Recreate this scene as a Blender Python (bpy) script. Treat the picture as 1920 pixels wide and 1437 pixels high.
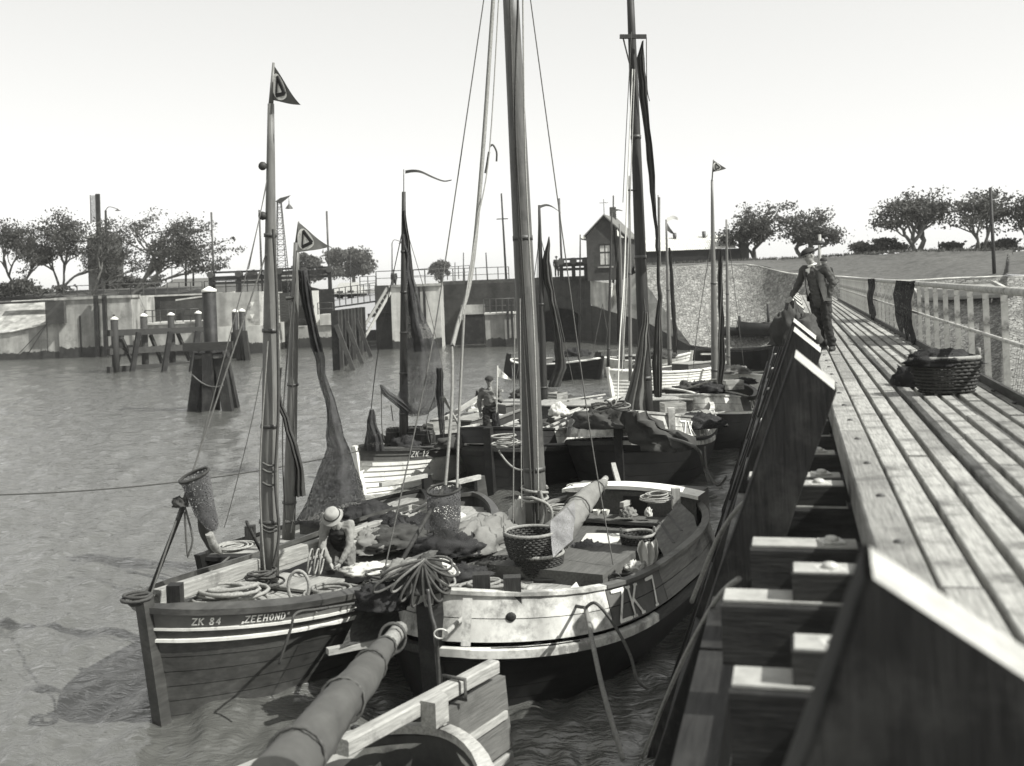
import bpy, bmesh, math, random
import numpy as np
from mathutils import Vector, Matrix, noise as mnoise
from math import radians, sin, cos, pi, sqrt

# ------------------------------------------------------------------ camera, sky, sun, exposure
scene = bpy.context.scene
for o in list(bpy.data.objects):
    bpy.data.objects.remove(o)
col = scene.collection
F = 2000.0            # focal length in photo pixels (photo 1920 x 1437)
CX, CY = 960.0, 533.0 # where the level optical axis meets the plate
ROLL = radians(2.2)
EYE = 4.9             # lens above the water
cam_d = bpy.data.cameras.new('camera'); cam = bpy.data.objects.new('camera', cam_d); col.objects.link(cam)
cam.matrix_world = Matrix.Translation((0, 0, EYE)) @ Matrix.Rotation(pi / 2, 4, 'X') @ Matrix.Rotation(-ROLL, 4, 'Z')
cam_d.sensor_fit = 'HORIZONTAL'; cam_d.sensor_width = 36.0; cam_d.lens = F / 1920 * 36
cam_d.shift_y = -(718.5 - CY) / 1920
cam_d.clip_start = 0.2; cam_d.clip_end = 6000
cam_d.dof.use_dof = True; cam_d.dof.focus_distance = 20.0; cam_d.dof.aperture_fstop = 1.75
scene.camera = cam

SUN_AZ = radians(112)   # clockwise from +Y (view direction): sun stands to the right, a little behind the camera
SUN_EL = radians(47)
w = bpy.data.worlds.new('World'); scene.world = w; w.use_nodes = True
nt = w.node_tree; nt.nodes.clear()
sky = nt.nodes.new('ShaderNodeTexSky'); sky.sky_type = 'NISHITA'; sky.sun_disc = False
sky.sun_elevation = SUN_EL; sky.sun_rotation = SUN_AZ; sky.air_density = 1.0; sky.dust_density = 1.0; sky.ozone_density = 0.3
bw = nt.nodes.new('ShaderNodeRGBToBW')
tint = nt.nodes.new('ShaderNodeMixRGB'); tint.blend_type = 'MULTIPLY'; tint.inputs[0].default_value = 1; tint.inputs[2].default_value = (1, 1.0, 0.975, 1)
bg = nt.nodes.new('ShaderNodeBackground'); bg.inputs[1].default_value = 0.15
wo = nt.nodes.new('ShaderNodeOutputWorld')
pw = nt.nodes.new('ShaderNodeMath'); pw.operation = 'POWER'; pw.inputs[1].default_value = 0.42      # the plate's flat response to sky light
gn = nt.nodes.new('ShaderNodeMath'); gn.operation = 'MULTIPLY'; gn.inputs[1].default_value = 2.4
nt.links.new(sky.outputs[0], bw.inputs[0]); nt.links.new(bw.outputs[0], pw.inputs[0]); nt.links.new(pw.outputs[0], gn.inputs[0]); nt.links.new(gn.outputs[0], tint.inputs[1]); nt.links.new(tint.outputs[0], bg.inputs[0]); nt.links.new(bg.outputs[0], wo.inputs[0])
sun_d = bpy.data.lights.new('sun', 'SUN'); sun_d.energy = 5.0; sun_d.angle = radians(0.5); sun_d.color = (1, 0.99, 0.95)
sun = bpy.data.objects.new('sun', sun_d); col.objects.link(sun)
sdir = Vector((sin(SUN_AZ) * cos(SUN_EL), cos(SUN_AZ) * cos(SUN_EL), sin(SUN_EL)))
sun.rotation_euler = sdir.to_track_quat('Z', 'Y').to_euler(); sun.location = (30, -20, 40)
vs = scene.view_settings; vs.view_transform = 'Standard'; vs.look = 'None'; vs.exposure = 0.6; vs.gamma = 1; vs.use_curve_mapping = False
scene.cycles.max_bounces = 6; scene.cycles.transparent_max_bounces = 12
scene.cycles.use_adaptive_sampling = True
try: scene.cycles.use_denoising = True
except Exception: pass

# ------------------------------------------------------------------ pixel -> place
def ray(px, py):
    x = (px - CX) / F; y = -(py - CY) / F
    return x * cos(ROLL) + y * sin(ROLL), -x * sin(ROLL) + y * cos(ROLL)
def PY(px, py, Y):
    a, b = ray(px, py); return Vector((a * Y, Y, EYE + b * Y))
def PZ(px, py, z):
    a, b = ray(px, py); return PY(px, py, (z - EYE) / b)
def PX(p):
    a, b = p[0] / p[1], (p[2] - EYE) / p[1]
    return CX + F * (a * cos(ROLL) - b * sin(ROLL)), CY - F * (a * sin(ROLL) + b * cos(ROLL))

# ------------------------------------------------------------------ materials (all grey: the plate is black and white)
MATS = {}
def mat(name, v, rough=0.8, var=0.25, scale=5.0, bump=0.25, bscale=None, stretch=(1, 1, 1), spec=0.3, rnd=0.12, kind='noise',
        dirt=0.0, dirt_v=0.03, dirt_scale=1.5, bdist=0.02, trans=0.0, metal=0.0, world=False, streak=None):
    if name in MATS: return MATS[name]
    m = bpy.data.materials.new(name); m.use_nodes = True; n = m.node_tree.nodes; l = m.node_tree.links
    b = n['Principled BSDF']; out = n['Material Output']
    tc = n.new('ShaderNodeTexCoord'); mp = n.new('ShaderNodeMapping'); mp.inputs['Scale'].default_value = stretch
    if world:
        ge = n.new('ShaderNodeNewGeometry'); l.new(ge.outputs['Position'], mp.inputs[0])
    else:
        l.new(tc.outputs['Object'], mp.inputs[0])
    nz = n.new('ShaderNodeTexNoise'); nz.inputs['Scale'].default_value = scale; nz.inputs['Detail'].default_value = 8; nz.inputs['Roughness'].default_value = 0.65
    l.new(mp.outputs[0], nz.inputs['Vector'])
    oi = n.new('ShaderNodeObjectInfo')
    mr = n.new('ShaderNodeMapRange'); mr.inputs[1].default_value = 0.3; mr.inputs[2].default_value = 0.7
    mr.inputs[3].default_value = v * (1 - var); mr.inputs[4].default_value = v * (1 + var); l.new(nz.outputs[0], mr.inputs[0])
    rr = n.new('ShaderNodeMapRange'); rr.inputs[3].default_value = 1 - rnd; rr.inputs[4].default_value = 1 + rnd; l.new(oi.outputs['Random'], rr.inputs[0])
    mu = n.new('ShaderNodeMath'); mu.operation = 'MULTIPLY'; l.new(mr.outputs[0], mu.inputs[0]); l.new(rr.outputs[0], mu.inputs[1])
    val = mu.outputs[0]
    hgt = nz.outputs[0]
    if kind == 'brick':
        br = n.new('ShaderNodeTexBrick'); br.inputs['Scale'].default_value = bscale or 4; br.inputs['Mortar Size'].default_value = 0.03
        br.inputs['Color1'].default_value = (1, 1, 1, 1); br.inputs['Color2'].default_value = (0.6, 0.6, 0.6, 1); br.inputs['Mortar'].default_value = (1.7, 1.7, 1.7, 1)
        sx = n.new('ShaderNodeSeparateXYZ'); l.new(mp.outputs[0], sx.inputs[0]); ad = n.new('ShaderNodeMath'); l.new(sx.outputs[0], ad.inputs[0]); l.new(sx.outputs[1], ad.inputs[1])
        cb = n.new('ShaderNodeCombineXYZ'); l.new(ad.outputs[0], cb.inputs[0]); l.new(sx.outputs[2], cb.inputs[1]); l.new(cb.outputs[0], br.inputs['Vector'])
        m2 = n.new('ShaderNodeMath'); m2.operation = 'MULTIPLY'; l.new(val, m2.inputs[0]); l.new(br.outputs['Color'], m2.inputs[1]); val = m2.outputs[0]
    if kind == 'stone':
        vo = n.new('ShaderNodeTexVoronoi'); vo.inputs['Scale'].default_value = bscale or 3; l.new(mp.outputs[0], vo.inputs['Vector'])
        ve = n.new('ShaderNodeTexVoronoi'); ve.feature = 'DISTANCE_TO_EDGE'; ve.inputs['Scale'].default_value = bscale or 3; l.new(mp.outputs[0], ve.inputs['Vector'])
        sc = n.new('ShaderNodeSeparateColor'); l.new(vo.outputs['Color'], sc.inputs[0])
        m3 = n.new('ShaderNodeMapRange'); m3.inputs[3].default_value = 0.68; m3.inputs[4].default_value = 1.3; l.new(sc.outputs[0], m3.inputs[0])
        m4 = n.new('ShaderNodeMath'); m4.operation = 'MULTIPLY'; l.new(val, m4.inputs[0]); l.new(m3.outputs[0], m4.inputs[1])
        m5 = n.new('ShaderNodeMapRange'); m5.inputs[2].default_value = 0.12; m5.inputs[3].default_value = 0.5; m5.inputs[4].default_value = 1; l.new(ve.outputs[0], m5.inputs[0])
        m6 = n.new('ShaderNodeMath'); m6.operation = 'MULTIPLY'; l.new(m4.outputs[0], m6.inputs[0]); l.new(m5.outputs[0], m6.inputs[1]); val = m6.outputs[0]
        hm = n.new('ShaderNodeMath'); hm.operation = 'MULTIPLY_ADD'; l.new(m5.outputs[0], hm.inputs[0]); hm.inputs[1].default_value = 1.0; l.new(sc.outputs[1], hm.inputs[2]); hgt = hm.outputs[0]
    if streak:
        # wear runs down the face: rain and tide streaks
        mp2 = n.new('ShaderNodeMapping'); mp2.inputs['Scale'].default_value = streak; l.new(tc.outputs['Object'] if not world else ge.outputs['Position'], mp2.inputs[0])
        n3 = n.new('ShaderNodeTexNoise'); n3.inputs['Scale'].default_value = 1; n3.inputs['Detail'].default_value = 5; l.new(mp2.outputs[0], n3.inputs['Vector'])
        r3 = n.new('ShaderNodeMapRange'); r3.inputs[1].default_value = 0.35; r3.inputs[2].default_value = 0.65; r3.inputs[3].default_value = 0.6; r3.inputs[4].default_value = 1.15; l.new(n3.outputs[0], r3.inputs[0])
        ms = n.new('ShaderNodeMath'); ms.operation = 'MULTIPLY'; l.new(val, ms.inputs[0]); l.new(r3.outputs[0], ms.inputs[1]); val = ms.outputs[0]
    if dirt > 0:
        n2 = n.new('ShaderNodeTexNoise'); n2.inputs['Scale'].default_value = dirt_scale; n2.inputs['Detail'].default_value = 9; n2.inputs['Roughness'].default_value = 0.7
        l.new(tc.outputs['Object'] if not world else ge.outputs['Position'], n2.inputs['Vector'])
        dr = n.new('ShaderNodeMapRange'); dr.inputs[1].default_value = 0.62 - dirt * 0.3; dr.inputs[2].default_value = 0.72 - dirt * 0.2; l.new(n2.outputs[0], dr.inputs[0])
        mx = n.new('ShaderNodeMix'); l.new(dr.outputs[0], mx.inputs[0]); l.new(val, mx.inputs[2]); mx.inputs[3].default_value = dirt_v; val = mx.outputs[0]
    cc = n.new('ShaderNodeCombineColor'); tm = n.new('ShaderNodeMath'); tm.operation = 'MULTIPLY'; tm.inputs[1].default_value = 0.94
    l.new(val, tm.inputs[0]); l.new(val, cc.inputs[0]); l.new(val, cc.inputs[1]); l.new(tm.outputs[0], cc.inputs[2])
    l.new(cc.outputs[0], b.inputs['Base Color'])
    b.inputs['Roughness'].default_value = rough; b.inputs['Specular IOR Level'].default_value = spec; b.inputs['Metallic'].default_value = metal
    if bump > 0:
        bp = n.new('ShaderNodeBump'); bp.inputs['Strength'].default_value = bump; bp.inputs['Distance'].default_value = bdist
        l.new(hgt, bp.inputs['Height']); l.new(bp.outputs[0], b.inputs['Normal'])
    if trans > 0:
        tl = n.new('ShaderNodeBsdfTranslucent'); l.new(cc.outputs[0], tl.inputs[0]); ms2 = n.new('ShaderNodeMixShader'); ms2.inputs[0].default_value = trans
        l.new(b.outputs[0], ms2.inputs[1]); l.new(tl.outputs[0], ms2.inputs[2]); l.new(ms2.outputs[0], out.inputs[0])
    MATS[name] = m; return m

def net_mat(name, v, cover=0.7, scale=60.0):
    # knotted net: threads are drawn by a fine procedural lattice, gaps are open
    m = bpy.data.materials.new(name); m.use_nodes = True; n = m.node_tree.nodes; l = m.node_tree.links
    b = n['Principled BSDF']; out = n['Material Output']; b.inputs['Roughness'].default_value = 0.9; b.inputs['Specular IOR Level'].default_value = 0.1
    tc = n.new('ShaderNodeTexCoord'); nz = n.new('ShaderNodeTexNoise'); nz.inputs['Scale'].default_value = 4; nz.inputs['Detail'].default_value = 6; l.new(tc.outputs['Object'], nz.inputs['Vector'])
    mr = n.new('ShaderNodeMapRange'); mr.inputs[1].default_value = 0.3; mr.inputs[2].default_value = 0.7; mr.inputs[3].default_value = v * 0.6; mr.inputs[4].default_value = v * 1.5; l.new(nz.outputs[0], mr.inputs[0])
    l.new(mr.outputs[0], b.inputs['Base Color'])
    wv = n.new('ShaderNodeTexVoronoi'); wv.feature = 'DISTANCE_TO_EDGE'; wv.inputs['Scale'].default_value = scale; l.new(tc.outputs['Object'], wv.inputs['Vector'])
    th = n.new('ShaderNodeMath'); th.operation = 'LESS_THAN'; th.inputs[1].default_value = 0.5 * cover * 0.55; l.new(wv.outputs['Distance'], th.inputs[0])
    tr = n.new('ShaderNodeBsdfTransparent'); tl = n.new('ShaderNodeBsdfTranslucent'); l.new(mr.outputs[0], tl.inputs[0])
    m1 = n.new('ShaderNodeMixShader'); m1.inputs[0].default_value = 0.4; l.new(b.outputs[0], m1.inputs[1]); l.new(tl.outputs[0], m1.inputs[2])
    m2 = n.new('ShaderNodeMixShader'); l.new(th.outputs[0], m2.inputs[0]); l.new(tr.outputs[0], m2.inputs[1]); l.new(m1.outputs[0], m2.inputs[2]); l.new(m2.outputs[0], out.inputs[0])
    MATS[name] = m; return m

M_deckp = mat('pier_plank', 0.26, 0.85, 0.4, 6, 0.6, stretch=(0.6, 9, 9), rnd=0.24, dirt=0.4, dirt_v=0.12, dirt_scale=2.6)
M_tar = mat('tarred_timber', 0.012, 0.6, 0.7, 5, 0.7, stretch=(0.7, 7, 7), rnd=0.25, spec=0.35, dirt=0.4, dirt_v=0.03, dirt_scale=1.7)
M_pile = mat('raking_pile_timber', 0.013, 0.65, 0.8, 4, 0.9, stretch=(8, 8, .5), rnd=.3, spec=.3, dirt=.45, dirt_v=.035, dirt_scale=2.2, streak=(9, 9, .5), bdist=.03)
M_tarl = mat('weathered_dark_timber', 0.034, 0.75, 0.6, 5, 0.5, stretch=(0.7, 8, 8), rnd=0.25, dirt=0.3, dirt_v=0.02)
M_wood = mat('grey_wood', 0.30, 0.8, 0.35, 5, 0.4, stretch=(0.7, 8, 8), rnd=0.2, dirt=0.25, dirt_v=0.12)
M_cut = mat('sawn_end', 0.32, 0.8, 0.25, 9, 0.4, rnd=0.1, dirt=0.2, dirt_v=0.2)
M_iron = mat('iron', 0.05, 0.5, 0.4, 20, 0.3, spec=0.5)
M_ironl = mat('worn_iron', 0.42, 0.45, 0.4, 20, 0.3, spec=0.5)
M_rail = mat('rail_paint', 0.36, 0.6, 0.3, 9, 0.3, dirt=0.3, dirt_v=0.1, dirt_scale=5)
M_conc = mat('lock_concrete', 0.33, 0.9, 0.22, 1.2, 0.4, dirt=0.42, dirt_v=0.17, dirt_scale=0.8, streak=(1.2, 1.2, 0.12), bdist=0.05)
M_concl = mat('pale_concrete', 0.45, 0.9, 0.2, 1.5, 0.3, dirt=0.15, dirt_v=0.3, dirt_scale=1.2, streak=(1.5, 1.5, 0.15))
M_brick = mat('dark_brick', 0.05, 0.9, 0.35, 1.5, 0.3, kind='brick', bscale=3.2, dirt=0.3, dirt_v=0.05, streak=(0.9, 0.9, 0.1))
M_algae = mat('tidal_weed', 0.03, 0.6, 0.5, 2, 0.5, spec=0.4)
M_white = mat('white_paint', 0.75, 0.6, 0.12, 4, 0.2, dirt=0.12, dirt_v=0.35, dirt_scale=3)
M_grass = mat('dike_grass', 0.085, 0.95, 0.4, 3.0, 0.8, bdist=0.08, rnd=0, dirt=0.3, dirt_v=0.05, dirt_scale=0.7, world=True)
M_stone = mat('revetment_stone', 0.25, 0.9, 0.3, 1.3, 0.9, kind='stone', bscale=4.6, bdist=0.12, rnd=0, world=True)
M_soil = mat('ground_soil', 0.14, 0.95, 0.3, 0.4, 0.4, rnd=0, world=True)
M_path = mat('pale_path', 0.42, 0.9, 0.15, 2, 0.2, rnd=0)
M_roof = mat('roof_tile', 0.11, 0.85, 0.25, 5, 0.3)
M_zinc = mat('corrugated_sheet', 0.55, 0.55, 0.2, 3, 0.2)
M_glass = mat('window_glass', 0.03, 0.08, 0.1, 2, 0, spec=0.8)
M_leaf = mat('elm_leaves', 0.085, 0.8, 0.5, 1.4, 0, rnd=0.1, trans=0.3, spec=0.2)
M_leaf2 = mat('far_leaves', 0.10, 0.85, 0.4, 0.8, 0, rnd=0.1, trans=0.3, spec=0.2)  # paler than the elms: some distance haze put into the leaf colour
M_bark = mat('bark', 0.11, 0.9, 0.4, 6, 0.5)

# ------------------------------------------------------------------ mesh tools
PM = {}
def pm(parent): return PM.get(parent.name if parent else None, Matrix.Identity(4))
def tag(o, label=None, cat=None, group=None, kind=None):
    if label: o['label'] = label
    if cat: o['category'] = cat
    if group: o['group'] = group
    if kind: o['kind'] = kind
    return o
def thing(name, label, cat, loc=(0, 0, 0), rz=0.0, group=None, M=None):
    o = bpy.data.objects.new(name, None); col.objects.link(o); o.empty_display_size = 0.3
    MM = M if M is not None else Matrix.Translation(Vector(loc)) @ Matrix.Rotation(rz, 4, 'Z')
    o.matrix_world = MM; PM[o.name] = MM.copy()
    return tag(o, label, cat, group)
def link(name, me, m, parent=None, M=None):
    o = bpy.data.objects.new(name, me); col.objects.link(o)
    if m is not None and not me.materials: me.materials.append(m)
    MM = M if M is not None else Matrix.Identity(4)
    if parent is not None:
        o.parent = parent; o.matrix_parent_inverse = Matrix.Identity(4)
        o.matrix_local = pm(parent).inverted() @ MM
    else: o.matrix_world = MM
    PM[o.name] = MM.copy()
    return o
class MB:
    def __init__(s): s.v = []; s.f = []; s.sm = []
    def add(s, vs, fs, smooth=False):
        k = len(s.v); s.v += [Vector(p) for p in vs]
        for f in fs: s.f.append([i + k for i in f]); s.sm.append(smooth)
        return s
    def box(s, c, size, R=None):
        c = Vector(c); hx, hy, hz = size[0] / 2, size[1] / 2, size[2] / 2
        vs = [Vector((x, y, z)) for x in (-hx, hx) for y in (-hy, hy) for z in (-hz, hz)]
        if R is not None: vs = [R @ p for p in vs]
        return s.add([p + c for p in vs], [(0, 1, 3, 2), (4, 6, 7, 5), (0, 4, 5, 1), (2, 3, 7, 6), (0, 2, 6, 4), (1, 5, 7, 3)])
    def beam(s, p0, p1, wd, ht, up=(0, 0, 1)):
        p0 = Vector(p0); p1 = Vector(p1); d = (p1 - p0); L = d.length; d.normalize(); u = Vector(up)
        if abs(d.dot(u)) > 0.98: u = Vector((0, 1, 0))
        r = d.cross(u).normalized(); u = r.cross(d)
        R = Matrix((d, r, u)).transposed()
        return s.box((p0 + p1) / 2, (L, wd, ht), R)
    def tube(s, pts, r, n=8, cap=True, smooth=True, closed=False):
        pts = [Vector(p) for p in pts]; m = len(pts)
        rs = r if isinstance(r, (list, tuple)) else [r] * m
        k = len(s.v); prev = None
        for i, p in enumerate(pts):
            if closed: d = pts[(i + 1) % m] - pts[i - 1]
            else: d = pts[min(i + 1, m - 1)] - pts[max(i - 1, 0)]
            if d.length < 1e-9: d = Vector((0, 0, 1))
            d.normalize()
            if prev is None:
                a = Vector((0, 0, 1)) if abs(d.z) < 0.9 else Vector((1, 0, 0))
                e = d.cross(a).normalized()
            else:
                e = prev - d * prev.dot(d)
                e = e.normalized() if e.length > 1e-6 else d.orthogonal().normalized()
            prev = e; g = d.cross(e)
            for j in range(n):
                a = 2 * pi * j / n; s.v.append(p + (e * cos(a) + g * sin(a)) * rs[i])
        rng = m if closed else m - 1
        for i in range(rng):
            i2 = (i + 1) % m
            for j in range(n):
                s.f.append([k + i * n + j, k + i * n + (j + 1) % n, k + i2 * n + (j + 1) % n, k + i2 * n + j]); s.sm.append(smooth)
        if cap and not closed:
            s.f.append([k + j for j in range(n)][::-1]); s.sm.append(False)
            s.f.append([k + (m - 1) * n + j for j in range(n)]); s.sm.append(False)
        return s
    def grid(s, rows, smooth=True, close_u=False):
        k = len(s.v); nr = len(rows); nc = len(rows[0])
        for r in rows: s.v += [Vector(p) for p in r]
        for i in range(nr - 1):
            for j in range(nc - (0 if close_u else 1)):
                j2 = (j + 1) % nc
                s.f.append([k + i * nc + j, k + i * nc + j2, k + (i + 1) * nc + j2, k + (i + 1) * nc + j]); s.sm.append(smooth)
        return s
    def prism(s, poly, off):
        # closed polygon extruded by vector off
        off = Vector(off); n = len(poly); a = [Vector(p) for p in poly]; b = [p + off for p in a]
        fs = [list(range(n))[::-1], list(range(n, 2 * n))] + [[i, (i + 1) % n, n + (i + 1) % n, n + i] for i in range(n)]
        return s.add(a + b, fs)
    def ball(s, c, r, seg=10, rings=6, sc=(1, 1, 1), R=None):
        rows = []
        for i in range(rings + 1):
            th = pi * i / rings
            row = []
            for j in range(seg):
                ph = 2 * pi * j / seg
                p = Vector((r * sin(th) * cos(ph) * sc[0], r * sin(th) * sin(ph) * sc[1], r * cos(th) * sc[2]))
                if R is not None: p = R @ p
                row.append(Vector(c) + p)
            rows.append(row)
        return s.grid(rows, True, True)
    def mesh(s, name='m'):
        me = bpy.data.meshes.new(name); me.from_pydata([tuple(p) for p in s.v], [], s.f); me.polygons.foreach_set('use_smooth', s.sm); me.update()
        return me
    def build(s, name, m, parent=None, local=False, origin=None):
        """verts are world coords (or the parent's local coords when local)"""
        P = pm(parent)
        if parent is not None and not local:
            inv = P.inverted(); s.v = [inv @ p for p in s.v]
        if parent is None and origin is not None:
            o_ = Vector(origin); s.v = [p - o_ for p in s.v]
            return link(name, s.mesh(name), m, None, Matrix.Translation(o_))
        return link(name, s.mesh(name), m, parent, P)
BM = {}
def bar(name, p0, p1, wd, ht, m, parent, up=(0, 0, 1), bev=0.0, key=None):
    """one timber: its own object, x along its length so that the grain follows it"""
    p0 = Vector(p0); p1 = Vector(p1); d = p1 - p0; L = d.length; d.normalize(); u = Vector(up)
    if abs(d.dot(u)) > 0.98: u = Vector((0, 1, 0))
    r = d.cross(u).normalized(); u = r.cross(d)
    k = (round(L, 3), round(wd, 3), round(ht, 3), round(bev, 3), m.name)
    if k not in BM:
        b = MB()
        if bev > 0:
            hx, hy, hz = L / 2, wd / 2, ht / 2; e = bev
            ring = [(-hy + e, -hz), (hy - e, -hz), (hy, -hz + e), (hy, hz - e), (hy - e, hz), (-hy + e, hz), (-hy, hz - e), (-hy, -hz + e)]
            vs = [(-hx, y, z) for y, z in ring] + [(hx, y, z) for y, z in ring]
            b.add(vs, [list(range(8)), list(range(8, 16))[::-1]] + [[i, 8 + i, 8 + (i + 1) % 8, (i + 1) % 8] for i in range(8)])
        else: b.box((0, 0, 0), (L, wd, ht))
        BM[k] = b.mesh('timber'); BM[k].materials.append(m)
    R = Matrix((d, r, u)).transposed().to_4x4()
    return link(name, BM[k], m, parent, Matrix.Translation((p0 + p1) / 2) @ R)
def lerp(a, b, t): return a + (b - a) * t
def path(pts, n=8):
    """smooth curve through points"""
    P = [Vector(p) for p in pts]
    if len(P) < 3: return [P[0].lerp(P[-1], i / n) for i in range(n + 1)]
    out = []
    for i in range(len(P) - 1):
        p0 = P[max(i - 1, 0)]; p1 = P[i]; p2 = P[i + 1]; p3 = P[min(i + 2, len(P) - 1)]
        for k in range(n):
            t = k / n
            out.append(0.5 * ((2 * p1) + (p2 - p0) * t + (2 * p0 - 5 * p1 + 4 * p2 - p3) * t * t + (3 * p1 - p0 - 3 * p2 + p3) * t ** 3))
    out.append(P[-1]); return out
def sag(p0, p1, d, n=14):
    p0 = Vector(p0); p1 = Vector(p1)
    return [p0.lerp(p1, i / n) - Vector((0, 0, d * 4 * (i / n) * (1 - i / n))) for i in range(n + 1)]
# ------------------------------------------------------------------ the setting: water, land, dike
def axis_vals(dense0, dense1, step, far0, far1):
    v = list(np.arange(dense0, dense1, step)); a = dense0; s = step
    while a > far0: s *= 1.35; a -= s; v.insert(0, a)
    a = v[-1]; s = step
    while a < far1: s *= 1.35; a += s; v.append(a)
    return np.array(v)
def build_water():
    ys = [4.0]
    while ys[-1] < 92: ys.append(ys[-1] + max(0.055, ys[-1] * 0.0055))
    ys = np.array([-120, -60, -30, -12, -4, 0, 2] + ys + [96, 104, 130])
    us = np.linspace(-0.56, 0.62, 340)       # fan of columns so the waves are finer nearby
    us = np.concatenate([[-14, -6, -3, -1.5, -0.9], us, [0.9, 1.5, 3, 6, 14]])
    Yg, Ug = np.meshgrid(ys, us, indexing='ij'); Xg = Ug * np.maximum(Yg, 5.0)
    rng = np.random.RandomState(3); Z = np.zeros_like(Xg)
    for k in range(46):
        lam = 0.22 * 1.07 ** k; ang = radians(rng.normal(8, 38)); kx, ky = cos(ang) * 2 * pi / lam, sin(ang) * 2 * pi / lam
        amp = 0.0105 * lam ** 0.55 * rng.uniform(0.5, 1.2) * min(1.0, 1.1 / lam)
        w_ = np.clip(lam / (0.0105 * np.maximum(Yg, 6)) / 2.2 - 0.3, 0, 1)
        Z += amp * w_ * np.sin(kx * Xg + ky * Yg + rng.uniform(0, 6.28) + 1.3 * np.sin(0.21 * Xg * rng.uniform(0.5, 1.5) + 0.17 * Yg))
    nr, nc = Xg.shape
    me = bpy.data.meshes.new('water'); me.vertices.add(nr * nc); me.vertices.foreach_set('co', np.stack([Xg, Yg, Z], -1).astype(np.float32).ravel())
    i = np.arange(nr - 1)[:, None] * nc + np.arange(nc - 1)[None]; q = np.stack([i, i + 1, i + nc + 1, i + nc], -1).reshape(-1, 4)
    me.loops.add(q.size); me.loops.foreach_set('vertex_index', q.ravel().astype(np.int32)); me.polygons.add(len(q)); me.polygons.foreach_set('loop_start', (np.arange(len(q)) * 4).astype(np.int32))
    me.polygons.foreach_set('use_smooth', np.ones(len(q), bool)); me.update(calc_edges=True)
    m = bpy.data.materials.new('harbour_water'); m.use_nodes = True; n = m.node_tree.nodes; l = m.node_tree.links; b = n['Principled BSDF']
    b.inputs['Base Color'].default_value = (0.082, 0.083, 0.077, 1); b.inputs['Roughness'].default_value = 0.06; b.inputs['IOR'].default_value = 1.8; b.inputs['Specular IOR Level'].default_value = 0.6
    tc = n.new('ShaderNodeTexCoord'); mp = n.new('ShaderNodeMapping'); mp.inputs['Scale'].default_value = (1.0, 1.9, 1); l.new(tc.outputs['Object'], mp.inputs[0])
    prev = None
    for sc_, dist, st_ in ((1.1, .16, .55), (3.6, .08, .6), (9.0, .022, .5)):
        n1 = n.new('ShaderNodeTexNoise'); n1.inputs['Scale'].default_value = sc_; n1.inputs['Detail'].default_value = 4; n1.inputs['Roughness'].default_value = 0.55; n1.inputs['Distortion'].default_value = 0.5; l.new(mp.outputs[0], n1.inputs['Vector'])
        bp = n.new('ShaderNodeBump'); bp.inputs['Strength'].default_value = st_; bp.inputs['Distance'].default_value = dist; l.new(n1.outputs[0], bp.inputs['Height'])
        if prev: l.new(prev, bp.inputs['Normal'])
        prev = bp.outputs[0]
    l.new(prev, b.inputs['Normal'])
    o = link('water', me, m); tag(o, kind='structure')
build_water()

QZ = 5.0    # top of the lock quays above the water
def struct(name, mb, m, parent=None):
    o = mb.build(name, m, parent)
    if parent is None: o['kind'] = 'structure'
    return o
# wide land behind the lock, reaching the horizon
mb = MB(); mb.add([(-4000, 100, 4.55), (4000, 100, 4.55), (4000, 5200, 4.55), (-4000, 5200, 4.55)], [(0, 1, 2, 3)]); struct('ground', mb, M_soil)
# dike: toe, kerb, crest, back, as a lofted bank
kerb_px = [(1190, 506, 84), (1290, 500, 82), (1400, 497, 80), (1480, 514, 74), (1560, 519, 70), (1680, 528, 64), (1780, 524, 60), (1890, 520, 56), (2050, 516, 52)]
KERB = [PY(*k) for k in kerb_px]
KERB += [Vector((60, 38, 4.4)), Vector((64, 10, 4.4)), Vector((64, -60, 4.4))]
crest_px = [(1190, 499, 92), (1290, 494, 91), (1400, 489, 90), (1480, 487, 88), (1560, 482, 84), (1680, 474, 78), (1780, 472, 74), (1890, 470, 70), (2050, 467, 66)]
CREST = [PY(*k) for k in crest_px] + [Vector((73, 44, 6.2)), Vector((77, 10, 6.2)), Vector((77, -60, 6.2))]
TOE = [PZ(px, py, -.1) for px, py in [(1306, 662), (1345, 660), (1400, 657), (1460, 657), (1540, 664), (1660, 684), (1780, 712), (1900, 745), (2080, 790)]]
TOE += [Vector((50, 24, -.1)), Vector((53, 4, -.1)), Vector((53, -60, -.1))]
def bank(A, B, n=10, wob=0.0, rep=4):
    rows = []
    AA = path(A, rep); BB = path(B, rep)
    for i in range(n + 1):
        t = i / n; rows.append([a.lerp(b, t) + Vector((0, 0, wob * mnoise.noise((a.lerp(b, t)) * 0.35))) for a, b in zip(AA, BB)])
    return rows
mb = MB(); mb.grid(bank(TOE, KERB, 24, 0.12, 10)); DIKE_STONE = struct('dike_stone_slope', mb, M_stone)
KERBB = [k + (c - k).normalized() * 0.35 + Vector((0, 0, 0.06)) for k, c in zip(KERB, CREST)]
mb = MB(); mb.grid(bank([k + Vector((0, 0, 0.05)) for k in KERB], KERBB, 1)); mb.grid(bank([k - Vector((0, 0, 0.15)) for k in KERB], [k + Vector((0, 0, 0.05)) for k in KERB], 1)); struct('dike_kerb', mb, M_concl)
BACK = [c + Vector((0, 6, 0.0)) if i < 9 else c + Vector((6, 0, 0)) for i, c in enumerate(CREST)]
BACK2 = [c + Vector((3, 40, -1.6)) if i < 9 else c + Vector((40, 0, -1.6)) for i, c in enumerate(CREST)]
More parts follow.
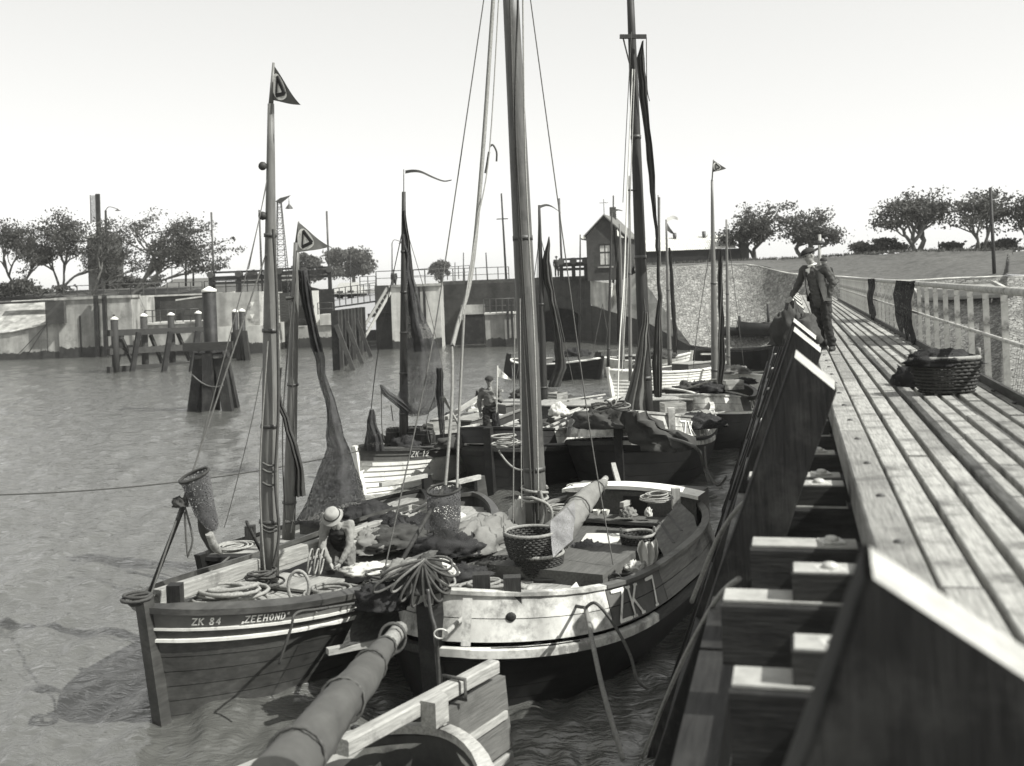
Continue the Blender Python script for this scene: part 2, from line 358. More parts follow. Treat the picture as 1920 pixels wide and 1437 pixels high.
mb = MB(); mb.grid(bank([k - Vector((0, 0, .02)) for k in KERBB], CREST, 12, 0.22, 8)); mb.grid(bank(CREST, BACK, 2, 0.22, 8)); mb.grid(bank(BACK, BACK2, 3, 0.0, 8)); struct('dike_grass', mb, M_grass)
# grass tufts along the crest break the clean edge
mb = MB(); rnd = random.Random(5); CP = path(CREST[:9], 60)
for i in range(2600):
    p = CP[rnd.randrange(len(CP))] + Vector((rnd.gauss(0, 0.6), rnd.gauss(0, 1.2), 0.02)); h = rnd.uniform(0.08, 0.28); a = rnd.uniform(0, pi)
    e = Vector((cos(a), sin(a), 0)) * 0.06; mb.add([p - e, p + e, p + Vector((rnd.gauss(0.05, 0.06), 0, h))], [(0, 1, 2)])
tag(mb.build('crest_grass', M_grass), kind='stuff')

def drop(px, py, mesh_obj_eval, default_Y):
    return PY(px, py, default_Y)
# paved ramp on the bank beyond the railing
from mathutils.bvhtree import BVHTree
bv = BVHTree.FromPolygons([tuple(v.co) for v in DIKE_STONE.data.vertices], [tuple(p.vertices) for p in DIKE_STONE.data.polygons])
def on_dike(px, py):
    a, b = ray(px, py); h = bv.ray_cast(Vector((0, 0, EYE)), Vector((a, 1, b)).normalized()); return h[0]
q = [on_dike(*p) for p in [(1712, 545), (1862, 536), (1900, 557), (1725, 565)]]
if all(q):
    up = Vector((0, -0.12, 0.16)); mb = MB(); mb.prism(q, up); struct('paved_ramp', mb, mat('ramp_paving', 0.24, 0.9, 0.2, 3, 0.2))
    mb = MB()
    for a, b in ((q[0], q[1]), (q[0], q[3]), (q[1], q[2])): mb.beam(a + up * 1.2, b + up * 1.2, 0.16, 0.1)
    struct('ramp_edging', mb, M_concl)

# ------------------------------------------------------------------ lock
def wallbox(px0, px1, Y, ztop, thick, m, zbot=-1.0, parent=None, name='wall', Y1=None):
    x0 = PY(px0, 560, Y).x; x1 = PY(px1, 560, Y if Y1 is None else Y1).x; Yb = Y if Y1 is None else Y1
    mb = MB(); mb.prism([(x0, Y, zbot), (x1, Yb, zbot), (x1, Yb + thick, zbot), (x0, Y + thick, zbot)], (0, 0, ztop - zbot)); return mb.build(name, m, parent)
def coping(px0, px1, Y, ztop, parent, h=0.22, lip=0.15, m=None, depth=1.4, Y1=None):
    x0 = PY(px0, 560, Y).x; x1 = PY(px1, 560, Y if Y1 is None else Y1).x; Yb = Y if Y1 is None else Y1
    mb = MB(); mb.prism([(x0 - 0.05, Y - lip, ztop + 0.003), (x1 + 0.05, Yb - lip, ztop + 0.003), (x1 + 0.05, Yb + depth, ztop + 0.003), (x0 - 0.05, Y + depth, ztop + 0.003)], (0, 0, h)); return mb.build('coping', m or M_conc, parent)
def weed_band(px0, px1, Y, parent, top=1.1, seed=1):
    x0 = PY(px0, 560, Y).x; x1 = PY(px1, 560, Y).x; n = max(12, int((x1 - x0) / 0.05)); mb = MB(); f = lambda x: .5 * mnoise.noise((x * .8, seed, 0)) + .3 * mnoise.noise((x * 3.1, seed, 1)) + .25 * mnoise.noise((x * 11, seed, 2)) + .15 * mnoise.noise((x * 29, seed, 3))
    xs_ = [lerp(x0, x1, i / n) for i in range(n + 1)]
    mb.grid([[(x, Y - 0.012, -0.5) for x in xs_], [(x, Y - .012, max(.1, top + .55 * f(x))) for x in xs_]]); return mb.build('tide_stain', M_algae, parent)
def railing(pts, h, name_parent, post_every=1.6, r=0.035, mid=1, m=None):
    m = m or M_iron; pts = [Vector(p) for p in pts]
    mb = MB(); mb.tube([p + Vector((0, 0, h)) for p in pts], r, 6); mb.build('top_rail', m, name_parent)
    for k in range(mid):
        mb = MB(); mb.tube([p + Vector((0, 0, h * (k + 1) / (mid + 1))) for p in pts], r * 0.7, 5); mb.build('mid_rail', m, name_parent)
    for a, b in zip(pts[:-1], pts[1:]):
        n = max(1, round((b - a).length / post_every))
        for i in range(n + 1):
            p = a.lerp(b, i / n); bar('post', p, p + Vector((0, 0, h)), r * 2.2, r * 2.2, m, name_parent)
def lockpart(name, label, cat, px, Y): return thing(name, label, cat, PY(px, 560, Y).xy.to_3d())

# left quay head
t = lockpart('lock_quay', 'mottled pale concrete quay head on the left bank behind the timber guide fender', 'quay wall', 170, 92)
wallbox(108, 246, 92, QZ, 9, M_conc, parent=t); coping(104, 248, 92, QZ, t, depth=2); weed_band(108, 246, 92, t, 0.9, 2)
bar('buttress', PY(104, 565, 91.7) * 1.0, Vector((PY(104, 565, 91.7).x, 91.7, 3.0)), 1.6, 0.5, M_brick, t, up=(0, 1, 0))
for px in (181, 197): bar('fender_post', Vector((PY(px, 600, 91.5).x, 91.5, -0.8)), Vector((PY(px, 600, 91.5).x, 91.5, 5.3)), 0.28, 0.4, M_tar, t, up=(0, 1, 0))
for px in (150, 214): bar('ladder_slot', Vector((PY(px, 600, 91.97).x, 91.97, 0.2)), Vector((PY(px, 600, 91.97).x, 91.97, 3.6)), 0.1, 0.1, M_tarl, t, up=(0, 1, 0))
t = lockpart('wing_wall', 'low sloping pale stone wing wall running down from the left quay head', 'wall', 60, 92)
mb = MB(); xs = [PY(p, 600, 92).x for p in (-260, 20, 108)]; zs = [1.5, 2.45, 3.2]
mb.add([(xs[0], 92.2, -1), (xs[2], 92.2, -1), (xs[2], 92.2, zs[2]), (xs[1], 92.2, zs[1]), (xs[0], 92.2, zs[0])], [(0, 1, 2, 3, 4)])
mb.add([(xs[0], 92.2, zs[0]), (xs[1], 92.2, zs[1]), (xs[2], 92.2, zs[2]), (xs[2], 93.2, zs[2] + .1), (xs[1], 93.2, zs[1] + .1), (xs[0], 93.2, zs[0] + .1)], [(0, 1, 4, 5), (1, 2, 3, 4)]); mb.build('wall', M_conc, t)
mb = MB(); mb.tube([(xs[0], 92.1, zs[0]), (xs[1], 92.1, zs[1]), (xs[2], 92.1, zs[2])], 0.09, 5); mb.build('coping', M_concl, t); weed_band(-260, 108, 92.2, t, 0.6, 3)
# rope stays hanging on the wing wall
mb = MB(); s0 = Vector((PY(88, 600, 92).x, 91.95, 3.0))
for dx in (-9, -6, 0.05): mb.tube([s0, (PY(88, 600, 92).x + dx * 0.28, 91.9, 0.5)], 0.035, 5)
tag(mb.build('mooring_chain', M_iron), 'dark mooring chains fanning down the pale stone wing wall', 'chain')
mb = MB(); mb.grid([[(xs[0] - 60, 93.1, 1.2), (xs[0], 93.1, 1.7), (xs[1], 93.1, 2.6), (xs[2], 93.1, 3.3)], [(xs[0] - 60, 99, 5.0), (xs[0], 99, 5.0), (xs[1], 99, 5.05), (xs[2], 99, 5.1)]]); struct('paved_slope', mb, M_conc)
mb = MB(); X_ = np.linspace(-200, PY(520, 560, 104).x, 90); mb.grid([[(x, y, z + .12 * mnoise.noise((x * .3, y, 0)) * (y > 99)) for x in X_] for y, z in ((98.6, 5.02), (100.5, 5.35), (103, 5.8), (106, 5.95), (112, 5.9), (140, 4.6))]); struct('left_bank', mb, M_grass)
mb = MB(); x1 = PY(250, 560, 94).x; mb.add([(PY(20, 560, 96).x, 96, 5.06), (x1, 94.4, 5.26), (x1, 95.4, 5.26), (PY(20, 560, 97).x, 97.2, 5.12)], [(0, 1, 2, 3)]); struct('bank_path', mb, M_path)
t = lockpart('quay_railing', 'thin dark iron railing along the left quay head and brick chamber wall', 'railing', 300, 93)
railing([Vector((PY(120, 560, 92.5).x, 92.5, QZ + .2)), Vector((PY(246, 560, 92.5).x, 92.5, QZ + .2)), Vector((PY(380, 560, 97).x, 97, QZ + .2))], 1.0, t, 1.15, mid=1)
# recessed brick wall with a low landing
t = lockpart('brick_chamber_wall', 'dark brick wall recessed between the left quay head and the gate pier', 'wall', 320, 98)
wallbox(244, 410, 98, QZ, 3, M_brick, parent=t); coping(244, 410, 98, QZ, t, m=M_concl, h=.14)
mb = MB(); mb.box((PY(298, 572, 97.9).x, 97.9, 4.4), (.3, .1, .5)); mb.build('niche_shade', M_tar, t)  # dark box: the shade of a niche given as black colour
wallbox(244, 246, 92.3, QZ - .01, 6, M_brick, parent=t, name='return_wall')
t = lockpart('lock_landing', 'low pale concrete landing at the foot of the dark brick chamber wall', 'landing', 330, 90)
wallbox(268, 388, 91, 2.6, 6, M_conc, parent=t); coping(268, 388, 91, 2.6, t, m=M_concl, h=.16, depth=5); weed_band(268, 388, 91, t, 0.8, 4)
t = lockpart('landing_railing', 'short iron railing standing on the low lock landing', 'railing', 330, 90)
railing([Vector((PY(272, 600, 91.4).x, 91.4, 2.78)), Vector((PY(372, 600, 91.4).x, 91.4, 2.78))], 1.05, t, 0.7, mid=1)
# gate pier with triangle marks
t = lockpart('gate_pier', 'pale concrete gate pier with small white triangles on its face', 'lock pier', 440, 90)
wallbox(402, 486, 88, QZ + .1, 9, M_conc, parent=t); wallbox(396, 492, 87.6, 2.3, 9, M_concl, parent=t, name='base'); weed_band(396, 492, 87.6, t, 0.9, 5)
for py in (571, 594):
    c = PY(473, py, 87.9); mb = MB(); mb.add([c + Vector((-.18, -.02, .2)), c + Vector((.18, -.02, .2)), c + Vector((0, -.02, -.18))], [(0, 2, 1)]); mb.build('triangle_mark', M_white, t)
mb = MB(); mb.beam(PY(330, 563, 92), PY(440, 548, 92), .3, .12); mb.build('ramp_plank', M_concl, t)
# gate machinery: frames with long horizontal beams and tall poles
def frame(px0, px1, Y, pyt, pyb, label, poles):
    t = lockpart('lock_machinery', label, 'lock machinery', (px0 + px1) / 2, Y)
    for py, wd in ((pyt, .16), (pyb, .34), (pyb + 9, .22)):
        a = PY(px0, py, Y); b = PY(px1, py, Y); b.z = a.z; bar('beam', a, b, .35, wd, M_tar, t)
    for px in np.linspace(px0 + 4, px1 - 4, 3):
        a = PY(px, pyb, Y); bar('upright', Vector((a.x, Y, QZ)), Vector((a.x, Y, PY(px0, pyt, Y).z + .1)), .3, .3, M_tar, t)
        mb = MB(); mb.tube([(a.x, Y - .35, PY(px0, pyt + 4, Y).z), (a.x, Y + .35, PY(px0, pyt + 4, Y).z)], .28, 12); mb.build('winch_drum', M_iron, t)
    for px, py in poles:
        a = PY(px, pyb, Y); mb = MB(); mb.tube([(a.x, Y, QZ), (a.x, Y, PY(px, py, Y).z)], .085, 8); mb.build('guide_pole', M_iron, t)
    return t
frame(392, 505, 90, 512, 523, 'dark gate machinery with long beams and two tall poles behind the gate pier', [(401, 398), (491, 394)])
frame(520, 622, 92, 505, 513, 'dark gate machinery with one tall pole beside the white panel', [(617, 396)])
frame(1048, 1102, 88, 487, 497, 'dark gate machinery with a tall pole beside the brick hut', [(1053, 372)])
t = lockpart('gate_railing', 'iron railing along the gate pier under the machinery beams', 'railing', 440, 89)
railing([Vector((PY(384, 560, 90.2).x, 90.2, QZ + .12)), Vector((PY(505, 560, 90.2).x, 90.2, QZ + .12))], 1.0, t, 0.9, mid=1)
# lattice lamp mast
def lattice(px, pybase, pytop, Y, wbot, wtop, label):
    t = lockpart('lattice_mast', label, 'lamp mast', px, Y); b = PY(px, pybase, Y); top = PY(px, pytop, Y).z; b = Vector((b.x, Y, min(b.z, QZ)))
    H = top - b.z; C = lambda i, k: Vector((b.x + (1 if i in (1, 2) else -1) * lerp(wbot, wtop, k) / 2, Y + (1 if i > 1 else -1) * lerp(wbot, wtop, k) / 2, b.z + H * k))
    for i in range(4): bar('corner_post', C(i, 0), C(i, 1), .06, .06, M_iron, t)
    mb = MB(); n = int(H / 0.45)
    for k in range(n):
        for i in range(4):
            a, c = C(i, k / n), C((i + 1) % 4, (k + 1) / n); mb.beam(a, c, .03, .03)
            mb.beam(C(i, (k + 1) / n), C((i + 1) % 4, (k + 1) / n), .03, .03)
    tag(mb.build('lattice_bracing', M_iron, t), kind='stuff')
    hd = Vector((b.x, Y, top)); mb = MB(); mb.prism([hd + Vector((-.35, -.1, .0)), hd + Vector((.1, -.1, -.2)), hd + Vector((1.0, -.1, .5)), hd + Vector((.1, -.1, .3))], (0, .2, 0)); mb.build('lamp_arm', M_iron, t)
    lp = hd + Vector((.85, 0, -.35)); mb = MB(); mb.tube([lp + Vector((0, 0, .4)), lp + Vector((0, 0, .1)), lp, lp - Vector((0, 0, .3))], [.03, .05, .14, .36], 10, False); mb.tube([lp + Vector((0, 0, .75)), lp + Vector((0, 0, .3))], .02, 5); mb.build('lamp_shade', M_iron, t)
lattice(532, 600, 378, 93, 1.35, .32, 'slender lattice mast with a hanging bell lamp on the lock island')
# white panel, dark gate recess and low concrete
t = lockpart('gate_shed', 'white panel beside a dark gate opening at the lock chamber', 'lock gate', 600, 95)
wallbox(585, 597, 95, 5.0, .3, M_white, 1.3, t, 'panel'); wallbox(597.5, 626, 95.2, 5.1, .4, M_tar, 1.3, t, 'gate_leaf'); wallbox(490, 585, 95.6, 4.9, .4, M_brick, -1, t, 'back_wall')
for py in (575, 600): bar('crossbar', PY(560, py, 95.1), PY(590, py, 95.1), .2, .2, M_tar, t)
t = lockpart('gate_sill', 'pale stepped concrete sill below the dark lock gate', 'sill', 590, 94)
wallbox(545, 630, 93, 1.9, 3, M_conc, parent=t); wallbox(598, 626, 92.8, 2.9, 2.2, M_concl, 1.95, t, 'step'); weed_band(545, 630, 93, t, 0.9, 6)
t = lockpart('sill_railing', 'small iron railing on the pale gate sill', 'railing', 610, 93)
railing([Vector((PY(597, 600, 93).x, 92.95, 2.9)), Vector((PY(625, 600, 93).x, 92.95, 2.9))], 1.0, t, 1.3, mid=1)
# middle lock: catwalk, dark pier, pale pier
t = lockpart('footbridge', 'iron footbridge railing crossing between the gate and the dark pier', 'footbridge', 660, 96)
railing([Vector((PY(626, 580, 96).x, 96, 3.5)), Vector((PY(706, 580, 96).x, 96, 3.9))], 1.6, t, .55, mid=2); bar('walkway', Vector((PY(626, 580, 96).x, 96.2, 3.42)), Vector((PY(706, 580, 96).x, 96.2, 3.82)), .8, .14, M_tar, t)
railing([Vector((PY(676, 560, 97).x, 97, 4.4)), Vector((PY(706, 560, 97).x, 97, 4.4))], 1.7, t, .6, mid=3)
t = lockpart('shaded_lock_pier', 'tall weed-stained pier side, its shade put into dark brick, beside the pale concrete pier', 'lock pier', 716, 88)
wallbox(703, 736, 88, QZ + .2, 10, M_brick, parent=t); weed_band(703, 736, 88, t, 2.2, 7); bar('fender_beam', PY(690, 592, 87.6), PY(748, 588, 87.6), .3, .3, M_tar, t)  # shadow side of the pale pier: shade put into the dark brick tone
t = lockpart('pale_lock_pier', 'tall pale concrete lock pier with two upright dark fender posts', 'lock pier', 780, 86)
wallbox(733, 826, 86, QZ, 10, M_concl, parent=t); coping(731, 828, 86, QZ, t, h=.2); weed_band(733, 826, 86, t, .8, 8)
for px in (787, 797): bar('fender_post', Vector((PY(px, 600, 85.6).x, 85.6, 2.0)), Vector((PY(px, 600, 85.6).x, 85.6, 5.0)), .2, .3, M_tar, t, up=(0, 1, 0))
t = lockpart('pier_railing', 'dark iron railing along the top of the pale lock pier and brick abutment', 'railing', 850, 87)
railing([Vector((PY(706, 540, 87).x, 87, QZ + .2)), Vector((PY(828, 540, 87).x, 87, QZ + .2)), Vector((PY(955, 540, 92).x, 92, QZ + .25))], 1.15, t, 1.2, mid=1)
t = lockpart('upper_railing', 'farther iron railing raised above the brick abutment', 'railing', 850, 100)
railing([Vector((PY(776, 540, 100).x, 100, 5.4)), Vector((PY(882, 540, 100).x, 100, 5.6))], 1.2, t, 1.0, mid=1)
# brick abutment with culvert and arch
t = lockpart('brick_abutment', 'long dark brick abutment with an arched culvert beside the hut', 'wall', 960, 90)
x0, x1 = PY(824, 560, 90).x, PY(1108, 560, 88).x
def yat(x): return lerp(90, 88, (x - x0) / (x1 - x0))
ax = PY(1049, 600, 88.4).x; aw, az = 1.75, 1.75; mb = MB()
arc = [(ax - aw * cos(pi * i / 14), az + 1.0 * sin(pi * i / 14)) for i in range(15)]
ztop = QZ + .05
mb.add([(x0, yat(x0), -1), (ax - aw, yat(ax), -1), (ax - aw, yat(ax), ztop), (x0, yat(x0), ztop)], [(0, 1, 2, 3)])
mb.add([(ax + aw, yat(ax), -1), (x1, yat(x1), -1), (x1, yat(x1), ztop), (ax + aw, yat(ax), ztop)], [(0, 1, 2, 3)])
for a, b in zip(arc[:-1], arc[1:]):
    mb.add([(a[0], yat(ax), a[1]), (b[0], yat(ax), b[1]), (b[0], yat(ax), ztop), (a[0], yat(ax), ztop)], [(0, 1, 2, 3)])
    mb.add([(a[0], yat(ax), a[1]), (a[0], yat(ax) + 4, a[1]), (b[0], yat(ax) + 4, b[1]), (b[0], yat(ax), b[1])], [(0, 1, 2, 3)])
for sx in (-aw, aw): mb.add([(ax + sx, yat(ax), -1), (ax + sx, yat(ax) + 4, -1), (ax + sx, yat(ax) + 4, az), (ax + sx, yat(ax), az)], [(0, 1, 2, 3)])
mb.add([(x0, yat(x0), ztop), (x1, yat(x1), ztop), (x1, 101, ztop), (x0, 101, ztop)], [(0, 1, 2, 3)]); mb.build('wall', M_brick, t)
mb = MB(); mb.add([(ax - 2.2, yat(ax) + 3.9, -1), (ax + 2.2, yat(ax) + 3.9, -1), (ax + 2.2, yat(ax) + 3.9, 3.6), (ax - 2.2, yat(ax) + 3.9, 3.6)], [(0, 1, 2, 3)]); mb.build('culvert_back', M_tar, t)
for i in range(14):
    a, b = arc[i], arc[i + 1]; s_ = 1.14; A = lambda p, k: (ax + (p[0] - ax) * k, yat(ax) - .06, az + (p[1] - az) * k)
    mb = MB(); mb.prism([A(a, 1.0), A(b, 1.0), A(b, s_), A(a, s_)], (0, .05, 0)); mb.build('arch_brick', M_brick, t)
coping(824, 1108, 90, ztop, t, m=M_grass, h=.3, lip=-.2, depth=4, Y1=88)
mb = MB(); cxx = PY(888, 600, 89.4).x
mb.box((cxx, 89.3, 2.9), (2.0, .5, .8)); mb.build('culvert_hood', M_conc, t); mb = MB(); mb.box((cxx, 89.35, 1.1), (1.7, .4, 2.6)); mb.build('culvert_gate', M_tar, t)
t = lockpart('mooring_block', 'square pale concrete block with railing in front of the brick abutment', 'concrete block', 940, 84)
wallbox(908, 966, 84, 2.55, 3, M_conc, parent=t); coping(908, 966, 84, 2.55, t, m=M_concl, h=.12, depth=3); weed_band(908, 966, 84, t, .7, 9)
for px in (952, 960): bar('fender_post', Vector((PY(px, 600, 83.6).x, 83.6, -.5)), Vector((PY(px, 600, 83.6).x, 83.6, 3.6)), .18, .25, M_tar, t, up=(0, 1, 0))
railing([Vector((PY(908, 600, 84.4).x, 84.4, 2.68)), Vector((PY(966, 600, 84.4).x, 84.4, 2.68))], 1.1, t, .5, mid=1)
# wing wall running down towards the boats
t = lockpart('sloping_wing_wall', 'dark wing wall with pale coping running down from the hut to the boats', 'wall', 1200, 80)
top = [PY(1108, 574, 87.7), PY(1155, 588, 84), PY(1210, 604, 80), PY(1290, 648, 72), PY(1310, 656, 70)]
mb = MB(); mb.grid([[(p.x, p.y, -1) for p in top], top]); mb.grid([top, [p + Vector((.8, .3, .0)) for p in top]], smooth=False); mb.build('wall', M_brick, t)
up_ = [PY(1112, 556, 88), PY(1160, 572, 84.6), PY(1215, 590, 80.8), PY(1300, 640, 73), PY(1330, 655, 71.3)]
mb = MB(); mb.grid([[p + Vector((.05, .05, .01)) for p in top], up_], smooth=False); mb.grid([up_, [KERB[0].lerp(TOE[0], k_) + Vector((.3, .2, -.15)) for k_ in (0, .2, .42, .88, 1)]], smooth=False); mb.build('coping', M_concl, t)

# brick hut
HY = 86.5; hx0, hx1 = PY(1101, 500, HY).x, PY(1172, 500, HY).x; hz0 = QZ - .1; hz1 = PY(1101, 444, HY).z; hzp = PY(1134, 406, HY).z; hm = (hx0 + hx1) / 2; HD = 6.0
t = thing('brick_hut', 'small dark brick lock hut with a steep gable roof on the right quay', 'hut', (hm, HY, hz0))
mb = MB(); sh = 1.6  # side walls splay right so that a strip of the long wall shows
def hp(x, k, z): return (x + sh * k, HY + HD * k, z)
wxa, wxb, wza, wzb = lerp(hx0, hx1, .33), lerp(hx0, hx1, .64), hz0 + 1.15, hz0 + 2.95
xsl = [hx0, wxa, wxb, hx1]
for a, b, z0, z1 in ((hx0, wxa, hz0, hz1), (wxb, hx1, hz0, hz1), (wxa, wxb, hz0, wza), (wxa, wxb, wzb, hz1)): mb.add([hp(a, 0, z0), hp(b, 0, z0), hp(b, 0, z1), hp(a, 0, z1)], [(0, 1, 2, 3)])
mb.add([hp(hx0, 0, hz1), hp(hx1, 0, hz1), hp(hm, 0, hzp)], [(0, 1, 2)])
mb.add([hp(hx1, 0, hz0), hp(hx1, 1, hz0), hp(hx1, 1, hz1), hp(hx1, 0, hz1)], [(0, 1, 2, 3)]); mb.add([hp(hx0, 0, hz0), hp(hx0, 1, hz0), hp(hx0, 1, hz1), hp(hx0, 0, hz1)], [(0, 1, 2, 3)])
mb.add([hp(hx0, 1, hz0), hp(hx1, 1, hz0), hp(hx1, 1, hz1), hp(hm, 1, hzp), hp(hx0, 1, hz1)], [(0, 1, 2, 3, 4)])
for a, b, c, d in (((wxa, wza), (wxa, wzb)) + ((0, 0), (0, 0)), ((wxb, wza), (wxb, wzb)) + ((0, 0), (0, 0)), ((wxa, wzb), (wxb, wzb)) + ((0, 0), (0, 0)), ((wxa, wza), (wxb, wza)) + ((0, 0), (0, 0))):
    mb.add([(a[0], HY, a[1]), (b[0], HY, b[1]), (b[0], HY + .2, b[1]), (a[0], HY + .2, a[1])], [(0, 1, 2, 3)])
mb.build('wall', M_brick, t)
wd = MB().box(((wxa + wxb) / 2, HY + .16, (wza + wzb) / 2), (wxb - wxa - .01, .04, wzb - wza - .01)).build('window', mat('window_frame_dark', .05, .5), t)
for i in range(2):
    for j in range(2):
        cx = lerp(wxa, wxb, .27 + .46 * i); cz = lerp(wza, wzb, (.33, .8)[j]); MB().box((cx, HY + .13, cz), ((wxb - wxa) * .36, .03, (wzb - wza) * (.5, .28)[j])).build('pane', mat('pane_sky_reflection', .45, .2, .3, 3, 0, spec=.5), wd)  # pale pane colour stands in for reflected sky
MB().box(((wxa + wxb) / 2, HY - .06, wza - .06), (wxb - wxa + .3, .16, .12)).build('window_sill', M_conc, t)
mb = MB()
for sgn, xe in ((-1, hx0), (1, hx1)):
    e = xe + sgn * .35; ze = hz1 - .25
    A = [hp(hm, -.05, hzp + .05), hp(e, -.05, ze), hp(e, 1.05, ze), hp(hm, 1.05, hzp + .05)]; mb.prism(A, (0, 0, .12))
mb.build('roof', M_roof, t)
mb = MB(); mb.tube([hp(hm, .0, hzp + .1), hp(hm, 0, hzp + 1.4)], .03, 5); mb.beam(hp(hm - .35, 0, hzp + 1.1), hp(hm + .35, 0, hzp + 1.1), .04, .04); mb.build('finial', M_iron, t)
mb = MB(); mb.box(hp(hm, .7, hzp + .3), (.5, .5, 1.4)); mb.build('chimney', M_brick, t)
MB().prism([PY(1107, 527, 87.5), PY(1146, 531, 85), PY(1146, 584, 85), PY(1107, 571, 87.5)], (.2, .4, 0)).build('plinth', M_concl, t)

# long low store with a pale corrugated roof on the dike
t = lockpart('dike_store', 'long low dark store with a pale corrugated roof on the dike', 'store', 1300, 96)
a, b = PY(1212, 502, 95), PY(1398, 490, 95); zb = a.z - .6
MB().prism([(a.x, 95, zb), (b.x, 95, zb), (b.x, 102, zb), (a.x, 102, zb)], (0, 0, 2.0)).build('wall', M_tar, t)
n = 42; rows0, rows1 = [], []
for i in range(n * 2 + 1):
    x = lerp(a.x - .2, b.x - .8, i / (2 * n)); bz = .05 if i % 2 else 0
    rows0.append((x, 94.8, zb + 2.0 + bz)); rows1.append((x, 98.5, zb + 3.35 + bz))
mb = MB(); mb.grid([rows0, rows1], smooth=False); mb.grid([rows1, [(p[0], 102.2, zb + 2.0) for p in rows0]], smooth=False); mb.build('roof', M_zinc, t)
for px, py in ((1266, 437), (1321, 434)):
    p = PY(px, 470, 98); mb = MB(); mb.tube([(p.x, 98, zb + 3), (p.x, 98, PY(px, py, 98).z)], .17, 10); mb.build('stovepipe', M_iron, t)
p = PY(1396, 470, 95); MB().box((p.x, 95.3, (zb + PY(1396, 433, 95).z) / 2), (.75, .8, PY(1396, 433, 95).z - zb)).build('brick_pillar', M_brick, t)

# far buildings
def house(px0, px1, Y, py_eave, py_ridge, label, py_base=545, cat='house', wallm=None, gable=False):
    t = lockpart('far_house', label, cat, (px0 + px1) / 2, Y); x0, x1 = PY(px0, 540, Y).x, PY(px1, 540, Y).x; ze = PY((px0 + px1) / 2, py_eave, Y).z; zr = PY((px0 + px1) / 2, py_ridge, Y).z; D = 7
    MB().prism([(x0, Y, 4), (x1, Y, 4), (x1, Y + D, 4), (x0, Y + D, 4)], (0, 0, ze - 4)).build('wall', wallm or M_brick, t)
    mb = MB(); o = .3
    mb.add([(x0 - o, Y - o, ze), (x1 + o, Y - o, ze), (x1 - .5, Y + D / 2, zr), (x0 + .5, Y + D / 2, zr), (x1 + o, Y + D + o, ze), (x0 - o, Y + D + o, ze)], [(0, 1, 2, 3), (4, 5, 3, 2), (1, 4, 2), (5, 0, 3)]); rf = mb.build('roof', M_roof if not gable else mat('pale_roof', .3, .8), t)
    for k in (.3, .7): MB().box((lerp(x0, x1, k), Y - .03, lerp(4.6, ze, .55)), (.9, .08, 1.1)).build('window', M_glass, t)
house(300, 385, 118, 541, 522, 'low brick house with a tiled hip roof beyond the left bank')
house(622, 672, 150, 556, 530, 'low house with a pale roof beyond the lock gate', gable=True, wallm=M_concl)
house(440, 560, 190, 528, 515, 'distant dark roofed house behind the gate machinery')
# tall brick tower house with slatted vane hidden by trees on the left
t = lockpart('brick_tower', 'tall brick building standing behind the wind-blown trees on the left bank', 'building', 180, 128)
x0, x1 = PY(165, 500, 128).x, PY(203, 500, 128).x
MB().prism([(x0, 128, 4), (x1, 128, 4), (x1, 133, 4), (x0, 133, 4)], (0, 0, PY(180, 446, 128).z - 4)).build('wall', M_brick, t)
MB().add([(x0 - .3, 127.7, PY(180, 446, 128).z), (x1 + .3, 127.7, PY(180, 446, 128).z), (x1 + .3, 133.3, PY(180, 446, 128).z), (x0 - .3, 133.3, PY(180, 446, 128).z), ((x0 + x1) / 2, 130.5, PY(180, 428, 128).z)], [(0, 1, 4), (1, 2, 4), (2, 3, 4), (3, 0, 4)]).build('roof', M_roof, t)
for py in (466, 492): MB().box((lerp(x0, x1, .5), 127.97, PY(180, py, 128).z), (.8, .1, 1.2)).build('window', M_glass, t)
t = lockpart('signal_mast', 'dark post with a tall slatted signal board rising above the trees', 'signal mast', 184, 112)
p0, p1 = PY(188, 540, 112), PY(183, 364, 112); p0.z = 5; bar('post', p0, p1, .38, .38, M_tar, t, up=(0, 1, 0))
for i in range(22):
    py = 368 + i * 2.3; a = PY(169, py, 112); b = PY(181, py, 112); b.z = a.z; bar('slat', a, b, .05, .07, M_tarl, t)
a, b = PY(169, 366, 112), PY(171, 420, 112); bar('frame_post', a, b, .06, .06, M_tarl, t)
# poles and street lamps
def pole(px, pyt, Y, label, r=.09, zb=4.6, lean=0, cross=None, arm=0, cat='pole', name='telegraph_pole', m=None, group=None):
    tp = PY(px, pyt, Y); bs = Vector((PY(px + lean, 540, Y).x, Y, zb)); t = thing(name, label, cat, bs, group=group); mb = MB(); mb.tube([bs, tp], [r, r * .7], 8); mb.build('post', m or M_tar, t)
    if cross:
        for dz in cross: bar('crossarm', tp + Vector((-.5, 0, -dz)), tp + Vector((.5, 0, -dz)), .08, .08, M_tar, t)
    if arm:
        mb = MB(); mb.tube(path([tp, tp + Vector((arm * .3, 0, .35)), tp + Vector((arm, 0, .1))], 6), .04, 6); mb.build('lamp_arm', M_iron, t)
        e = tp + Vector((arm, 0, .08)); mb = MB(); mb.tube([e + Vector((0, 0, .05)), e - Vector((0, 0, .05)), e - Vector((0, 0, .16))], [.05, .12, .3], 10); mb.build('lamp_shade', M_iron, t)
pole(348, 447, 112, 'plain dark pole left of the lamp post near the low house', .13)
pole(362, 452, 112, 'dark lamp post with a short crooked arm near the low house', .11, arm=.9, cat='lamp post', name='street_lamp')
pole(198, 395, 106, 'tall dark lamp post with a crooked arm among the wind-blown trees', .16, arm=1.2, cat='lamp post', name='street_lamp', lean=3)
pole(322, 495, 120, 'short thin pole behind the low hip roofed house', .07)
pole(735, 456, 120, 'curved arm lamp post behind the dark lock pier', .08, arm=1.0, cat='lamp post', name='street_lamp')
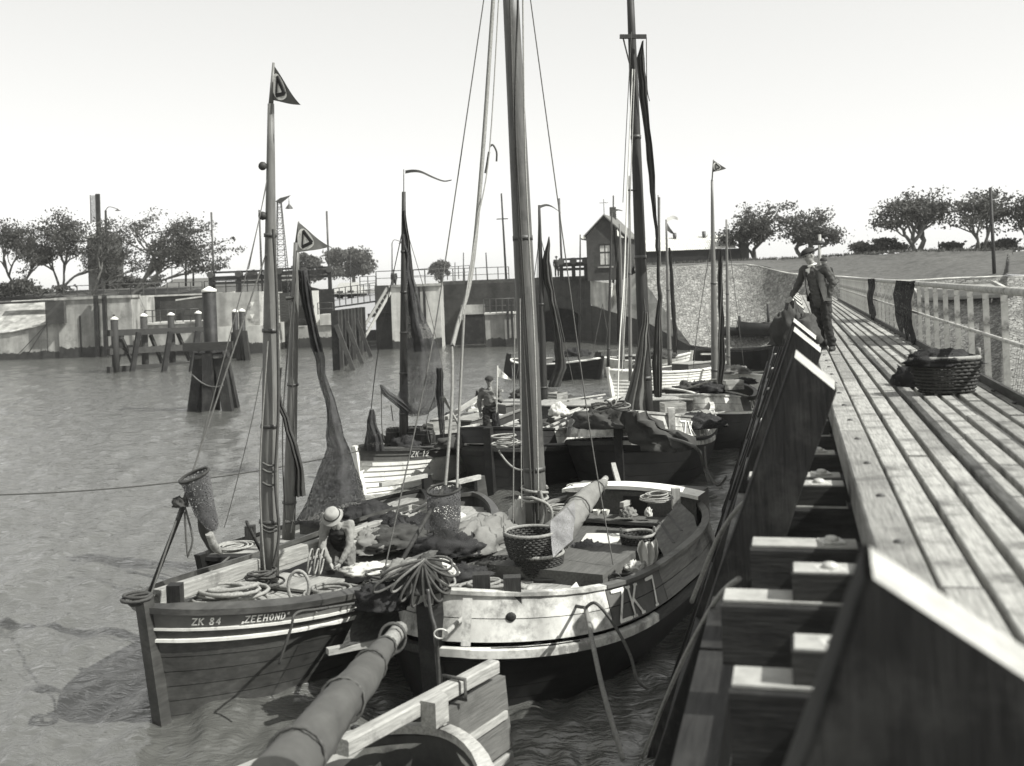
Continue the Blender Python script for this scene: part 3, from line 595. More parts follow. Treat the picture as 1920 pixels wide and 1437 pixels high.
pole(657, 478, 130, 'thin pole in front of the round-headed trees beyond the lock', .06)
pole(575, 475, 130, 'thin pole behind the triangular flag beyond the lock', .06)
pole(869, 474, 130, 'thin bare pole behind the upper railing', .08)
pole(853, 492, 130, 'short bare pole behind the upper railing', .07)
pole(940, 363, 92, 'tall pole with a ball top and side arm behind the thick mast', .1, cross=[2.2], lean=10)
pole(911, 474, 120, 'thin leaning pole beyond the brick abutment', .09, lean=4)
pole(1150, 367, 96, 'tall bare pole behind the roof of the brick hut', .09)
pole(1857, 352, 58, 'tall thin pole on the stone bank beyond the pier railing', .12, zb=2.0, lean=9)

# ------------------------------------------------------------------ trees
def leaf_mesh(name, pts, size, rnd, flat=.6):
    n = len(pts); V = np.zeros((n * 4, 3), np.float32); P = np.array(pts, np.float32)
    r = np.random.RandomState(rnd); a = r.normal(size=(n, 3)); a /= np.linalg.norm(a, axis=1)[:, None]; b = np.cross(a, r.normal(size=(n, 3))); b /= np.linalg.norm(b, axis=1)[:, None]
    s = size * r.uniform(.6, 1.3, (n, 1)); a *= s; b *= s * flat
    V[0::4] = P - a; V[1::4] = P + b * .9; V[2::4] = P + a; V[3::4] = P - b * .9
    me = bpy.data.meshes.new(name); me.from_pydata(V.tolist(), [], [[4 * i, 4 * i + 1, 4 * i + 2, 4 * i + 3] for i in range(n)]); me.update(); return me
def tree(px, py_base, py_top, Y, half_px, label, seed, stems=2, lean=0.15, name='elm_tree', leaf=.13, per=18, m=None, clump=.42, tr=.1, low=.2, group=None, base_z=None):
    R = random.Random(seed); b = PY(px, py_base, Y)
    if base_z is not None: b.z = base_z
    H = PY(px, py_top, Y).z - b.z; W = half_px * Y / F
    t = thing(name, label, 'tree', b, group=group); wood = MB(); tips = []
    def grow(p, d, L, r, lev):
        n = 4; pts = [p]; q = p.copy(); dd = d.copy()
        for i in range(n):
            dd = (dd + Vector((R.gauss(lean * .2, .17), R.gauss(0, .17), R.gauss(.04, .12)))).normalized(); q = q + dd * L / n; pts.append(q.copy())
        wood.tube(pts, [lerp(r, r * .6, i / n) for i in range(n + 1)], 6 if lev < 2 else 4, False)
        if lev >= 5: tips.append(q); tips.append(pts[2]); return
        if lev >= 3: tips.append(pts[3])
        k = (3, 3, 2, 2, 2, 2)[lev]
        for j in range(k):
            az = R.uniform(0, 2 * pi); sp = R.uniform(.3, .75)
            nd = (dd + Vector((cos(az) * sp * 1.25, sin(az) * sp, R.uniform(-.3, .4)))).normalized()
            at = pts[-1] if j == 0 or lev == 0 else pts[R.choice((2, 3))]
            grow(at, nd, L * R.uniform(.66, .86), r * .64, lev + 1)
    for s in range(stems):
        a = pi * (s + .5) / stems + R.gauss(0, .2); sp = .55 * (stems > 1)
        grow(b + Vector((.12 * cos(a) * (stems > 1), 0, -.3)), Vector((lean - cos(a) * sp, R.gauss(0, .2), 1)).normalized(), H * low * R.uniform(.8, 1.2), tr, 0)
    zt = sorted(p.z for p in tips); top = zt[int(len(zt) * .985)]; xs_ = sorted(p.x for p in tips); cx = xs_[len(xs_) // 2]; half = (xs_[int(len(xs_) * .97)] - xs_[int(len(xs_) * .03)]) / 2
    sc = H * .96 / max(top - b.z, .1); sx = W * .95 / max(half, .1)
    def f(p):
        k = max(0, min(1, (p.z - b.z) / (top - b.z))); return Vector((b.x + (p.x - b.x) * sx + 0 * k, b.y + (p.y - b.y) * min(sx, 1.6), b.z + (p.z - b.z) * sc))
    wood.v = [f(p) for p in wood.v]; wood.build('trunk', M_bark, t)
    P = []
    for p in tips:
        c = f(p)
        if c.z < b.z + H * .16 or R.random() < .1: continue
        cr = clump * R.uniform(.35, 1.2); ex = R.uniform(.8, 1.7)
        for i in range(int(per * R.uniform(.4, 1.4))): P.append((c.x + R.gauss(0, cr) * ex + lean * .5, c.y + R.gauss(0, cr), c.z + R.gauss(0, cr * .5)))
    inv = pm(t).inverted().translation; P = [(x + inv.x, y + inv.y, z + inv.z) for x, y, z in P]
    link('crown', leaf_mesh('crown', P, leaf, seed), m or M_leaf, t, pm(t))
def round_tree(px, py_base, py_top, Y, half_px, label, seed, leaf=.34, n=9000):
    R = random.Random(seed); b = PY(px, py_base, Y); b.z = 4.4; H = PY(px, py_top, Y).z - b.z; W = half_px * Y / F
    t = thing('broadleaf_tree', label, 'tree', b); mb = MB(); mb.tube([b, b + Vector((0, 0, H * .5)), b + Vector((.3, 0, H * .8))], [.4, .3, .1], 8)
    lobes = [(R.uniform(-.75, .75), R.uniform(.38, .85)) for i in range(16)] + [(0, .85), (-.3, .8), (.35, .78)]; P = []
    for lx, lz in lobes:
        lim = sqrt(max(.05, 1 - ((lz - .5) / .55) ** 2)); c = Vector((lx * W * lim, R.uniform(-.6, .6) * W, lz * H)); rr = W * R.uniform(.16, .36)
        mb.tube([b + Vector((0, 0, H * .35)), b + c], [.15, .05], 5)
        for i in range(n // len(lobes)):
            d = Vector((R.gauss(0, 1), R.gauss(0, 1), R.gauss(0, 1))).normalized() * rr * (R.random() ** .4 if R.random() < .7 else R.uniform(.8, 1.45)); P.append(c + Vector((d.x, d.y, d.z * .75)))
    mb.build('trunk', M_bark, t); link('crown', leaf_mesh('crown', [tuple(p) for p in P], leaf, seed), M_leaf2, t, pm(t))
GL = 'wind-blown elms on the left bank'
tree(40, 549, 418, 104, 62, 'wind-blown elm at the left end of the left bank row', 11, 2, .12, group=GL)
tree(112, 549, 402, 103, 72, 'wind-blown elm between the end of the row and the forked trunk', 12, 3, .15, group=GL)
tree(172, 549, 410, 101, 52, 'thin elm with a bare forked trunk before the brick tower', 23, 2, .2, per=8, group=GL)
tree(246, 549, 404, 100, 82, 'broad fan-shaped elm leaning away over the left quay railing', 14, 3, .3, group=GL)
def hedge(pxa, pxb, Y, pyb, h, label, seed, m=None, leaf=.16, n=2600, base=None):
    R = random.Random(seed); a, b = PY(pxa, pyb, Y), PY(pxb, pyb, Y)
    if base is not None: a.z = b.z = base
    t = thing('shrub', label, 'shrub', (a + b) / 2); P = []; c = (a + b) / 2
    lob = [(R.random(), R.uniform(.25, 1) ** 1.3) for i in range(max(5, int((b - a).length / .55)))]
    for i in range(n):
        u, hh = R.choice(lob); p = a.lerp(b, min(1, max(0, u + R.gauss(0, .03)))); z = h * 1.25 * hh * sqrt(R.random()) + R.gauss(0, .06); P.append((p.x - c.x + R.gauss(0, .35), R.gauss(0, .5), p.z - c.z + z))
    link('crown', leaf_mesh('crown', P, leaf, seed), m or M_leaf, t, pm(t))
    for u, hh in lob: p = a.lerp(b, u); mb = MB(); mb.tube([p - Vector((0, 0, .2)), p + Vector((.1, 0, h * hh * .7))], [.05, .02], 5); mb.build('stem', M_bark, t)
hedge(-10, 125, 100, 556, 1.1, 'low dark hedge under the elms beside the paved slope', 31, base=5.7, n=3500)
hedge(215, 300, 108, 545, 1.3, 'low bush behind the left quay railing', 32, base=5.7)
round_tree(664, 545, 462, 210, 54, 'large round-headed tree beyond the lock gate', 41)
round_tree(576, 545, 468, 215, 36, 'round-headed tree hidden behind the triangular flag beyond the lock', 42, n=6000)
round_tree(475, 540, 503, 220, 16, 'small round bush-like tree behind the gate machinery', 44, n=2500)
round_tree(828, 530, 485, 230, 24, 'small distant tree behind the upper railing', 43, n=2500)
GR = 'elms on the dike crest'
tree(1418, 492, 384, 96, 60, 'dense elm on the dike beside the brick pillar of the store', 51, 2, .1, group=GR, per=17)
tree(1512, 484, 396, 94, 44, 'elm on the dike behind the standing man and the post', 52, 2, .12, group=GR)
tree(1722, 474, 361, 84, 74, 'broad spreading elm on the grassy dike crest', 53, 2, .05, group=GR, per=17)
tree(1842, 472, 356, 82, 58, 'tall open elm on the dike crest beside the thin pole', 54, 2, .1, group=GR, per=11)
tree(1930, 470, 365, 82, 40, 'elm at the far end of the dike crest row', 55, 2, .1, group=GR, per=11)
hedge(1590, 1690, 86, 477, 1.0, 'low bushes on the dike crest between the elms', 56, base=PY(1640, 478, 86).z)
hedge(1780, 1890, 84, 472, 1.1, 'low bushes at the foot of the tall open elm', 57, base=PY(1830, 474, 84).z)
# ------------------------------------------------------------------ timber in the harbour
def pile(name, px, py_top, py_bot, wd, parent, m=None, cap=True, Y=None, dx=0):
    b = PZ(px, py_bot, 0) if Y is None else Vector((PY(px, py_bot, Y).x, Y, 0)); Y = b.y; z = PY(px, py_top, Y).z; b = Vector((PY(px, (py_top + py_bot) / 2, Y).x, Y, 0))
    mb = MB(); mb.tube([(b.x + dx, Y, -1), (b.x, Y, z - .15)], wd / 2, 10); o = mb.build(name, m or M_tarl, parent)
    if cap:
        mb = MB(); mb.tube([(b.x, Y, z - .15), (b.x, Y, z - .05), (b.x, Y, z + .08)], [wd / 2 + .03, wd / 2 + .02, .05], 10); mb.build('pile_cap', M_white, parent)
    return Vector((b.x, Y, z))
t = thing('guide_fender', 'timber guide fender with white capped piles and three long rails', 'fender', PZ(290, 700, 0))
tops = [pile('pile', px, pt, pb, .48, t) for px, pt, pb in ((216, 596, 698), (271, 590, 690), (322, 588, 684), (373, 585, 678))]
for py0, py1 in ((625, 618), (660, 650), (694, 682)):
    a = PY(203, py0, tops[0].y - .4); b = PY(384, py1, tops[3].y - .4); bar('rail', a, b, .3, .42, M_tarl, t)
for i in range(3):
    a, b = tops[i], tops[i + 1]; bar('brace', Vector((a.x + .4, a.y + .1, 2.3)), Vector((lerp(a.x, b.x, .62), lerp(a.y, b.y, .6), .2)), .18, .25, M_tarl, t)
for px in (208, 240, 300, 352):
    bs = PZ(px, 698, 0); bar('raking_strut', Vector((bs.x, bs.y + .5, -.5)), Vector((bs.x + .5, bs.y + .9, 2.6)), .3, .3, M_tar, t)
t = thing('dolphin', 'tall white capped mooring dolphin of chained piles standing in the water', 'dolphin', PZ(403, 770, 0))
tp = pile('centre_pile', 396, 541, 768, .58, t, M_tar)
Yd = tp.y
for sx, sy in ((-.85, -.5), (.85, -.5), (.85, .6), (-.85, .6), (0, -.95)):
    a = Vector((tp.x + sx * 1.05, Yd + sy, -1)); b = Vector((tp.x + sx * .45, Yd + sy * .5, 2.45)); bar('raking_pile', a, b, .42, .42, M_tar, t, up=(0, 1, 0))
mb = MB(); mb.tube([(tp.x - .55, Yd - .5, 2.3), (tp.x + .55, Yd - .5, 2.3), (tp.x + .6, Yd + .5, 2.3), (tp.x - .6, Yd + .5, 2.3)], .1, 6, closed=True); mb.build('iron_band', M_iron, t)
for k in (.0, .14): bar('crossbeam', Vector((tp.x - 1.0, Yd - .62, 2.75 + k * 0)), Vector((tp.x + 1.1, Yd - .62, 2.75)), .25, .35, M_tarl, t) if k == 0 else None
bar('upper_band', Vector((tp.x - .4, Yd - .45, 2.0)), Vector((tp.x + .9, Yd - .4, 2.0)), .1, .5, M_tarl, t)
mb = MB(); mb.tube(sag((tp.x - .6, Yd - .9, 1.6), (tp.x + .7, Yd - .9, 1.1), .25), .04, 6); mb.build('chain', M_iron, t)
for px, pt, pb, lab in ((442, 582, 672, 'white capped pile group standing nearer the tall dolphin'), (455, 581, 676, 'white capped pile group farther out beside the gate pier')):
    t = thing('pile_group', lab, 'piles', PZ(px, pb, 0)); tq = pile('pile', px, pt, pb, .46, t, M_tar)
    bar('raking_pile', Vector((tq.x + .5, tq.y - .3, -1)), Vector((tq.x + .2, tq.y - .2, 2.2)), .34, .34, M_tarl, t, up=(0, 1, 0))
    bar('raking_pile', Vector((tq.x - .5, tq.y + .3, -1)), Vector((tq.x - .2, tq.y + .2, 2.0)), .34, .34, M_tar, t, up=(0, 1, 0))
t = thing('lock_fender', 'row of close-set timber piles guiding boats into the lock gate', 'fender', PZ(655, 690, 0))
for i in range(9):
    k = i / 8; px = lerp(632, 682, k); pb = lerp(694, 660, k); pt = lerp(582, 576, k); b = PZ(px, pb, 0); z = PY(px, pt, b.y).z; bar('pile', Vector((b.x, b.y, -1)), Vector((b.x, b.y, z)), .44, .44, M_tarl if i % 2 else M_tar, t, up=(0, 1, 0))
    if i % 3 == 0: bar('raking_strut', Vector((b.x + 1.5, b.y - .9, -1)), Vector((b.x + .1, b.y - .3, 2.8)), .25, .3, M_tarl, t, up=(0, 1, 0))
bar('waling', PZ(632, 694, 0) + Vector((0, -.3, 1.2)), PZ(682, 660, 0) + Vector((0, -.3, 1.2)), .2, .35, M_tarl, t)
t = thing('lock_ladder', 'long pale plank ladder leaning from the lock fender to the pier railing', 'ladder', PY(690, 630, 84))
a0, a1 = PY(662, 648, 84), PY(726, 540, 86); b0, b1 = PY(674, 650, 84), PY(732, 548, 86)
bar('ladder_side', a0, a1, .12, .2, M_wood, t); bar('ladder_side', b0, b1, .12, .2, M_wood, t)
for i in range(1, 12): bar('rung', a0.lerp(a1, i / 12), b0.lerp(b1, i / 12), .06, .06, M_wood, t)

# ------------------------------------------------------------------ the pier
DZ = 3.58
vp = ray(1484, 513); PD = Vector((vp[0], 1, 0)).normalized(); PN = Vector((PD.y, -PD.x, 0))   # along, and to the right
e0 = PZ(1611, 940, DZ); e0 = e0 - PD * (e0.dot(PD)); 
def PP(s, lat, z): return e0 + PD * s + PN * lat + Vector((0, 0, z - e0.z))
BAY = 1.09; S0, S1 = 1.2, 66.0; WID = 1.78
pier = thing('timber_pier', 'long weathered plank pier with tarred piles beside the moored boats', 'pier', PP(10, .8, 0))
deck = MB()
for lat in (.35, .95, 1.6): deck.beam(PP(S0 - 3, lat, DZ - .17), PP(S1, lat, DZ - .17), .16, .22)
deck = deck.build('deck', M_tar, pier)
R = random.Random(7)
# outer edge timber, then planks in short lengths with open gaps
s = S0 - 3
while s < S1:
    L = min(5.45, S1 - s); bar('edge_beam', PP(s, .1, DZ - .11), PP(s + L - .015, .1, DZ - .11), .2, .26, M_deckp, deck, bev=.012); s += L
lats = [.31, .487, .664, .841, 1.018, 1.195, 1.372, 1.549, 1.70]; wds = [.16, .133, .133, .133, .133, .133, .133, .133, .11]
for k, (la, wd) in enumerate(zip(lats, wds)):
    s = S0 - 3 - R.choice((0, 1.1, 2.2)); 
    while s < S1:
        L = R.choice((3.27, 4.36, 4.36)); L = min(L, S1 - s) if S1 - s < 5.5 else L
        dz = R.uniform(-.006, .006); q = la + R.uniform(-.005, .005)
        bar('plank', PP(s, q, DZ - .04 + dz), PP(s + L - .012, q, DZ - .04 + dz), wd, .08, M_deckp, deck, bev=.007); s += L
bt = MB(); bt.ball((0, 0, 0), .045, 8, 4, (1, 1, .55)); bt.box((0, 0, -.012), (.13, .13, .014)); BOLT = bt.mesh('bolt'); BOLT.materials.append(M_ironl)
btd = MB(); btd.ball((0, 0, 0), .028, 8, 4, (1, 1, .5)); BOLTD = btd.mesh('bolt_dark'); BOLTD.materials.append(M_iron)
n_b = int((S1 - 2.0) / BAY)
for i in range(n_b):
    s = 2.10 + i * BAY
    out = .62 if i % 3 else .72
    cb = bar('crossbeam', PP(s, -out, DZ - .42), PP(s, WID, DZ - .42), .24, .3, M_tar, pier, bev=.012)
    if i < 22:
        MB().prism([PP(s - .1, -out + .012, DZ - .267), PP(s - .1, -.02, DZ - .267), PP(s + .1, -.02, DZ - .267), PP(s + .1, -out + .012, DZ - .267)], (0, 0, .012)).build('pale_top', M_cut, pier)  # thin pale strip over the beam top, lighter than the tarred sides
        link('bolt', BOLT, None, pier, Matrix.Translation(PP(s, -.16, DZ - .235)))
        link('edge_bolt', BOLTD, None, pier, Matrix.Translation(PP(s, .12, DZ + .022)))
        if i in (0, 2, 3, 5, 8): 
            bar('packing_block', PP(s + .02, -.38, DZ - .19), PP(s + .02, -.03, DZ - .19), .2, .13, M_tarl, pier); MB().prism([PP(s - .07, -.37, DZ - .124), PP(s - .07, -.04, DZ - .124), PP(s + .11, -.04, DZ - .124), PP(s + .11, -.37, DZ - .124)], (0, 0, .008)).build('pale_top', M_cut, pier); link('bolt', BOLT, None, pier, Matrix.Translation(PP(s + .02, -.2, DZ - .11)))
# fender piles raking outwards, their cut heads standing above the deck
def rake(s, head=.62, wd=.34, dp=.36, lat=-.16, tilt=.37, cutdrop=.16, lower=-1.2):
    zt = DZ + head; L = zt - lower; u = Vector((0, 0, 1)) + PN * tilt; a = PP(s, lat - tilt * L, lower); top = PP(s, lat, zt)
    # cross-section: PD (thickness) x outward normal; head sawn on a slope that falls towards the camera
    nrm = (PN - Vector((0, 0, tilt))).normalized(); h = wd / 2; d_ = dp / 2
    cs = [(-d_, -h), (d_, -h), (d_, h), (-d_, h)]   # (along pier, across)
    bot = [a + PD * x + nrm * y for x, y in cs]; tp_ = []
    for x, y in cs:
        p = top + PD * x + nrm * y; tp_.append(p + u * (cutdrop * (x / d_) * .5 - .12 * (y / h) * .5))
    mb = MB(); mb.add(bot + tp_, [(0, 1, 5, 4), (1, 2, 6, 5), (2, 3, 7, 6), (3, 0, 4, 7), (3, 2, 1, 0)]); cen = sum(tp_, Vector()) / 4; tp_ = [cen + (p - cen) * .93 for p in tp_]
    me_ = mb.mesh('fender_pile'); bm = bmesh.new(); bm.from_mesh(me_); bmesh.ops.bevel(bm, geom=[e for e in bm.edges if max(v.co.z for v in e.verts) > 0], offset=.018, segments=2, affect='EDGES', profile=.6)
    bmesh.ops.subdivide_edges(bm, edges=[e for e in bm.edges if e.calc_length() > .9], cuts=14)
    for v in bm.verts: v.co += Vector((mnoise.noise(v.co * 3.1), mnoise.noise(v.co * 3.1 + Vector((9, 0, 0))), 0)) * .012
    mb.v = [v.co.copy() for v in bm.verts]; bm.verts.index_update(); mb.f = [[v.index for v in f.verts] for f in bm.faces]; mb.sm = [False] * len(mb.f); bm.free(); o = mb.build('fender_pile', M_pile, pier)
    mb = MB(); mb.add([p + u * .003 for p in tp_], [(0, 1, 2, 3)]); mb.build('sawn_head', M_cut, o)
    return o
RK = [(2.72, .47, .52, .25), (7.4, .67, .33, .28), (10.9, .66, .33, .28), (13.0, .66, .33, .28), (16.6, .62, .33, .28), (19.6, .6, .33, .28), (22.8, .6, .33, .28), (26, .6, .33, .28), (30, .6, .33, .28), (34, .6, .33, .28), (38, .6, .33, .28), (43, .6, .33, .28)]
for s_, hd, wd, dp in RK: rake(s_, hd, wd, dp, lat=(.04 if s_ < 3 else -.2), cutdrop=(.02 if s_ < 3 else .035))
# piles carrying the deck and low wales
for i in range(0, 58, 4):
    s = 2.10 + i * BAY
    for la in (.12, 1.6): bar('bearing_pile', PP(s, la, -1.5), PP(s, la, DZ - .58), .3, .3, M_tar, pier, up=(0, 1, 0))
    bar('diagonal_brace', PP(s, .1, .6), PP(s, 1.6, DZ - .6), .1, .22, M_tar, pier)
for z, la in ((1.35, -1.28), (2.6, -.82)): 
    s = 1.0
    while s < 40: bar('wale', PP(s, la, z), PP(s + 5.2, la, z), .2, .3, M_tar, pier); s += 5.25
# handrail on the far side
rl = MB(); rl.tube([PP(S0 - 3, WID - .02, DZ + 1.06), PP(S1 - 14, WID - .02, DZ + 1.06)], .042, 8); rl = rl.build('handrail', M_rail, pier)
mr_ = MB(); mr_.tube([PP(S0 - 3, WID - .02, DZ + .55), PP(S1 - 14, WID - .02, DZ + .55)], .02, 6); mr_.build('mid_rail', M_rail, rl)
for i in range(-3, int((S1 - 16) / BAY)):
    s = 2.10 + i * BAY; bar('rail_post', PP(s, WID, DZ - .3), PP(s, WID, DZ + 1.05), .03, .065, M_rail, rl, up=PN)
    if i < 26: link('foot_bolt', BOLTD, None, rl, Matrix.Translation(PP(s + .1, WID - .12, DZ + .02)))
bar('toe_board', PP(S0 - 3, WID - .06, DZ + .05), PP(S1 - 14, WID - .06, DZ + .05), .04, .09, M_tarl, pier)
# wire netting between the posts
mb = MB(); st = .11; h = 1.0
sN = 4.5
while sN < 11.5:
    for sg in (1, -1):
        a = PP(sN if sg > 0 else sN + h * .4, WID + .03, DZ + .03); b = PP(sN + h * .4 if sg > 0 else sN, WID + .03, DZ + .54); mb.beam(a, b, 0.003, 0.003, up=PN)
    sN += st
tag(mb.build('wire_netting', mat('galvanised_wire', .22, .5), pier), kind='stuff')
# ------------------------------------------------------------------ boats
M_var = mat('varnished_plank', 0.062, 0.38, 0.4, 3, 0.4, stretch=(.5, 4, 6), rnd=.14, spec=.45, dirt=.42, dirt_v=.035, dirt_scale=2.5, bdist=.01, streak=(2, 2, .7))
M_band = mat('grey_name_strake', 0.13, 0.55, 0.25, 4, 0.2, rnd=.05)
M_black = mat('black_tar_hull', 0.010, 0.55, 0.5, 3, 0.3, spec=.3, rnd=.1)
M_wplank = mat('white_boat_plank', 0.68, 0.55, 0.14, 3, 0.3, rnd=.06, dirt=.22, dirt_v=.3, dirt_scale=4, bdist=.01)
M_wworn = mat('worn_white_bulwark', 0.56, 0.6, 0.2, 2.5, 0.3, rnd=.08, dirt=.52, dirt_v=.2, streak=(2.5, 2.5, .8), dirt_scale=2.6)
M_panel = mat('dark_number_panel', 0.085, 0.6, 0.3, 4, 0.2, rnd=.08)
M_brown = mat('bare_bulwark_plank', 0.15, 0.7, 0.35, 4, 0.4, stretch=(.6, 5, 8), rnd=.2, dirt=.3, dirt_v=.08)
M_deckb = mat('boat_deck_plank', 0.25, 0.75, 0.3, 5, 0.4, stretch=(.6, 6, 6), rnd=.14, dirt=.3, dirt_v=.16, dirt_scale=3)
M_deckd = mat('dark_deck_plank', 0.085, 0.75, 0.3, 5, 0.4, stretch=(.6, 6, 6), rnd=.2, dirt=.3, dirt_v=.06)
M_inner = mat('inner_hull', 0.055, 0.8, 0.3, 4, 0.3)
M_mast = mat('mast_wood', 0.14, 0.5, 0.35, 3, 0.3, stretch=(5, 5, .5), rnd=.15, spec=.4, dirt=.25, dirt_v=.1)
M_mastd = mat('dark_mast', 0.035, 0.6, 0.4, 3, 0.3, stretch=(5, 5, .5), rnd=.2)
M_rope = mat('hemp_rope', 0.22, 0.9, 0.35, 40, 0.4, rnd=.25, bdist=.005)
M_roped = mat('tarred_rope', 0.07, 0.85, 0.4, 40, 0.4, rnd=.25, bdist=.005)
M_canvas = mat('grey_canvas', 0.17, 0.9, 0.2, 4, 0.5, rnd=.1, dirt=.2, dirt_v=.13)
M_canvd = mat('weathered_canvas', 0.08, 0.9, 0.25, 3, 0.6, rnd=.1, dirt=.3, dirt_v=.07, dirt_scale=4)
M_canvw = mat('white_canvas', 0.5, 0.9, 0.12, 4, 0.5, rnd=.05)
M_tan = mat('tanned_sail', 0.045, 0.9, 0.3, 4, 0.5, rnd=.15)
M_netb = net_mat('black_net', 0.014, 1.2, 50)
M_net = net_mat('fishing_net', 0.075, .85, 55)
M_netd = net_mat('dense_net', 0.05, 1.1, 45)
M_wick = mat('wicker', 0.042, 0.8, 0.45, 25, 0.5, rnd=.1)
M_rim = mat('pale_wicker_rim', 0.22, 0.8, 0.35, 25, 0.5)
M_fish = mat('fish_and_catch', 0.2, .5, .6, 30, .5)
M_letter = mat('white_lettering', 0.72, 0.6, 0.1, 10, 0, dirt=.3, dirt_v=.35, dirt_scale=9)

class Boat:
    def __init__(s, label, bow, alpha, L, B, D, sb=.35, ss=.15, nb=2.6, mbw=.8, ns=2.6, ms=.8, kw=.75, rb=.25, rs=.1, cat='fishing boat', name='fishing_boat', group='moored fishing boats', zb=-.35):
        a = radians(alpha); s.aft = Vector((sin(a), cos(a), 0)); s.fwd = -s.aft; th = math.atan2(s.fwd.y, s.fwd.x)
        o = Vector((bow.x, bow.y, 0)) + s.aft * (L / 2); s.M = Matrix.Translation(o) @ Matrix.Rotation(th, 4, 'Z'); s.Mi = s.M.inverted()
        s.L, s.B, s.D, s.sb, s.ss, s.nb, s.mb, s.ns, s.ms, s.kw, s.rb, s.rs, s.zb = L, B, D, sb, ss, nb, mbw, ns, ms, kw, rb, rs, zb
        s.root = thing(name, label, cat, M=s.M, group=group)
    def zs(s, t): return s.D + (s.sb * ((t - .4) / .6) ** 2 if t > .4 else s.ss * ((.4 - t) / .4) ** 2)
    def P(s, t, v, side=1, off=0.0):
        tm = .46
        if t > tm: u = (t - tm) / (1 - tm); w = max(0, 1 - u ** s.nb) ** (s.mb * (1 + .9 * (1 - min(v, 1)))); dx = -s.rb * (1 - v) * u ** 4
        else: u = (tm - t) / tm; w = max(0, 1 - u ** s.ns) ** (s.ms * (1 + .9 * (1 - min(v, 1)))); dx = s.rs * (1 - v) * u ** 4
        hb = s.B / 2 * w * (s.kw + (1 - s.kw) * min(v, 1) ** .6)
        return Vector((-s.L / 2 + s.L * t + dx, side * (hb + off), lerp(s.zb, s.zs(t), v)))
    def N(s, t, v, side):
        e = .004; t0, t1 = max(0, t - e), min(1, t + e); du = s.P(t1, v, side) - s.P(t0, v, side); dv = s.P(t, min(1, v + .03), side) - s.P(t, max(0, v - .03), side)
        n = du.cross(dv); 
        if n.length < 1e-9: n = Vector((1, 0, 0))
        n.normalize()
        if n.y * side < 0: n = -n
        if t > .985: n = (n + Vector((1, 0, 0))).normalized()
        return n
    def Q(s, t, v, side, off): return s.P(t, v, side) + s.N(t, v, side) * off
    def w(s, p): return s.M @ Vector(p)
    def l(s, p): return s.Mi @ Vector(p)
    def ts(s, t0=0., t1=1., n=26):
        f = lambda t: math.acos(1 - 2 * t) / pi
        a, b = f(t0), f(t1); return [.5 - .5 * cos(pi * lerp(a, b, i / n)) for i in range(n + 1)]
    def hull(s, nst, m, lap=.0, vmin=.0, inner=None, thick=.04, mtop=None, ntop=0, n=26):
        T = s.ts(n=n); mb = MB()
        for sd in (1, -1):
            mb.grid([[s.Q(t, v, sd, -thick) for t in T] for v in (.25, .5, .75, .985)])
        mb.grid([[s.Q(t, .25, 1, -thick) for t in T], [s.Q(t, .25, -1, -thick) for t in T]])
        h = mb.build('hull', inner or M_inner, s.root, local=True); s.h = h
        for sd in (1, -1):
            for k in range(nst):
                v0, v1 = lerp(vmin, 1, k / nst), lerp(vmin, 1, (k + 1) / nst); g = .004
                mb = MB(); lo = [s.Q(t, v0 + g, sd, lap) for t in T]; hi = [s.Q(t, v1 - g * .2, sd, .002) for t in T]; bt = [s.Q(t, v0 + g, sd, -.02) for t in T]; tp = [s.Q(t, v1 - g * .2, sd, -.02) for t in T]
                mb.grid([lo, hi]); mb.grid([bt, lo], False); mb.grid([hi, tp], False)
                mb.build('plank', (mtop if (mtop and k >= nst - ntop) else m), h, local=True)
        return h
    def strip(s, name, v, hgt, out, m, t0=0., t1=1., sides=(1, -1), n=30, parent=None, dv=0):
        T = s.ts(t0, t1, n)
        for sd in sides:
            mb = MB(); A = [s.Q(t, v, sd, .0) for t in T]; Bq = [s.Q(t, v, sd, out) for t in T]; h = Vector((0, 0, hgt))
            mb.grid([A, Bq, [p + h for p in Bq], [p + h for p in A]], smooth=False); mb.build(name, m, parent or s.root, local=True)
    def rail(s, m, wi=.06, wo=.05, th=.05, z0=0.0, t0=0., t1=1., lean=0.0):
        T = s.ts(t0, t1, 34)
        for sd in (1, -1):
            A = [s.Q(t, 1, sd, -wi - lean) + Vector((0, 0, z0)) for t in T]; C = [s.Q(t, 1, sd, wo - lean) + Vector((0, 0, z0)) for t in T]
            for p in A: p.y = max(p.y * sd, .0) * sd
            h = Vector((0, 0, th)); mb = MB(); mb.grid([A, C, [p + h for p in C], [p + h for p in A], A], smooth=False); mb.build('rail', m, s.root, local=True)
    def bulwark(s, hgt, lean, segs, nrow=2, inner=None):
        """bulwark leaning inwards above the wale; segs = [(t0, t1, material)]"""
        def Bq(t, k, sd, off): 
            p = s.P(t, 1, sd); n = s.N(t, 1, sd); n.z = 0; n.normalize(); h = hgt * (1 + .25 * max(0, (t - .5) * 2) ** 2); q = p + n * (off - lean * k) + Vector((0, 0, h * k + .06))
            if q.y * sd < .0: q.y = 0
            return q
        s.Bq = Bq; T = s.ts(n=30)
        mb = MB()
        for sd in (1, -1): mb.grid([[Bq(t, k, sd, -.05) for t in T] for k in (0, .5, .99)])
        mb.build('bulwark_lining', inner or M_inner, s.root, local=True)
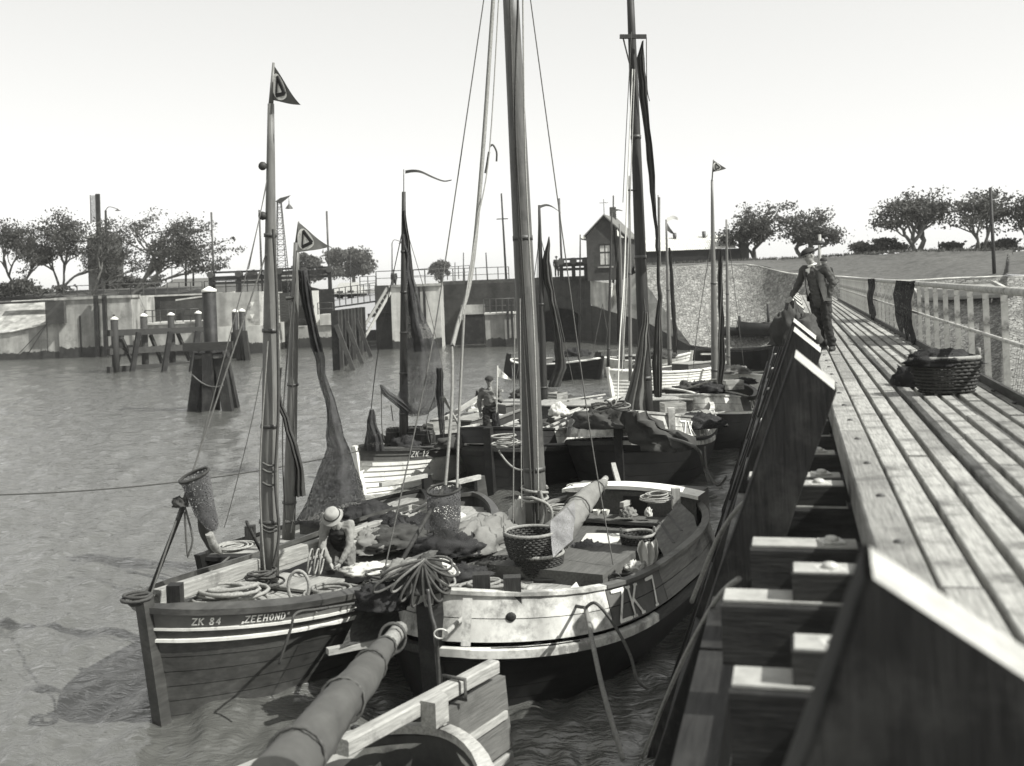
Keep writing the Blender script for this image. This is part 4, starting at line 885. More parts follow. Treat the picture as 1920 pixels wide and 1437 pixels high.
        for sd in (1, -1):
            for t0, t1, m in segs:
                TT = s.ts(t0, t1, max(8, int(50 * abs(t1 - t0)) + 8))
                for r in range(nrow):
                    k0, k1 = r / nrow + .012, (r + 1) / nrow - .012; mb = MB(); mb.grid([[Bq(t, k0, sd, 0) for t in TT], [Bq(t, k1, sd, 0) for t in TT]]); mb.grid([[Bq(t, k0, sd, -.02) for t in TT], [Bq(t, k0, sd, 0) for t in TT]], False); mb.grid([[Bq(t, k1, sd, 0) for t in TT], [Bq(t, k1, sd, -.02) for t in TT]], False); mb.build('bulwark_plank', m, s.root, local=True)
            for t0, t1, m in segs:
                TT = s.ts(t0, t1, max(8, int(40 * abs(t1 - t0)))); mb = MB(); A = [Bq(t, 1, sd, -.08) for t in TT]; C = [Bq(t, 1, sd, .035) for t in TT]; h = Vector((0, 0, .045)); mb.grid([A, C, [p + h for p in C], [p + h for p in A], A], smooth=False); mb.build('rail_cap', m, s.root, local=True)
    def deck(s, dz, m, pw=.16, t0=.04, t1=.97, name='deck', camber=.05):
        """planks cut to the shape of the hull, dz below the sheer"""
        T = s.ts(t0, t1, 28); hb = []
        base = MB(); d = None; rows = {1: [], -1: []}
        ed = []
        for t in T:
            z = s.zs(t) - dz; v = (z - s.zb) / (s.zs(t) - s.zb); p = s.P(t, v, 1); hb.append((p.x, max(0, p.y - .035 - (.1 if dz < 0 else 0)), z)); 
        A = [Vector((x, y, z - .03)) for x, y, z in hb]; Bm = [Vector((x, -y, z - .03)) for x, y, z in hb]; base.grid([A, Bm]); dk = base.build(name, M_inner, s.root, local=True)
        ym = max(h[1] for h in hb); n = int(ym * 2 / pw) + 1
        for k in range(n):
            y0 = -ym + k * 2 * ym / n + .004; y1 = -ym + (k + 1) * 2 * ym / n - .004; lo, hi = [], []
            for x, y, z in hb:
                a, b = max(y0, -y), min(y1, y)
                if b - a < .01: continue
                cz = lambda q: z + camber * (1 - (q / ym) ** 2)
                lo.append(Vector((x, a, cz(a)))); hi.append(Vector((x, b, cz(b))))
            if len(lo) > 1:
                mb = MB(); mb.grid([[p - Vector((0, 0, .02)) for p in lo], lo, hi, [p - Vector((0, 0, .02)) for p in hi]], smooth=False); mb.build('deck_plank', m, dk, local=True)
        s.dk = dk; s.dz = dz; return dk
    def dzat(s, wp):
        """deck height under a world point"""
        x = s.l(wp).x; t = min(1, max(0, (x + s.L / 2) / s.L)); return s.zs(t) - s.dz + .05
    def stem(s, m, wd=.13, over=.14, dp=.16):
        pts = [s.P(1, v, 1) for v in (0, .3, .6, 1)]; pts.append(pts[-1] + Vector((.03, 0, over))); pts[0].y = 0
        mb = MB(); rows = []
        for p in pts: rows.append([(p.x - dp * .4, -wd / 2, p.z), (p.x + dp * .6, -wd / 2, p.z), (p.x + dp * .6, wd / 2, p.z), (p.x - dp * .4, wd / 2, p.z)])
        mb.grid(rows, False, True); k = len(mb.v); mb.f.append([k - 4, k - 3, k - 2, k - 1]); mb.sm.append(False); mb.build('stem', m, s.root, local=True)
    def rudder(s, m, h=1.2, ln=.75, tiller=1.5, mt=None):
        p = s.P(0, 1, 1); x = p.x
        mb = MB(); mb.prism([(x - .05, -.03, -.5), (x - ln, -.03, -.5), (x - ln * .8, -.03, .3), (x - .35, -.03, p.z + .3), (x - .05, -.03, p.z + .3)], (0, .06, 0)); r = mb.build('rudder', m, s.root, local=True)
        mb = MB(); mb.beam((x - .2, 0, p.z + .3), (x + tiller, 0, p.z + .42), .07, .08); mb.build('tiller', mt or M_wood, r, local=True)
    def tarp(s): pass

# strokes for painted lettering, on a 0..1 x 0..1 cell
GL_ = {'Z': [[(0, 1), (.75, 1), (0, 0), (.78, 0)]], 'K': [[(0, 0), (0, 1)], [(.7, 1), (.05, .45)], [(.2, .58), (.75, 0)]], '7': [[(0, 1), (.7, 1), (.3, 0)]], '8': [[(.35, .53), (.08, .75), (.2, 1), (.52, 1), (.64, .75), (.35, .53), (0, .25), (.15, 0), (.58, 0), (.72, .25), (.35, .53)]],
       '4': [[(.55, 0), (.55, 1), (0, .3), (.75, .3)]], 'E': [[(.65, 1), (0, 1), (0, 0), (.68, 0)], [(0, .52), (.5, .52)]], 'H': [[(0, 0), (0, 1)], [(.7, 0), (.7, 1)], [(0, .5), (.7, .5)]],
       'O': [[(.35, 0), (.08, .2), (.02, .5), (.08, .8), (.35, 1), (.62, .8), (.7, .5), (.62, .2), (.35, 0)]], 'N': [[(0, 0), (0, 1), (.7, 0), (.7, 1)]], 'D': [[(0, 0), (0, 1), (.4, 1), (.68, .75), (.68, .25), (.4, 0), (0, 0)]],
       '2': [[(.03, .75), (.12, .95), (.4, 1), (.62, .85), (.6, .62), (0, 0), (.7, 0)]], '3': [[(.05, .95), (.4, 1), (.62, .8), (.3, .55), (.66, .3), (.4, 0), (.02, .06)]], '1': [[(.2, .8), (.4, 1), (.4, 0)]], '.': [[(.1, 0), (.22, .0)]], '"': [[(.1, 1), (.06, .75)], [(.3, 1), (.26, .75)]], ',': [[(.15, .12), (.06, -.15)], [(.35, .12), (.26, -.15)]], '-': [[(.0, .4), (.4, .4)]], '0': [[(.35, 0), (.05, .25), (.05, .75), (.35, 1), (.65, .75), (.65, .25), (.35, 0)]]}
def lettering(boat, text, fn, u0, h, m, serif=True, sw=.16, adv=1.0, name='lettering', slant=0.0):
    """fn(u, z) -> local point just proud of the planking"""
    mb = MB(); u = u0
    def seg(a, b, wd):
        ax, ay, bx_, by_ = a[0] * h * .8, a[1] * h, b[0] * h * .8, b[1] * h; L = math.hypot(bx_ - ax, by_ - ay)
        if L < 1e-6: return
        tx, ty = (bx_ - ax) / L, (by_ - ay) / L; nx, ny = -ty * wd / 2, tx * wd / 2; ex, ey = tx * wd * .35, ty * wd * .35; n = max(1, int(L / (.12 * 1)))
        lo, hi = [], []
        for i in range(n + 1):
            x, y = lerp(ax - ex, bx_ + ex, i / n), lerp(ay - ey, by_ + ey, i / n); lo.append(fn(u + x - nx, y - ny)); hi.append(fn(u + x + nx, y + ny))
        mb.grid([lo, hi], False)
    for ch in text:
        if ch == ' ': u += h * .6 * adv; continue
        for st in GL_[ch]:
            for a, b in zip(st[:-1], st[1:]): seg(a, b, h * (sw if abs(a[0] - b[0]) < .9 else sw))
            if serif and ch not in '.,"-':
                for e in (st[0], st[-1]):
                    if e[1] in (0, 1): seg((e[0] - .14, e[1]), (e[0] + .14, e[1]), h * .09)
        u += h * (.98 if ch not in '.,"' else .5) * adv
    return mb.build(name, m, boat.root, local=True)
def arc_fn(pos, t0, dirn, n=400):
    """arc-length walk along t from t0; pos(t)->Vector"""
    pts = [t0 + dirn * i / n * (1 - t0 if dirn > 0 else t0) for i in range(n + 1)]; acc = [0.0]; p = pos(pts[0])
    for t in pts[1:]: q = pos(t); acc.append(acc[-1] + (q - p).length); p = q
    return lambda u: float(np.interp(u, acc, pts))
def mast(boat, base, top, r0, r1, m, name='mast', hoops=3, n=12):
    base = Vector(base); top = Vector(top); mb = MB(); k = 10
    mb.tube([base.lerp(top, i / k) for i in range(k + 1)], [lerp(r0, r1, (i / k) ** 1.3) for i in range(k + 1)], n); o = mb.build(name, m, boat.root if isinstance(boat, Boat) else boat)
    for i in range(hoops):
        f = .12 + i * .8 / max(1, hoops); p = base.lerp(top, f); q = base.lerp(top, f + .008); rr = lerp(r0, r1, f ** 1.3) + .014; b = MB(); b.tube([p, q], rr, 10); b.build('mast_band', M_iron, o)
    return o
def line(boat, pts, r=.012, m=None, name='rope', parent=None, n=4):
    mb = MB(); mb.tube(pts, r, n, False); return mb.build(name, m or M_rope, parent or boat.root)
def rope_thing(name, label, pts, r, m=None, cat='rope', n=6):
    mb = MB(); mb.tube(pts, r, n); c = sum((Vector(p) for p in pts), Vector()) / len(pts); return tag(mb.build(name, m or M_rope, None, origin=Vector(pts[0])), label, cat)
def coil(label, c, r, turns, rr, seed, m=None, hgt=.1, squash=1.0, mess=.12, name='rope_coil', tail=None, ang=0):
    R = random.Random(seed); c = Vector(c); pts = []; n = 18
    ph = [R.uniform(0, 6.28) for i in range(6)]
    for i in range(int(turns * n) + 1):
        a = 2 * pi * i / n; k = i / (turns * n); rad = r * (1 - .45 * k + mess * sin(3.1 * k * turns + ph[0]) + mess * .7 * sin(1.7 * a + ph[1]))
        x = rad * cos(a); y = rad * squash * sin(a)
        pts.append(c + Vector((x * cos(ang) - y * sin(ang) + mess * r * .6 * sin(.37 * a + ph[2]), x * sin(ang) + y * cos(ang) + mess * r * .6 * sin(.29 * a + ph[3]), rr + hgt * (.5 + .5 * sin(.9 * a * .21 + ph[4])) * (.4 + .6 * k))))
    if tail: pts += path([pts[-1]] + [Vector(p) for p in tail], 6)[1:]
    mb = MB(); mb.tube(pts, rr, 5); return tag(mb.build(name, m or M_rope, None, origin=c), label, 'rope')
def sheet(name, label, cat, rows, m, thick=.0, wrinkle=.03, seed=0, freq=2.2, group=None):
    sd = Vector((seed * 3.1, seed * 1.7, 0)); rr = []
    for r in rows: rr.append([Vector(p) + Vector((1, .6, .3)) * wrinkle * mnoise.noise(Vector(p) * freq + sd) for p in r])
    mb = MB(); mb.grid(rr)
    o = mb.build(name, m, None, origin=rr[0][0]); return tag(o, label, cat, group)
def wrapped(boat, name, pts, radii, m, seed=1, n=14, ties=0, parent=None, rough=.18, flat=1.0):
    P = path(pts, 8); k = len(P); rs = [float(np.interp(i / (k - 1), np.linspace(0, 1, len(radii)), radii)) for i in range(k)]; mb = MB(); mb.tube(P, rs, n)
    sd = Vector((seed, seed * 2.3, 0)); cs = []
    for idx, v in enumerate(mb.v):
        i = min(idx // n, k - 1); d = v - P[i]; ax = (P[-1] - P[0]).normalized(); al_ = v.dot(ax); q_ = v - ax * al_ * .72; f = 1 + rough * mnoise.noise(q_ * 3.2 + sd) + rough * .9 * abs(mnoise.noise(q_ * 9 + sd)) + rough * .5 * abs(mnoise.noise(q_ * 21 + sd)) - rough * .35; mb.v[idx] = P[i] + d * f
    o = mb.build(name, m, parent or boat.root)
    for j in range(ties):
        i = int((j + .5) / ties * (k - 1)); d = (P[min(i + 1, k - 1)] - P[max(i - 1, 0)]).normalized(); e = d.orthogonal().normalized(); g = d.cross(e); b = MB(); b.tube([P[i] + (e * cos(a) + g * sin(a)) * rs[i] * 1.09 for a in np.linspace(0, 2 * pi, 15)[:-1]], .012, 4, closed=True); b.build('lashing', M_roped, o)
    return o
def pennant(label, hoist0, hoist1, tip, seed=1, disc=True, m=None, sw=.12):
    """triangular flag with a white disc and a dark triangle"""
    a, b, c = Vector(hoist0), Vector(hoist1), Vector(tip); nu, nv = 12, 8; mid = (a + b) / 2; side = (a - b).cross(c - mid).normalized()
    def fp(u, v, off=0.0):
        p = a.lerp(c, u).lerp(b.lerp(c, u), v); return p + side * (sw * (c - mid).length * u * .35 * sin(5.2 * u + seed + v * .9) + off) - Vector((0, 0, .05 * u * (c - mid).length * sin(u * 3)))
    mb = MB(); mb.grid([[fp(u, v) for u in np.linspace(0, 1, nu)] for v in np.linspace(0, 1, nv)])
    t = thing('pennant', label, 'flag', b); mb.build('cloth', m or mat('flag_cloth', .09, .85, .25, 6, .2), t)
    if disc:
        H = (a - b).length; Lc = (c - mid).length; uc = .27; du = H * .33 / Lc
        for off in (.012, -.012):
            mb = MB(); ring = [fp(uc + du * cos(x), .5 + .36 / (1 - uc * 1.0) * sin(x) * .9, off) for x in np.linspace(0, 2 * pi, 21)[:-1]]; ce = fp(uc, .5, off); k = len(ring); mb.add([ce] + ring, [(0, i + 1, (i + 1) % k + 1) for i in range(k)]); mb.build('disc', M_letter, t)
            tri = [(uc + du * .75 * cos(x), .5 + .3 / (1 - uc) * sin(x) * .9) for x in (pi * .5 + .5, pi * 1.5 - .5 + .0, 0)]
            mb = MB(); tri3 = [fp(x, y, off * 1.8) for x, y in tri]
            for i in range(3): mb.beam(tri3[i], tri3[(i + 1) % 3], .02, .05 * H / .5)
            mb.build('triangle', M_tar, t)
    return t
def hatch(boat, x0, x1, hw, z0, h, m, name='hatch', lid=None, over=.04):
    mb = MB(); mb.prism([(x0, -hw, z0), (x1, -hw, z0), (x1, hw, z0), (x0, hw, z0)], (0, 0, h)); o = mb.build(name, m, boat.root, local=True)
    if lid:
        n = max(2, int(2 * hw / .2))
        for i in range(n):
            y0, y1 = lerp(-hw - over, hw + over, i / n) + .004, lerp(-hw - over, hw + over, (i + 1) / n) - .004
            mb = MB(); mb.prism([(x0 - over, y0, z0 + h + .002), (x1 + over, y0, z0 + h + .002), (x1 + over, y1, z0 + h + .002), (x0 - over, y1, z0 + h + .002)], (0, 0, .035)); mb.build('hatch_board', lid, o, local=True)
    return o

# ---- ZK 84
b1 = Boat('varnished fishing boat with two white sheer lines and her name on the bow', PZ(276, 1148, 1.3), 26, 8.0, 3.0, .88, .42, .2, 3.4, .72, 2.6, .8, .7, .22, .1)
b1.hull(9, M_var, .006, mtop=M_band, ntop=1); b1.stem(M_var, .14, .2); b1.deck(.14, M_deckb, .15); b1.rail(M_var, .1, .05, .07)
M_cream = mat('cream_line', .45, .6, .15, 5, .1, dirt=.2, dirt_v=.25, dirt_scale=6); b1.strip('sheer_line', .875, .028, .035, M_cream); b1.strip('sheer_line', .79, .034, .045, M_cream); b1.rudder(M_var)
def bandfn(boat, v_of, t0, dirn, side, off):
    g = arc_fn(lambda t: boat.Q(t, .93, side, 0), t0, dirn)
    def f(u, z):
        t = g(u); return boat.Q(t, v_of + z / (boat.zs(t) - boat.zb), side, off)
    return f
fz = bandfn(b1, .918, .998, -1, 1, .02)
lettering(b1, 'ZK 84', fz, .44, .075, M_letter, True, .2, name='number_lettering'); lettering(b1, ',ZEEHOND"', fz, 1.0, .075, M_letter, True, .2, name='name_lettering'); lettering(b1, '-', fz, 1.95, .06, M_letter, False, name='dash_mark')
mb_ = PZ(505, 1088, 1.0); mt_ = PY(508, 195, mb_.y)
mast(b1, mb_, mt_, .135, .045, M_mast, hoops=4)
hb = b1.l(PZ(560, 1095, .95)); hatch(b1, hb.x - .35, hb.x + .2, .62, .72, .2, M_deckd, 'cabin_coaming', M_deckb); hatch(b1, hb.x - 1.6, hb.x - .5, .72, .70, .14, M_black, 'hold_shade_box', None)  # second box is solid: its black top stands in for shade inside the hold
hatch(b1, -2.9, -1.6, .8, .7, .3, M_deckd, 'aft_hatch', M_deckb)
bar('bitt_post', b1.w((3.55, 0, 1.0)), b1.w((3.55, 0, 1.5)), .16, .16, M_tar, b1.root, up=(0, 1, 0))
# leeboard swung up on the near bow quarter
q = [PY(672, 1146, 12.2), PY(752, 1152, 12.6), PY(735, 1192, 12.3), PY(640, 1213, 11.9)]; MB().prism(q, (.05, .09, 0)).build('leeboard', M_tarl, b1.root)
bar('leeboard_edge', PY(614, 1222, 11.9), PY(742, 1197, 12.3), .09, .07, M_wood, b1.root)
# ---- small black boat outside her
b2 = Boat('small black double-ended boat with pale deck lying outside the varnished boat', PZ(380, 1046, .85), 27, 6.4, 2.2, .5, .32, .15, 2.4, .85, 2.4, .9, .7, .25, .15)
b2.hull(5, M_black, .004); b2.stem(M_black, .12, .1); b2.deck(.1, M_deckb, .16); b2.rail(M_black, .05, .05, .06)
mast(b2, PZ(541, 1010, .6), PY(556, 455, 18.4), .115, .05, M_mast, hoops=2)
hatch(b2, -1.4, .2, .5, .5, .22, M_deckd, 'hatch', M_deckb); bar('mooring_post', PZ(470, 1020, .8), PZ(470, 1020, .8) + Vector((0, 0, .3)), .15, .15, M_tarl, b2.root, up=(0, 1, 0)); b2.rudder(M_black)
# ---- ZK 7
b3 = Boat('broad bluff-bowed boat with worn white bow bulwark and dark number panel', PZ(812, 1185, 1.0), 26, 7.7, 3.55, .56, .28, .2, 4.0, .62, 3.2, .62, .72, .1, .1)
b3.hull(7, M_black, .004); b3.deck(-.15, M_deckb, .17, .03, .985)
b3.strip('wale', .93, .09, .07, M_wworn, .66, 1.0, (1,)); b3.strip('wale', .93, .09, .07, M_tarl, 0, .66, (1,)); b3.strip('wale', .93, .09, .07, M_tarl, 0, 1, (-1,))
b3.bulwark(.41, .13, [(.80, 1.0, M_wworn), (.60, .798, M_panel), (.30, .598, M_brown), (.0, .298, M_brown)])
b3.stem(M_tar, .2, .5, .26); b3.rudder(M_tarl)
g3 = arc_fn(lambda t: b3.Bq(t, .5, 1, 0), .79, -1)
def f3(u, z):
    k = (z + .05) / .46; return b3.Bq(g3(u), k, 1, .018)
lettering(b3, 'ZK 7', f3, .06, .36, M_letter, True, .12, .98, 'number_lettering')
bm = PZ(1008, 1015, .85); M3T = PY(955, -60, bm.y + .3); mast(b3, bm, M3T, .175, .125, mat('oiled_mast', .085, .5, .4, 3, .3, stretch=(5, 5, .5), spec=.4, dirt=.25, dirt_v=.05), hoops=2, n=16)
hatch(b3, -.6, 1.0, .95, .74, .24, M_deckd, 'hold_coaming', None); hatch(b3, 1.75, 2.35, .35, .78, .16, M_deckb, 'fore_hatch', M_deckb)
hatch(b3, -2.2, -.9, 1.05, .7, .14, M_deckd, 'aft_hatch', None)
# stern cuddy with a cambered roof
x0, x1, hw, z0 = -3.5, -2.75, 1.15, .7
mb = MB(); mb.prism([(x0, -hw, z0), (x1, -hw, z0), (x1, hw, z0), (x0, hw, z0)], (0, 0, .62)); cd = mb.build('stern_cuddy', M_deckd, b3.root, local=True)
mb = MB(); mb.grid([[(x, y, z0 + .63 + .1 * (1 - (y / hw) ** 2)) for y in np.linspace(-hw - .06, hw + .06, 13)] for x in (x1 + .08, x1 - .35)]); mb.grid([[(x1 + .08, y, z0 + .57 + .1 * (1 - (y / hw) ** 2)) for y in np.linspace(-hw - .06, hw + .06, 13)], [(x1 + .08, y, z0 + .63 + .1 * (1 - (y / hw) ** 2)) for y in np.linspace(-hw - .06, hw + .06, 13)]]); mb.build('cuddy_roof', M_wplank, cd, local=True)
MB().box((x1 + .01, .1, z0 + .4), (.03, .42, .3)).build('cuddy_opening_shade', M_black, cd, local=True)  # flat black panel: the shade inside the cuddy painted on
MB().box((x1 + .32, 0, z0 + .22), (.5, 2.2, .05)).build('stern_bench', M_deckd, b3.root, local=True)
# leeboard standing on the near quarter
q = [PZ(1262, 950, 1.55), PZ(1303, 1000, 1.35), PY(1306, 1046, 15.1), PY(1240, 1045, 14.9), PY(1224, 998, 15.6)]
yb = 16.0; q = [PY(1266, 950, 16.9), PY(1292, 975, 16.5), PY(1308, 1044, 15.4), PY(1246, 1046, 15.2), PY(1222, 998, 15.9)]; MB().prism(q, (.1, .12, .03)).build('leeboard', M_brown, b3.root)
for f_ in (.3, .62): bar('leeboard_strap', q[0].lerp(q[4], f_) - Vector((.02, .05, 0)), q[1].lerp(q[3], f_) - Vector((.02, .05, 0)), .05, .03, M_iron, b3.root)
bar('transom_post', PZ(1268, 955, 1.2), PZ(1268, 955, 1.2) + Vector((0, 0, .34)), .13, .13, M_wood, b3.root, up=(0, 1, 0))
bar('bow_chock', PY(873, 1212, 11.35), PY(877, 1122, 11.5), .1, .1, M_wworn, b3.root, up=(0, 1, 0))
for y in (.35, .75): bar('bitt', b3.w((3.3, y, .9)), b3.w((3.3, y, 1.55)), .2, .16, M_tarl, b3.root, up=(0, 1, 0))

# ---- boat whose stern shows below: rudder, tiller, furled boom
st = PZ(835, 1372, 1.05); al = 34; af = Vector((sin(radians(al)), cos(radians(al)), 0)); L4 = 7.0
b4 = Boat('round-sterned boat with a planked rudder and a canvas-wrapped boom over the stern', Vector((st.x, st.y, 0)) - af * L4, al, L4, 2.7, .85, .35, .18, 2.8, .8, 3.6, .62, .75)
b4.hull(7, M_var, .005); b4.deck(.25, M_deckb, .16, .05, .96); b4.rail(M_wood, .09, .06, .07)
b4.strip('inner_rail', .84, .14, -.02, M_wworn, 0, .4)
r0 = PZ(926, 1250, 1.25); r1 = PZ(642, 1402, 1.32)
rud = bar('tiller', r1, r0, .13, .13, M_wood, b4.root, bev=.015)
dn = Vector((0, 0, -1)); hd = r0 - (r0 - r1).normalized() * .9
ad = (r0 - r1).normalized(); ad.z = 0
base_ = r0 - Vector((0, 0, .1))
for i in range(5):
    k0, k1 = i / 5, (i + 1) / 5; A = lambda k: base_ + dn * (k * 1.9) + ad * (.12 + .22 * k); Bq_ = lambda k: base_ + dn * (k * 1.9) - ad * (1.0 - .25 * k)
    mb = MB(); sd = Vector((ad.y, -ad.x, 0)) * .045; g = .012; ring = [A(k0 + g), A(k1 - g), Bq_(k1 - g), Bq_(k0 + g)]; mb.prism([p - sd for p in ring], sd * 2); mb.build('rudder_plank', M_brown, b4.root)
for k in (.2, .42): bar('rudder_strap', base_ + dn * (k * 1.9) + ad * .1 + Vector((ad.y, -ad.x, 0)) * .06, base_ + dn * (k * 1.9) - ad * .85 + Vector((ad.y, -ad.x, 0)) * .06, .03, .07, M_wood, b4.root)
q = r0.lerp(r1, .3); b = MB(); b.tube([q + Vector((x, y, z)) for x, y, z in ((.1, -.06, .09), (.1, -.06, -.09), (-.1, .06, -.09), (-.1, .06, .09))], .02, 5, closed=True); b.build('tiller_lashing', M_roped, b4.root)
MB().prism([PZ(790, 1362, 1.15), PZ(826, 1340, 1.15), PZ(842, 1352, 1.15), PZ(818, 1368, 1.15)], (0, 0, .22)).build('stern_chock', M_wood, b4.root)
boom0, boom1 = PY(738, 1195, 10.4), PY(512, 1475, 6.3)
mb = MB(); mb.tube([boom0 + (boom0 - boom1).normalized() * .35, boom0.lerp(boom1, .5)], .085, 10); mb.build('boom', M_wood, b4.root)
wrapped(b4, 'furled_sail', [boom0.lerp(boom1, .06), boom0.lerp(boom1, .25), boom0.lerp(boom1, .6), boom1], [.075, .125, .165, .185], M_canvd, 3, 30, 4, rough=.2)
rope_thing('rope_loop', 'rope lashing knotted round the tip of the canvas-wrapped boom', [boom0.lerp(boom1, .02) + Vector((.13 * cos(a), .05 * sin(a) + .002 * a, .13 * sin(a))) for a in np.linspace(0, 6 * pi, 60)], .014, M_roped)

# ---- white clinker boat
b5 = Boat('white clinker boat with dark top strakes and a net hoisted on her mast', PZ(668, 842, 1.15), 25, 7.2, 2.5, .78, .35, .15, 2.3, .85, 2.5, .85, .62, .3, .15)
b5.hull(11, M_wplank, .028, mtop=M_panel, ntop=2); b5.stem(M_wplank, .1, .1); b5.deck(.2, M_deckd, .2); b5.rail(M_tarl, .05, .05, .06); b5.rudder(M_tarl)
f5 = bandfn(b5, .88, .985, -1, 1, .04); lettering(b5, 'ZK 12', f5, 1.3, .13, M_letter, False, .16, name='number_lettering')
m5 = PZ(757, 835, .8); mast(b5, m5, PY(757, 360, m5.y), .12, .05, M_mastd, hoops=5)
mb = MB(); mb.tube([PY(757, 362, m5.y), PY(757, 318, m5.y)], .012, 5); mb.build('mast_spike', M_iron, b5.root)
hatch(b5, -2.6, -1.1, .6, .58, .6, M_deckd, 'cuddy', M_deckb); bar('boom', b5.w((-.5, .2, 1.35)), b5.w((-3.2, .1, 1.75)), .1, .1, M_wood, b5.root)
# ---- black bluff boat
b6 = Boat('black bluff-bowed boat with the capped man on deck beside the clinker boat', PZ(918, 848, 1.0), 19, 8.2, 3.3, .78, .35, .2, 3.8, .62, 3.0, .65, .75, .08, .1)
b6.hull(6, M_black, .004); b6.deck(.0, M_deckd, .18, .03, .985); b6.strip('wale', .93, .08, .06, M_tarl)
b6.bulwark(.28, .08, [(.86, 1., M_black), (.60, .858, M_wworn), (.0, .598, M_brown)]); b6.stem(M_tar, .18, .45, .22); b6.rudder(M_tar)
hatch(b6, -.6, 1.2, .9, .8, .3, M_deckd, 'hatch', M_wood); hatch(b6, -3.2, -1.8, .9, .8, .55, M_deckd, 'cuddy', M_deckb)
g6 = arc_fn(lambda t: b6.Bq(t, .5, 1, 0), .80, -1); f6 = lambda u, z: b6.Bq(g6(u), (z + .03) / .3, 1, .02); lettering(b6, 'ZK 2', f6, .3, .22, M_panel, False, .16, name='number_lettering')
# ---- ZK 23
b7 = Boat('bluff boat bow-on with white number on her bulwarks and a tan jib lowered', PZ(1160, 815, 1.45), 15, 8.6, 3.6, .85, .5, .25, 3.8, .62, 3.0, .65, .72, .06, .1)
b7.hull(6, M_black, .004); b7.deck(.0, M_deckd, .18, .03, .985); b7.strip('wale', .93, .09, .06, M_wworn, .55, 1., (1,)); b7.strip('wale', .93, .09, .06, M_tarl, 0., 1., (-1,))
b7.bulwark(.42, .12, [(.875, 1., M_wworn), (.72, .873, mat('grey_number_panel', .2, .6)), (.0, .718, M_wworn)]); b7.stem(M_tar, .18, .5, .22); b7.rudder(M_tar)
for sd, t0, dr in ((1, .868, -1),):
    g7 = arc_fn(lambda t: b7.Bq(t, .5, 1, 0), .885, -1); f7 = lambda u, z: b7.Bq(g7(u), (z + .06) / .5, 1, .022); lettering(b7, 'ZK 23', f7, .08, .33, M_letter, True, .14, .95, 'number_lettering')
g7b = arc_fn(lambda t: b7.Bq(t, .5, -1, 0), .80, 1); f7b = lambda u, z: b7.Bq(g7b(u), (z + .06) / .5, -1, .022); lettering(b7, 'ZK 23', f7b, .0, .33, mat('shaded_lettering', .3, .7), True, .12, .9, 'number_lettering')  # same number on the shaded bow: shade put into the letter colour
m7 = PZ(1214, 815, .95); M7T = PY(1181, -30, m7.y + .3); mast(b7, m7, M7T, .17, .09, M_mastd, hoops=3, n=14)
ya = PY(1190, 68, m7.y); bar('crosstree', PY(1162, 69, m7.y), PY(1212, 69, m7.y), .09, .1, M_mastd, b7.root)
wrapped(b7, 'furled_sail', [PY(1225, 802, m7.y - .3), PY(1270, 795, 26), PY(1325, 780, 26.8)], [.28, .26, .17], M_canvas, 6, 14, 3, rough=.16)
hatch(b7, -1.0, .6, 1.0, .85, .3, M_deckd, 'hatch', M_wood); hatch(b7, -3.6, -2.2, 1.0, .85, .6, M_deckd, 'cuddy', M_deckb)
bar('bow_chock', b7.w((3.55, 1.1, 1.2)), b7.w((3.55, 1.1, 1.95)), .15, .15, M_wworn, b7.root, up=(0, 1, 0))
# ---- farther boats
def far_boat(label, bow, al, L, B, D, hm, nst, lap, masts=(), clinker=True, railm=None, mtop=None, sb=.3, bul=None, extra=True):
    b = Boat(label, bow, al, L, B, D, sb, .15, 2.4 if clinker else 3.6, .8 if clinker else .64, 2.6, .8, .66)
    b.hull(nst, hm, lap, mtop=mtop, ntop=1 if mtop else 0, n=18); b.stem(hm, .12, .12); b.deck(.18, M_deckd, .28); b.rail(railm or M_wplank, .06, .05, .05); b.rudder(M_tarl)
    if bul: b.bulwark(*bul); 
    if extra: hatch(b, -.3 * L, -.1 * L, .5, D - .25, .45, M_deckd, 'cuddy', M_deckb)
    for bx_, by_, z, tx, ty, r0, r1, m in masts:
        p = PZ(bx_, by_, z); mast(b, p, PY(tx, ty, p.y), r0, r1, m, hoops=2, n=8)
    return b
b8 = far_boat('dark boat with pale rails lying behind the thick mast', PZ(1098, 778, 1.0), -30, 6.4, 2.5, .8, M_black, 5, .004, [(1020, 775, .7, 1011, 385, .13, .04, M_mastd)], False)
b9 = far_boat('white clinker boat with pale stem moored across behind the lowered tan jib', PZ(1141, 692, 1.2), 52, 7.2, 2.5, .85, M_wplank, 10, .03, [(1168, 712, .7, 1162, 420, .1, .04, M_mast), (1182, 715, .7, 1180, 330, .08, .04, M_mast)])
b10 = far_boat('dark boat with white rail near the foot of the brick abutment', PZ(1128, 674, 1.0), -48, 6.0, 2.4, .75, M_black, 5, .01, [(1086, 690, .6, 1088, 440, .06, .03, M_mastd), (1140, 690, .6, 1147, 400, .08, .04, M_mastd)])
b11 = far_boat('dark bluff boat wedged against the pier beside the furled sail', PZ(1322, 772, 1.15), 15, 7.0, 2.7, .8, M_black, 5, .004, [(1341, 745, .8, 1335, 338, .13, .04, M_mast)], False, bul=(.34, .1, [(.87, 1., M_wworn), (.0, .868, M_panel)]))
g11 = arc_fn(lambda t: b11.Bq(t, .5, 1, 0), .86, -1); f11 = lambda u, z: b11.Bq(g11(u), (z + .05) / .42, 1, .022); lettering(b11, 'ZK 71', f11, .5, .26, M_letter, False, .14, .95, 'number_lettering')
b12 = far_boat('pale clinker boat half shaded by the pier under the black barge', PZ(1352, 700, 1.0), 62, 5.4, 2.1, .75, M_wplank, 8, .03, [(1366, 705, .6, 1362, 412, .09, .04, M_mast)])
